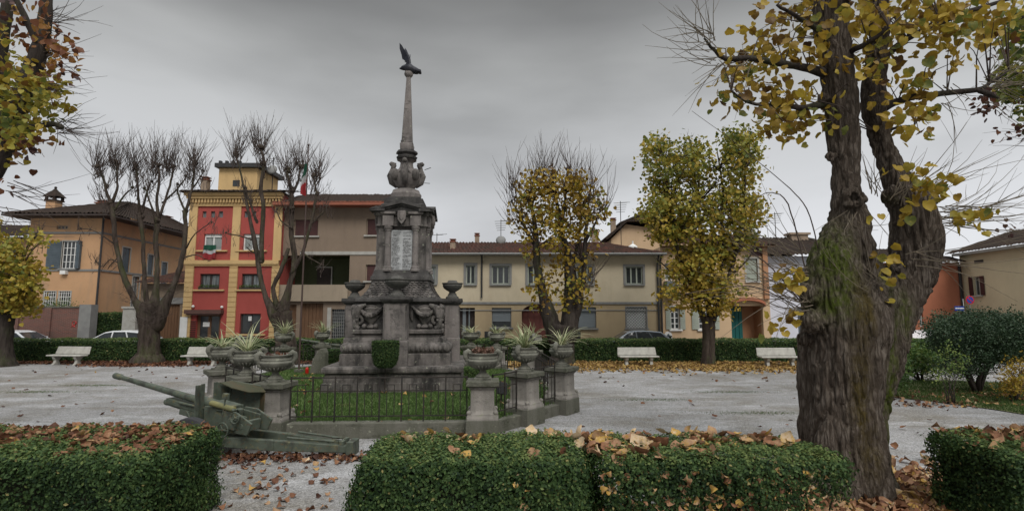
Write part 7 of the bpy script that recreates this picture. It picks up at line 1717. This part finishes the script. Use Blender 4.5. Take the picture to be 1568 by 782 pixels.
crown(troot, 'lower_leaves', [(1425, 280, 30, 18, 2.0), (1400, 262, 22, 10, .8), (1345, 340, 10, 12, .3), (1360, 400, 12, 34, .9), (1205, 425, 26, 20, 1.4), (1205, 495, 24, 14, .9), (1345, 260, 10, 8, .15), (1485, 335, 26, 12, .7), (1390, 320, 18, 8, .3), (1350, 460, 10, 10, .2), (1180, 480, 14, 14, .3)], YT, 50, 3.4, .13, .66, .12, 'leafyellow', 62, 0, dy=(-.9, -.3), hang=1.2, cl=.09, tpl=LIME)

# ------------------------------------------------------------------ trees standing just outside the frame, their boughs reaching in
YA = 8.6
t = thing('lime_tree', 'lime tree outside the left edge, its leafy boughs reaching into the top left', 'tree', (-10.6, YA, 0)); b = MB()
b.tube([(-10.6, YA, -.05), (-10.6, YA, .4), (-10.55, YA, 1.5), (-10.4, YA, 2.7)], [.75, .55, .5, .55], 16, jit=.05)
def limb2(pts, Y=YA): 
    w = [(*P(px, py, Y + dy), r) for px, py, dy, r in pts]; c = curve_pts(w, 5); b.tube([q[:3] for q in c], [q[3] for q in c], 10, jit=.07)
limb2([(-190, 470, 0, .45), (-120, 380, 0, .3), (-60, 320, 0, .22), (-15, 270, 0, .15), (10, 215, 0, .13), (25, 170, 0, .13), (45, 120, 0, .14), (62, 70, 0, .12), (70, 20, 0, .1), (72, -60, 0, .07)])
limb2([(10, 215, 0, .12), (2, 150, .1, .12), (0, 90, .2, .11), (8, 30, .2, .09), (20, -50, .2, .07)]); limb2([(20, 190, 0, .07), (50, 195, -.2, .05), (80, 190, -.3, .045), (96, 196, -.3, .03)]); limb2([(62, 75, 0, .06), (40, 30, -.2, .05), (20, -10, -.3, .04)]); limb2([(-190, 470, 0, .3), (-200, 250, .3, .2), (-160, 50, .3, .12)])
b.build('trunk', mt['barkdark'], t, smooth=True); b = MB()
def spray2(px, py, n, L, a0, a1, Y=YA, r0=.007):
    for k in range(n):
        p = P(px + rr.uniform(-12, 12), py + rr.uniform(-14, 14), Y + rr.uniform(-.3, .3)); a = R(rr.uniform(a0, a1)); d = Vector((math.cos(a), rr.uniform(-.4, .4), math.sin(a))).normalized(); l = L * rr.uniform(.4, 1.1); pts = [p]
        bend = Vector((rr.uniform(-.12, .12), rr.uniform(-.1, .1), rr.uniform(-.16, .14)))
        for i in range(4): d = (d + bend + Vector((rr.uniform(-.08, .08), rr.uniform(-.08, .08), rr.uniform(-.07, .09)))).normalized(); p = p + d * l / 4; pts.append(p)
        b.tube(pts, [r0 * (1 - .18 * i) for i in range(5)], 4, cap=False)
spray2(95, 192, 26, .9, -50, 35); spray2(72, 30, 22, .9, -25, 60); spray2(70, 90, 16, .9, -30, 40); spray2(20, 290, 12, 1.4, -30, 10); spray2(0, 330, 10, 1.3, -40, 0); spray2(60, 130, 12, .9, -40, 30); b.build('twigs', mt['twig'], t, smooth=True)
crown(t, 'crown', [(40, 130, 50, 50, 3), (28, 175, 48, 42, 3), (62, 150, 42, 40, 1.6), (10, 215, 32, 26, 1.4), (15, 60, 40, 50, 1.2), (-40, 150, 40, 90, 1.5)], YA, 165, 10, .10, .40, .2, 'leafolive', 71, 0, dy=(-1, 1), hang=1, cl=.12)
crown(t, 'brown_leaves', [(92, 75, 28, 40, 2.2), (60, 40, 50, 45, 2), (45, 215, 50, 16, 1.3), (80, 130, 30, 30, .5), (5, 285, 10, 25, .4), (25, 20, 30, 30, 1), (12, 230, 40, 14, .6)], YA, 60, 5, .11, .42, .2, 'leafbrown', 72, 0, dy=(-.8, .6), hang=1, cl=.12)
YB = 10.5
t = thing('lime_tree', 'lime tree outside the right edge, its dark leaves hanging at the top right', 'tree', (13.2, YB, 0)); b = MB()
b.tube([(13.2, YB, -.05), (13.2, YB, .4), (13.1, YB, 1.5), (12.9, YB, 3)], [.7, .5, .45, .5], 16, jit=.05)
limb2([(1760, 420, 0, .35), (1740, 250, 0, .25), (1680, 120, 0, .18), (1620, 60, 0, .12), (1570, 30, 0, .07), (1540, 20, 0, .03)], YB); limb2([(1700, 160, 0, .12), (1640, 140, 0, .08), (1590, 120, 0, .05), (1556, 110, 0, .02)], YB)
b.build('trunk', mt['barkdark'], t, smooth=True); b = MB(); spray2(1570, 40, 14, 1, 130, 230, YB); spray2(1580, 120, 18, 1, 150, 250, YB); spray2(1590, 210, 14, .9, 140, 220, YB); b.build('twigs', mt['twig'], t, smooth=True)
crown(t, 'crown', [(1562, 50, 24, 50, 2), (1552, 125, 22, 34, 1.2), (1590, 100, 40, 90, 3), (1640, 120, 60, 110, 4)], YB, 190, 9, .125, .72, .14, 'leafolive', 73, 0, dy=(-1, 1), hang=1, cl=.14)
crown(t, 'brown_leaves', [(1525, 160, 26, 16, 1.2), (1510, 150, 20, 10, .8), (1550, 205, 16, 16, .8), (1536, 60, 14, 30, .4), (1555, 345, 10, 6, .2)], YB, 32, 4, .12, .12, .1, 'leafbrown', 74, 0, dy=(-.8, .6), hang=1, cl=.12)

# ------------------------------------------------------------------ shrubs on the right-hand lawn
def shrub(name, label, Y, base, blobs, ncl, per, leaf, tone, mat, seed, stems, cl=.12, tpl=OVAL, dy=(-.7, .7), cat='shrub', r=.05):
    g0 = G(*base); t = thing(name, label, cat, (g0.x, Y, 0)); b = MB(); rr = random.Random(seed)
    for (px, py) in stems:
        p0 = P(base[0] + rr.uniform(-6, 6), base[1], Y); p0.z = -.02; p1 = P(px, py, Y + rr.uniform(-.2, .2)); b.tube([p0, p0.lerp(p1, .4) + Vector((rr.uniform(-.08, .08), 0, .05)), p1], [r, r * .75, r * .35], 8, jit=.08)
        for k in range(5):
            q = p1 + Vector((rr.uniform(-.5, .5), rr.uniform(-.3, .3), rr.uniform(.1, .6))); b.tube([p1, p1.lerp(q, .5), q], [r * .3, r * .2, r * .08], 5, cap=False)
    b.build('stems', mt['barkdark'], t, smooth=True); crown(t, 'foliage', blobs, Y, ncl, per, leaf, tone, .16, mat, seed, 0, tpl=tpl, dy=dy, hang=.1, cl=cl); return t
shrub('yew', 'broad flat-topped dark green yew on the right lawn', 16.6, (1493, 599), [(1490, 510, 70, 32, 3), (1545, 515, 55, 36, 2.4), (1446, 508, 32, 28, 1.2), (1500, 545, 55, 26, 1.6), (1590, 520, 40, 36, 1.2), (1470, 560, 34, 16, .6), (1515, 490, 60, 14, 1)], 900, 42, .07, .42, 'leafyew', 81, [(1480, 555), (1500, 550), (1512, 552), (1530, 535), (1462, 540)], .13, dy=(-1.3, 1.3), r=.075)
shrub('rhododendron', 'light green leafy bush behind the grass, right of the huge trunk', 19.4, (1412, 583), [(1400, 545, 34, 22, 2.5), (1425, 560, 24, 14, 1), (1380, 560, 18, 16, .8)], 190, 20, .11, .55, 'leafshrub', 82, [(1400, 560), (1418, 555), (1385, 562)], .14, r=.05)
shrub('rhododendron', 'dark green bush pressed against the right flank of the huge trunk', 15.8, (1368, 606), [(1372, 572, 17, 24, 2), (1362, 555, 14, 20, 1)], 110, 20, .09, .35, 'leafshrub', 83, [(1370, 580)], .12, r=.04)
shrub('sapling', 'spindly little shrub with pale leaves in front of the dark yew', 14.6, (1457, 613), [(1455, 560, 22, 18, 1.5), (1470, 550, 16, 10, .6), (1450, 535, 10, 10, .3), (1440, 575, 18, 10, .5)], 60, 8, .07, .8, 'leafshrub', 84, [(1455, 570), (1462, 575), (1448, 575), (1468, 565), (1440, 568)], .1, dy=(-.3, .3), r=.018)
shrub('autumn_shrub', 'yellow and orange shrub on the grass at the right edge', 14.9, (1552, 606), [(1556, 575, 26, 24, 2), (1545, 590, 20, 14, 1), (1580, 570, 26, 30, 1.4)], 130, 12, .08, .45, 'leafyellow', 85, [(1550, 580), (1560, 575), (1570, 580)], .12, dy=(-.6, .6), r=.03)

# ------------------------------------------------------------------ leaves on the ground, grass
def in_poly(x, y, poly):
    c = np.zeros(len(x), bool); n = len(poly); j = n - 1
    for i in range(n):
        xi, yi = poly[i]; xj, yj = poly[j]; c ^= ((yi > y) != (yj > y)) & (x < (xj - xi) * (y - yi) / (yj - yi + 1e-12) + xi); j = i
    return c
def ground_leaves(label, cx, cy, sx, sy, n, size, mu, sd_, mat='litter', uniform=False, z=.012, cut=True, clump=0):
    if uniform: x = RNG.uniform(cx - sx, cx + sx, n); y = RNG.uniform(cy - sy, cy + sy, n)
    else: x = RNG.normal(cx, sx, n); y = RNG.normal(cy, sy, n)
    if clump: k = wav(x * 1.3, y * 2.2, x * 0, clump) + RNG.normal(0, .25, n) > .15; x, y = x[k], y[k]
    if cut:
        k = ~in_poly(x, y, poly); x, y = x[k], y[k]
    n = len(x); p = np.stack([x, y, z + RNG.uniform(0, .03, n)], 1); return scatter_litter('fallen_leaves', label, p, size * RNG.uniform(.6, 1.25, n), np.clip(RNG.normal(mu, sd_, n), 0, 1), mat, tilt=.35)
ground_leaves('thick yellow leaves under the olive-green tree', P(1095, 550, 25).x, 24.6, 3.8, 1.2, 4200, .13, .45, .2, 'litteryellow')
ground_leaves('yellow leaves spread round the yellow-leaved tree', P(880, 550, 25).x, 24.9, 2.6, 1.0, 2200, .13, .45, .2, 'litteryellow')
ground_leaves('yellow leaves strewn along the right-hand hedge', 8.0, 25.0, 9.0, 1.2, 1500, .12, .3, .25, 'litteryellow', True, clump=4)
ground_leaves('brown leaves heaped along the left-hand hedge', -17.5, 26.1, 9.5, .6, 3600, .12, .2, .15, 'litter', True)
ground_leaves('brown leaf heap round the bare tree foot', P(225, 552, 25.5).x, 25.3, 1.3, .45, 1600, .12, .22, .15)
ground_leaves('sparse brown leaves across the gravel court', 0, 17, 24, 9.5, 1500, .10, .25, .2, 'litter', True, clump=2)
ground_leaves('leaves scattered on the gravel path before the gun', -3.2, 7.9, 1.5, 1.6, 140, .09, .45, .28, 'litter', True)
ground_leaves('brown leaves banked under the gun trail', -4.0, 9.3, 1.1, .18, 300, .09, .2, .18)
ground_leaves('thick brown and yellow leaves round the huge trunk', 5.9, 7.2, 2.2, .8, 3400, .15, .6, .25, 'litter')
ground_leaves('leaves scattered on the right-hand grass', 14.5, 15.6, 5, 1.6, 700, .11, .4, .25, 'litter', True)
ground_leaves('leaves under the leggy hedge', 2.9, 6.2, 2.6, .8, 1200, .13, .62, .25, 'litter', True)
x = RNG.uniform(-9, 1, 160); y = RNG.uniform(10.8, 21, 160); k = in_poly(x, y, poly); scatter_litter('fallen_leaves', 'few leaves on the memorial lawn', np.stack([x[k], y[k], np.full(k.sum(), ML + .03)], 1), .11, RNG.uniform(.2, 1, k.sum()))
def grass(label, poly_, n, z, ln, tone, seed):
    g = np.random.default_rng(seed); xs = [q[0] for q in poly_]; ys = [q[1] for q in poly_]; y = min(ys) + (max(ys) - min(ys)) * g.uniform(0, 1, n) ** 1.5; x = g.uniform(min(xs), max(xs), n); k = in_poly(x, y, poly_); x, y = x[k], y[k]; n = len(x)
    d = g.normal(0, .45, (n, 3)); d[:, 2] = 1; o = leaf_mesh('grass', np.stack([x, y, np.full(n, z)], 1), g.normal(size=(n, 3)) * np.array([1, 1, .1]), d, ln * g.uniform(.5, 1.2, n), np.clip(g.normal(tone, .2, n), 0, 1), (BLADE[0] * np.array([2.2, 1, 1]), BLADE[1]), mt['grassblade']); tag(o, label, 'grass', None, 'stuff')
grass('short green grass inside the memorial railings', poly, 90000, ML, .075, .45, 91)
grass('thin grass on the lawn under the dark yew', lawn_r, 60000, .02, .08, .5, 92)
wp = [(G(880 + 60 * i, 590 + 8 * math.sin(i)).x, G(880, 590).y) for i in range(3)]
for i, (px, py) in enumerate(((990, 612), (1155, 632), (1120, 600), (60, 600), (150, 590))):
    q = G(px, py); n = 700; x = RNG.normal(q.x, .7, n); y = RNG.normal(q.y, .12, n); o = leaf_mesh('grass', np.stack([x, y, np.zeros(n)], 1), rnd_dirs(n) * np.array([1, 1, .1]), RNG.normal(0, .5, (n, 3)) + np.array([0, 0, 1]), .035, RNG.uniform(.3, 1, n), (BLADE[0] * np.array([2.5, 1, 1]), BLADE[1]), mt['grassblade'])
    tag(o, ('weedy green tuft in the gravel before the left end of the right court', 'weedy strip in the gravel near the huge trunk', 'weedy strip in the gravel under the olive-green tree', 'weedy strip in the gravel before the leftmost bench', 'weedy strip in the gravel left of the bare tree')[i], 'grass', None, 'stuff')
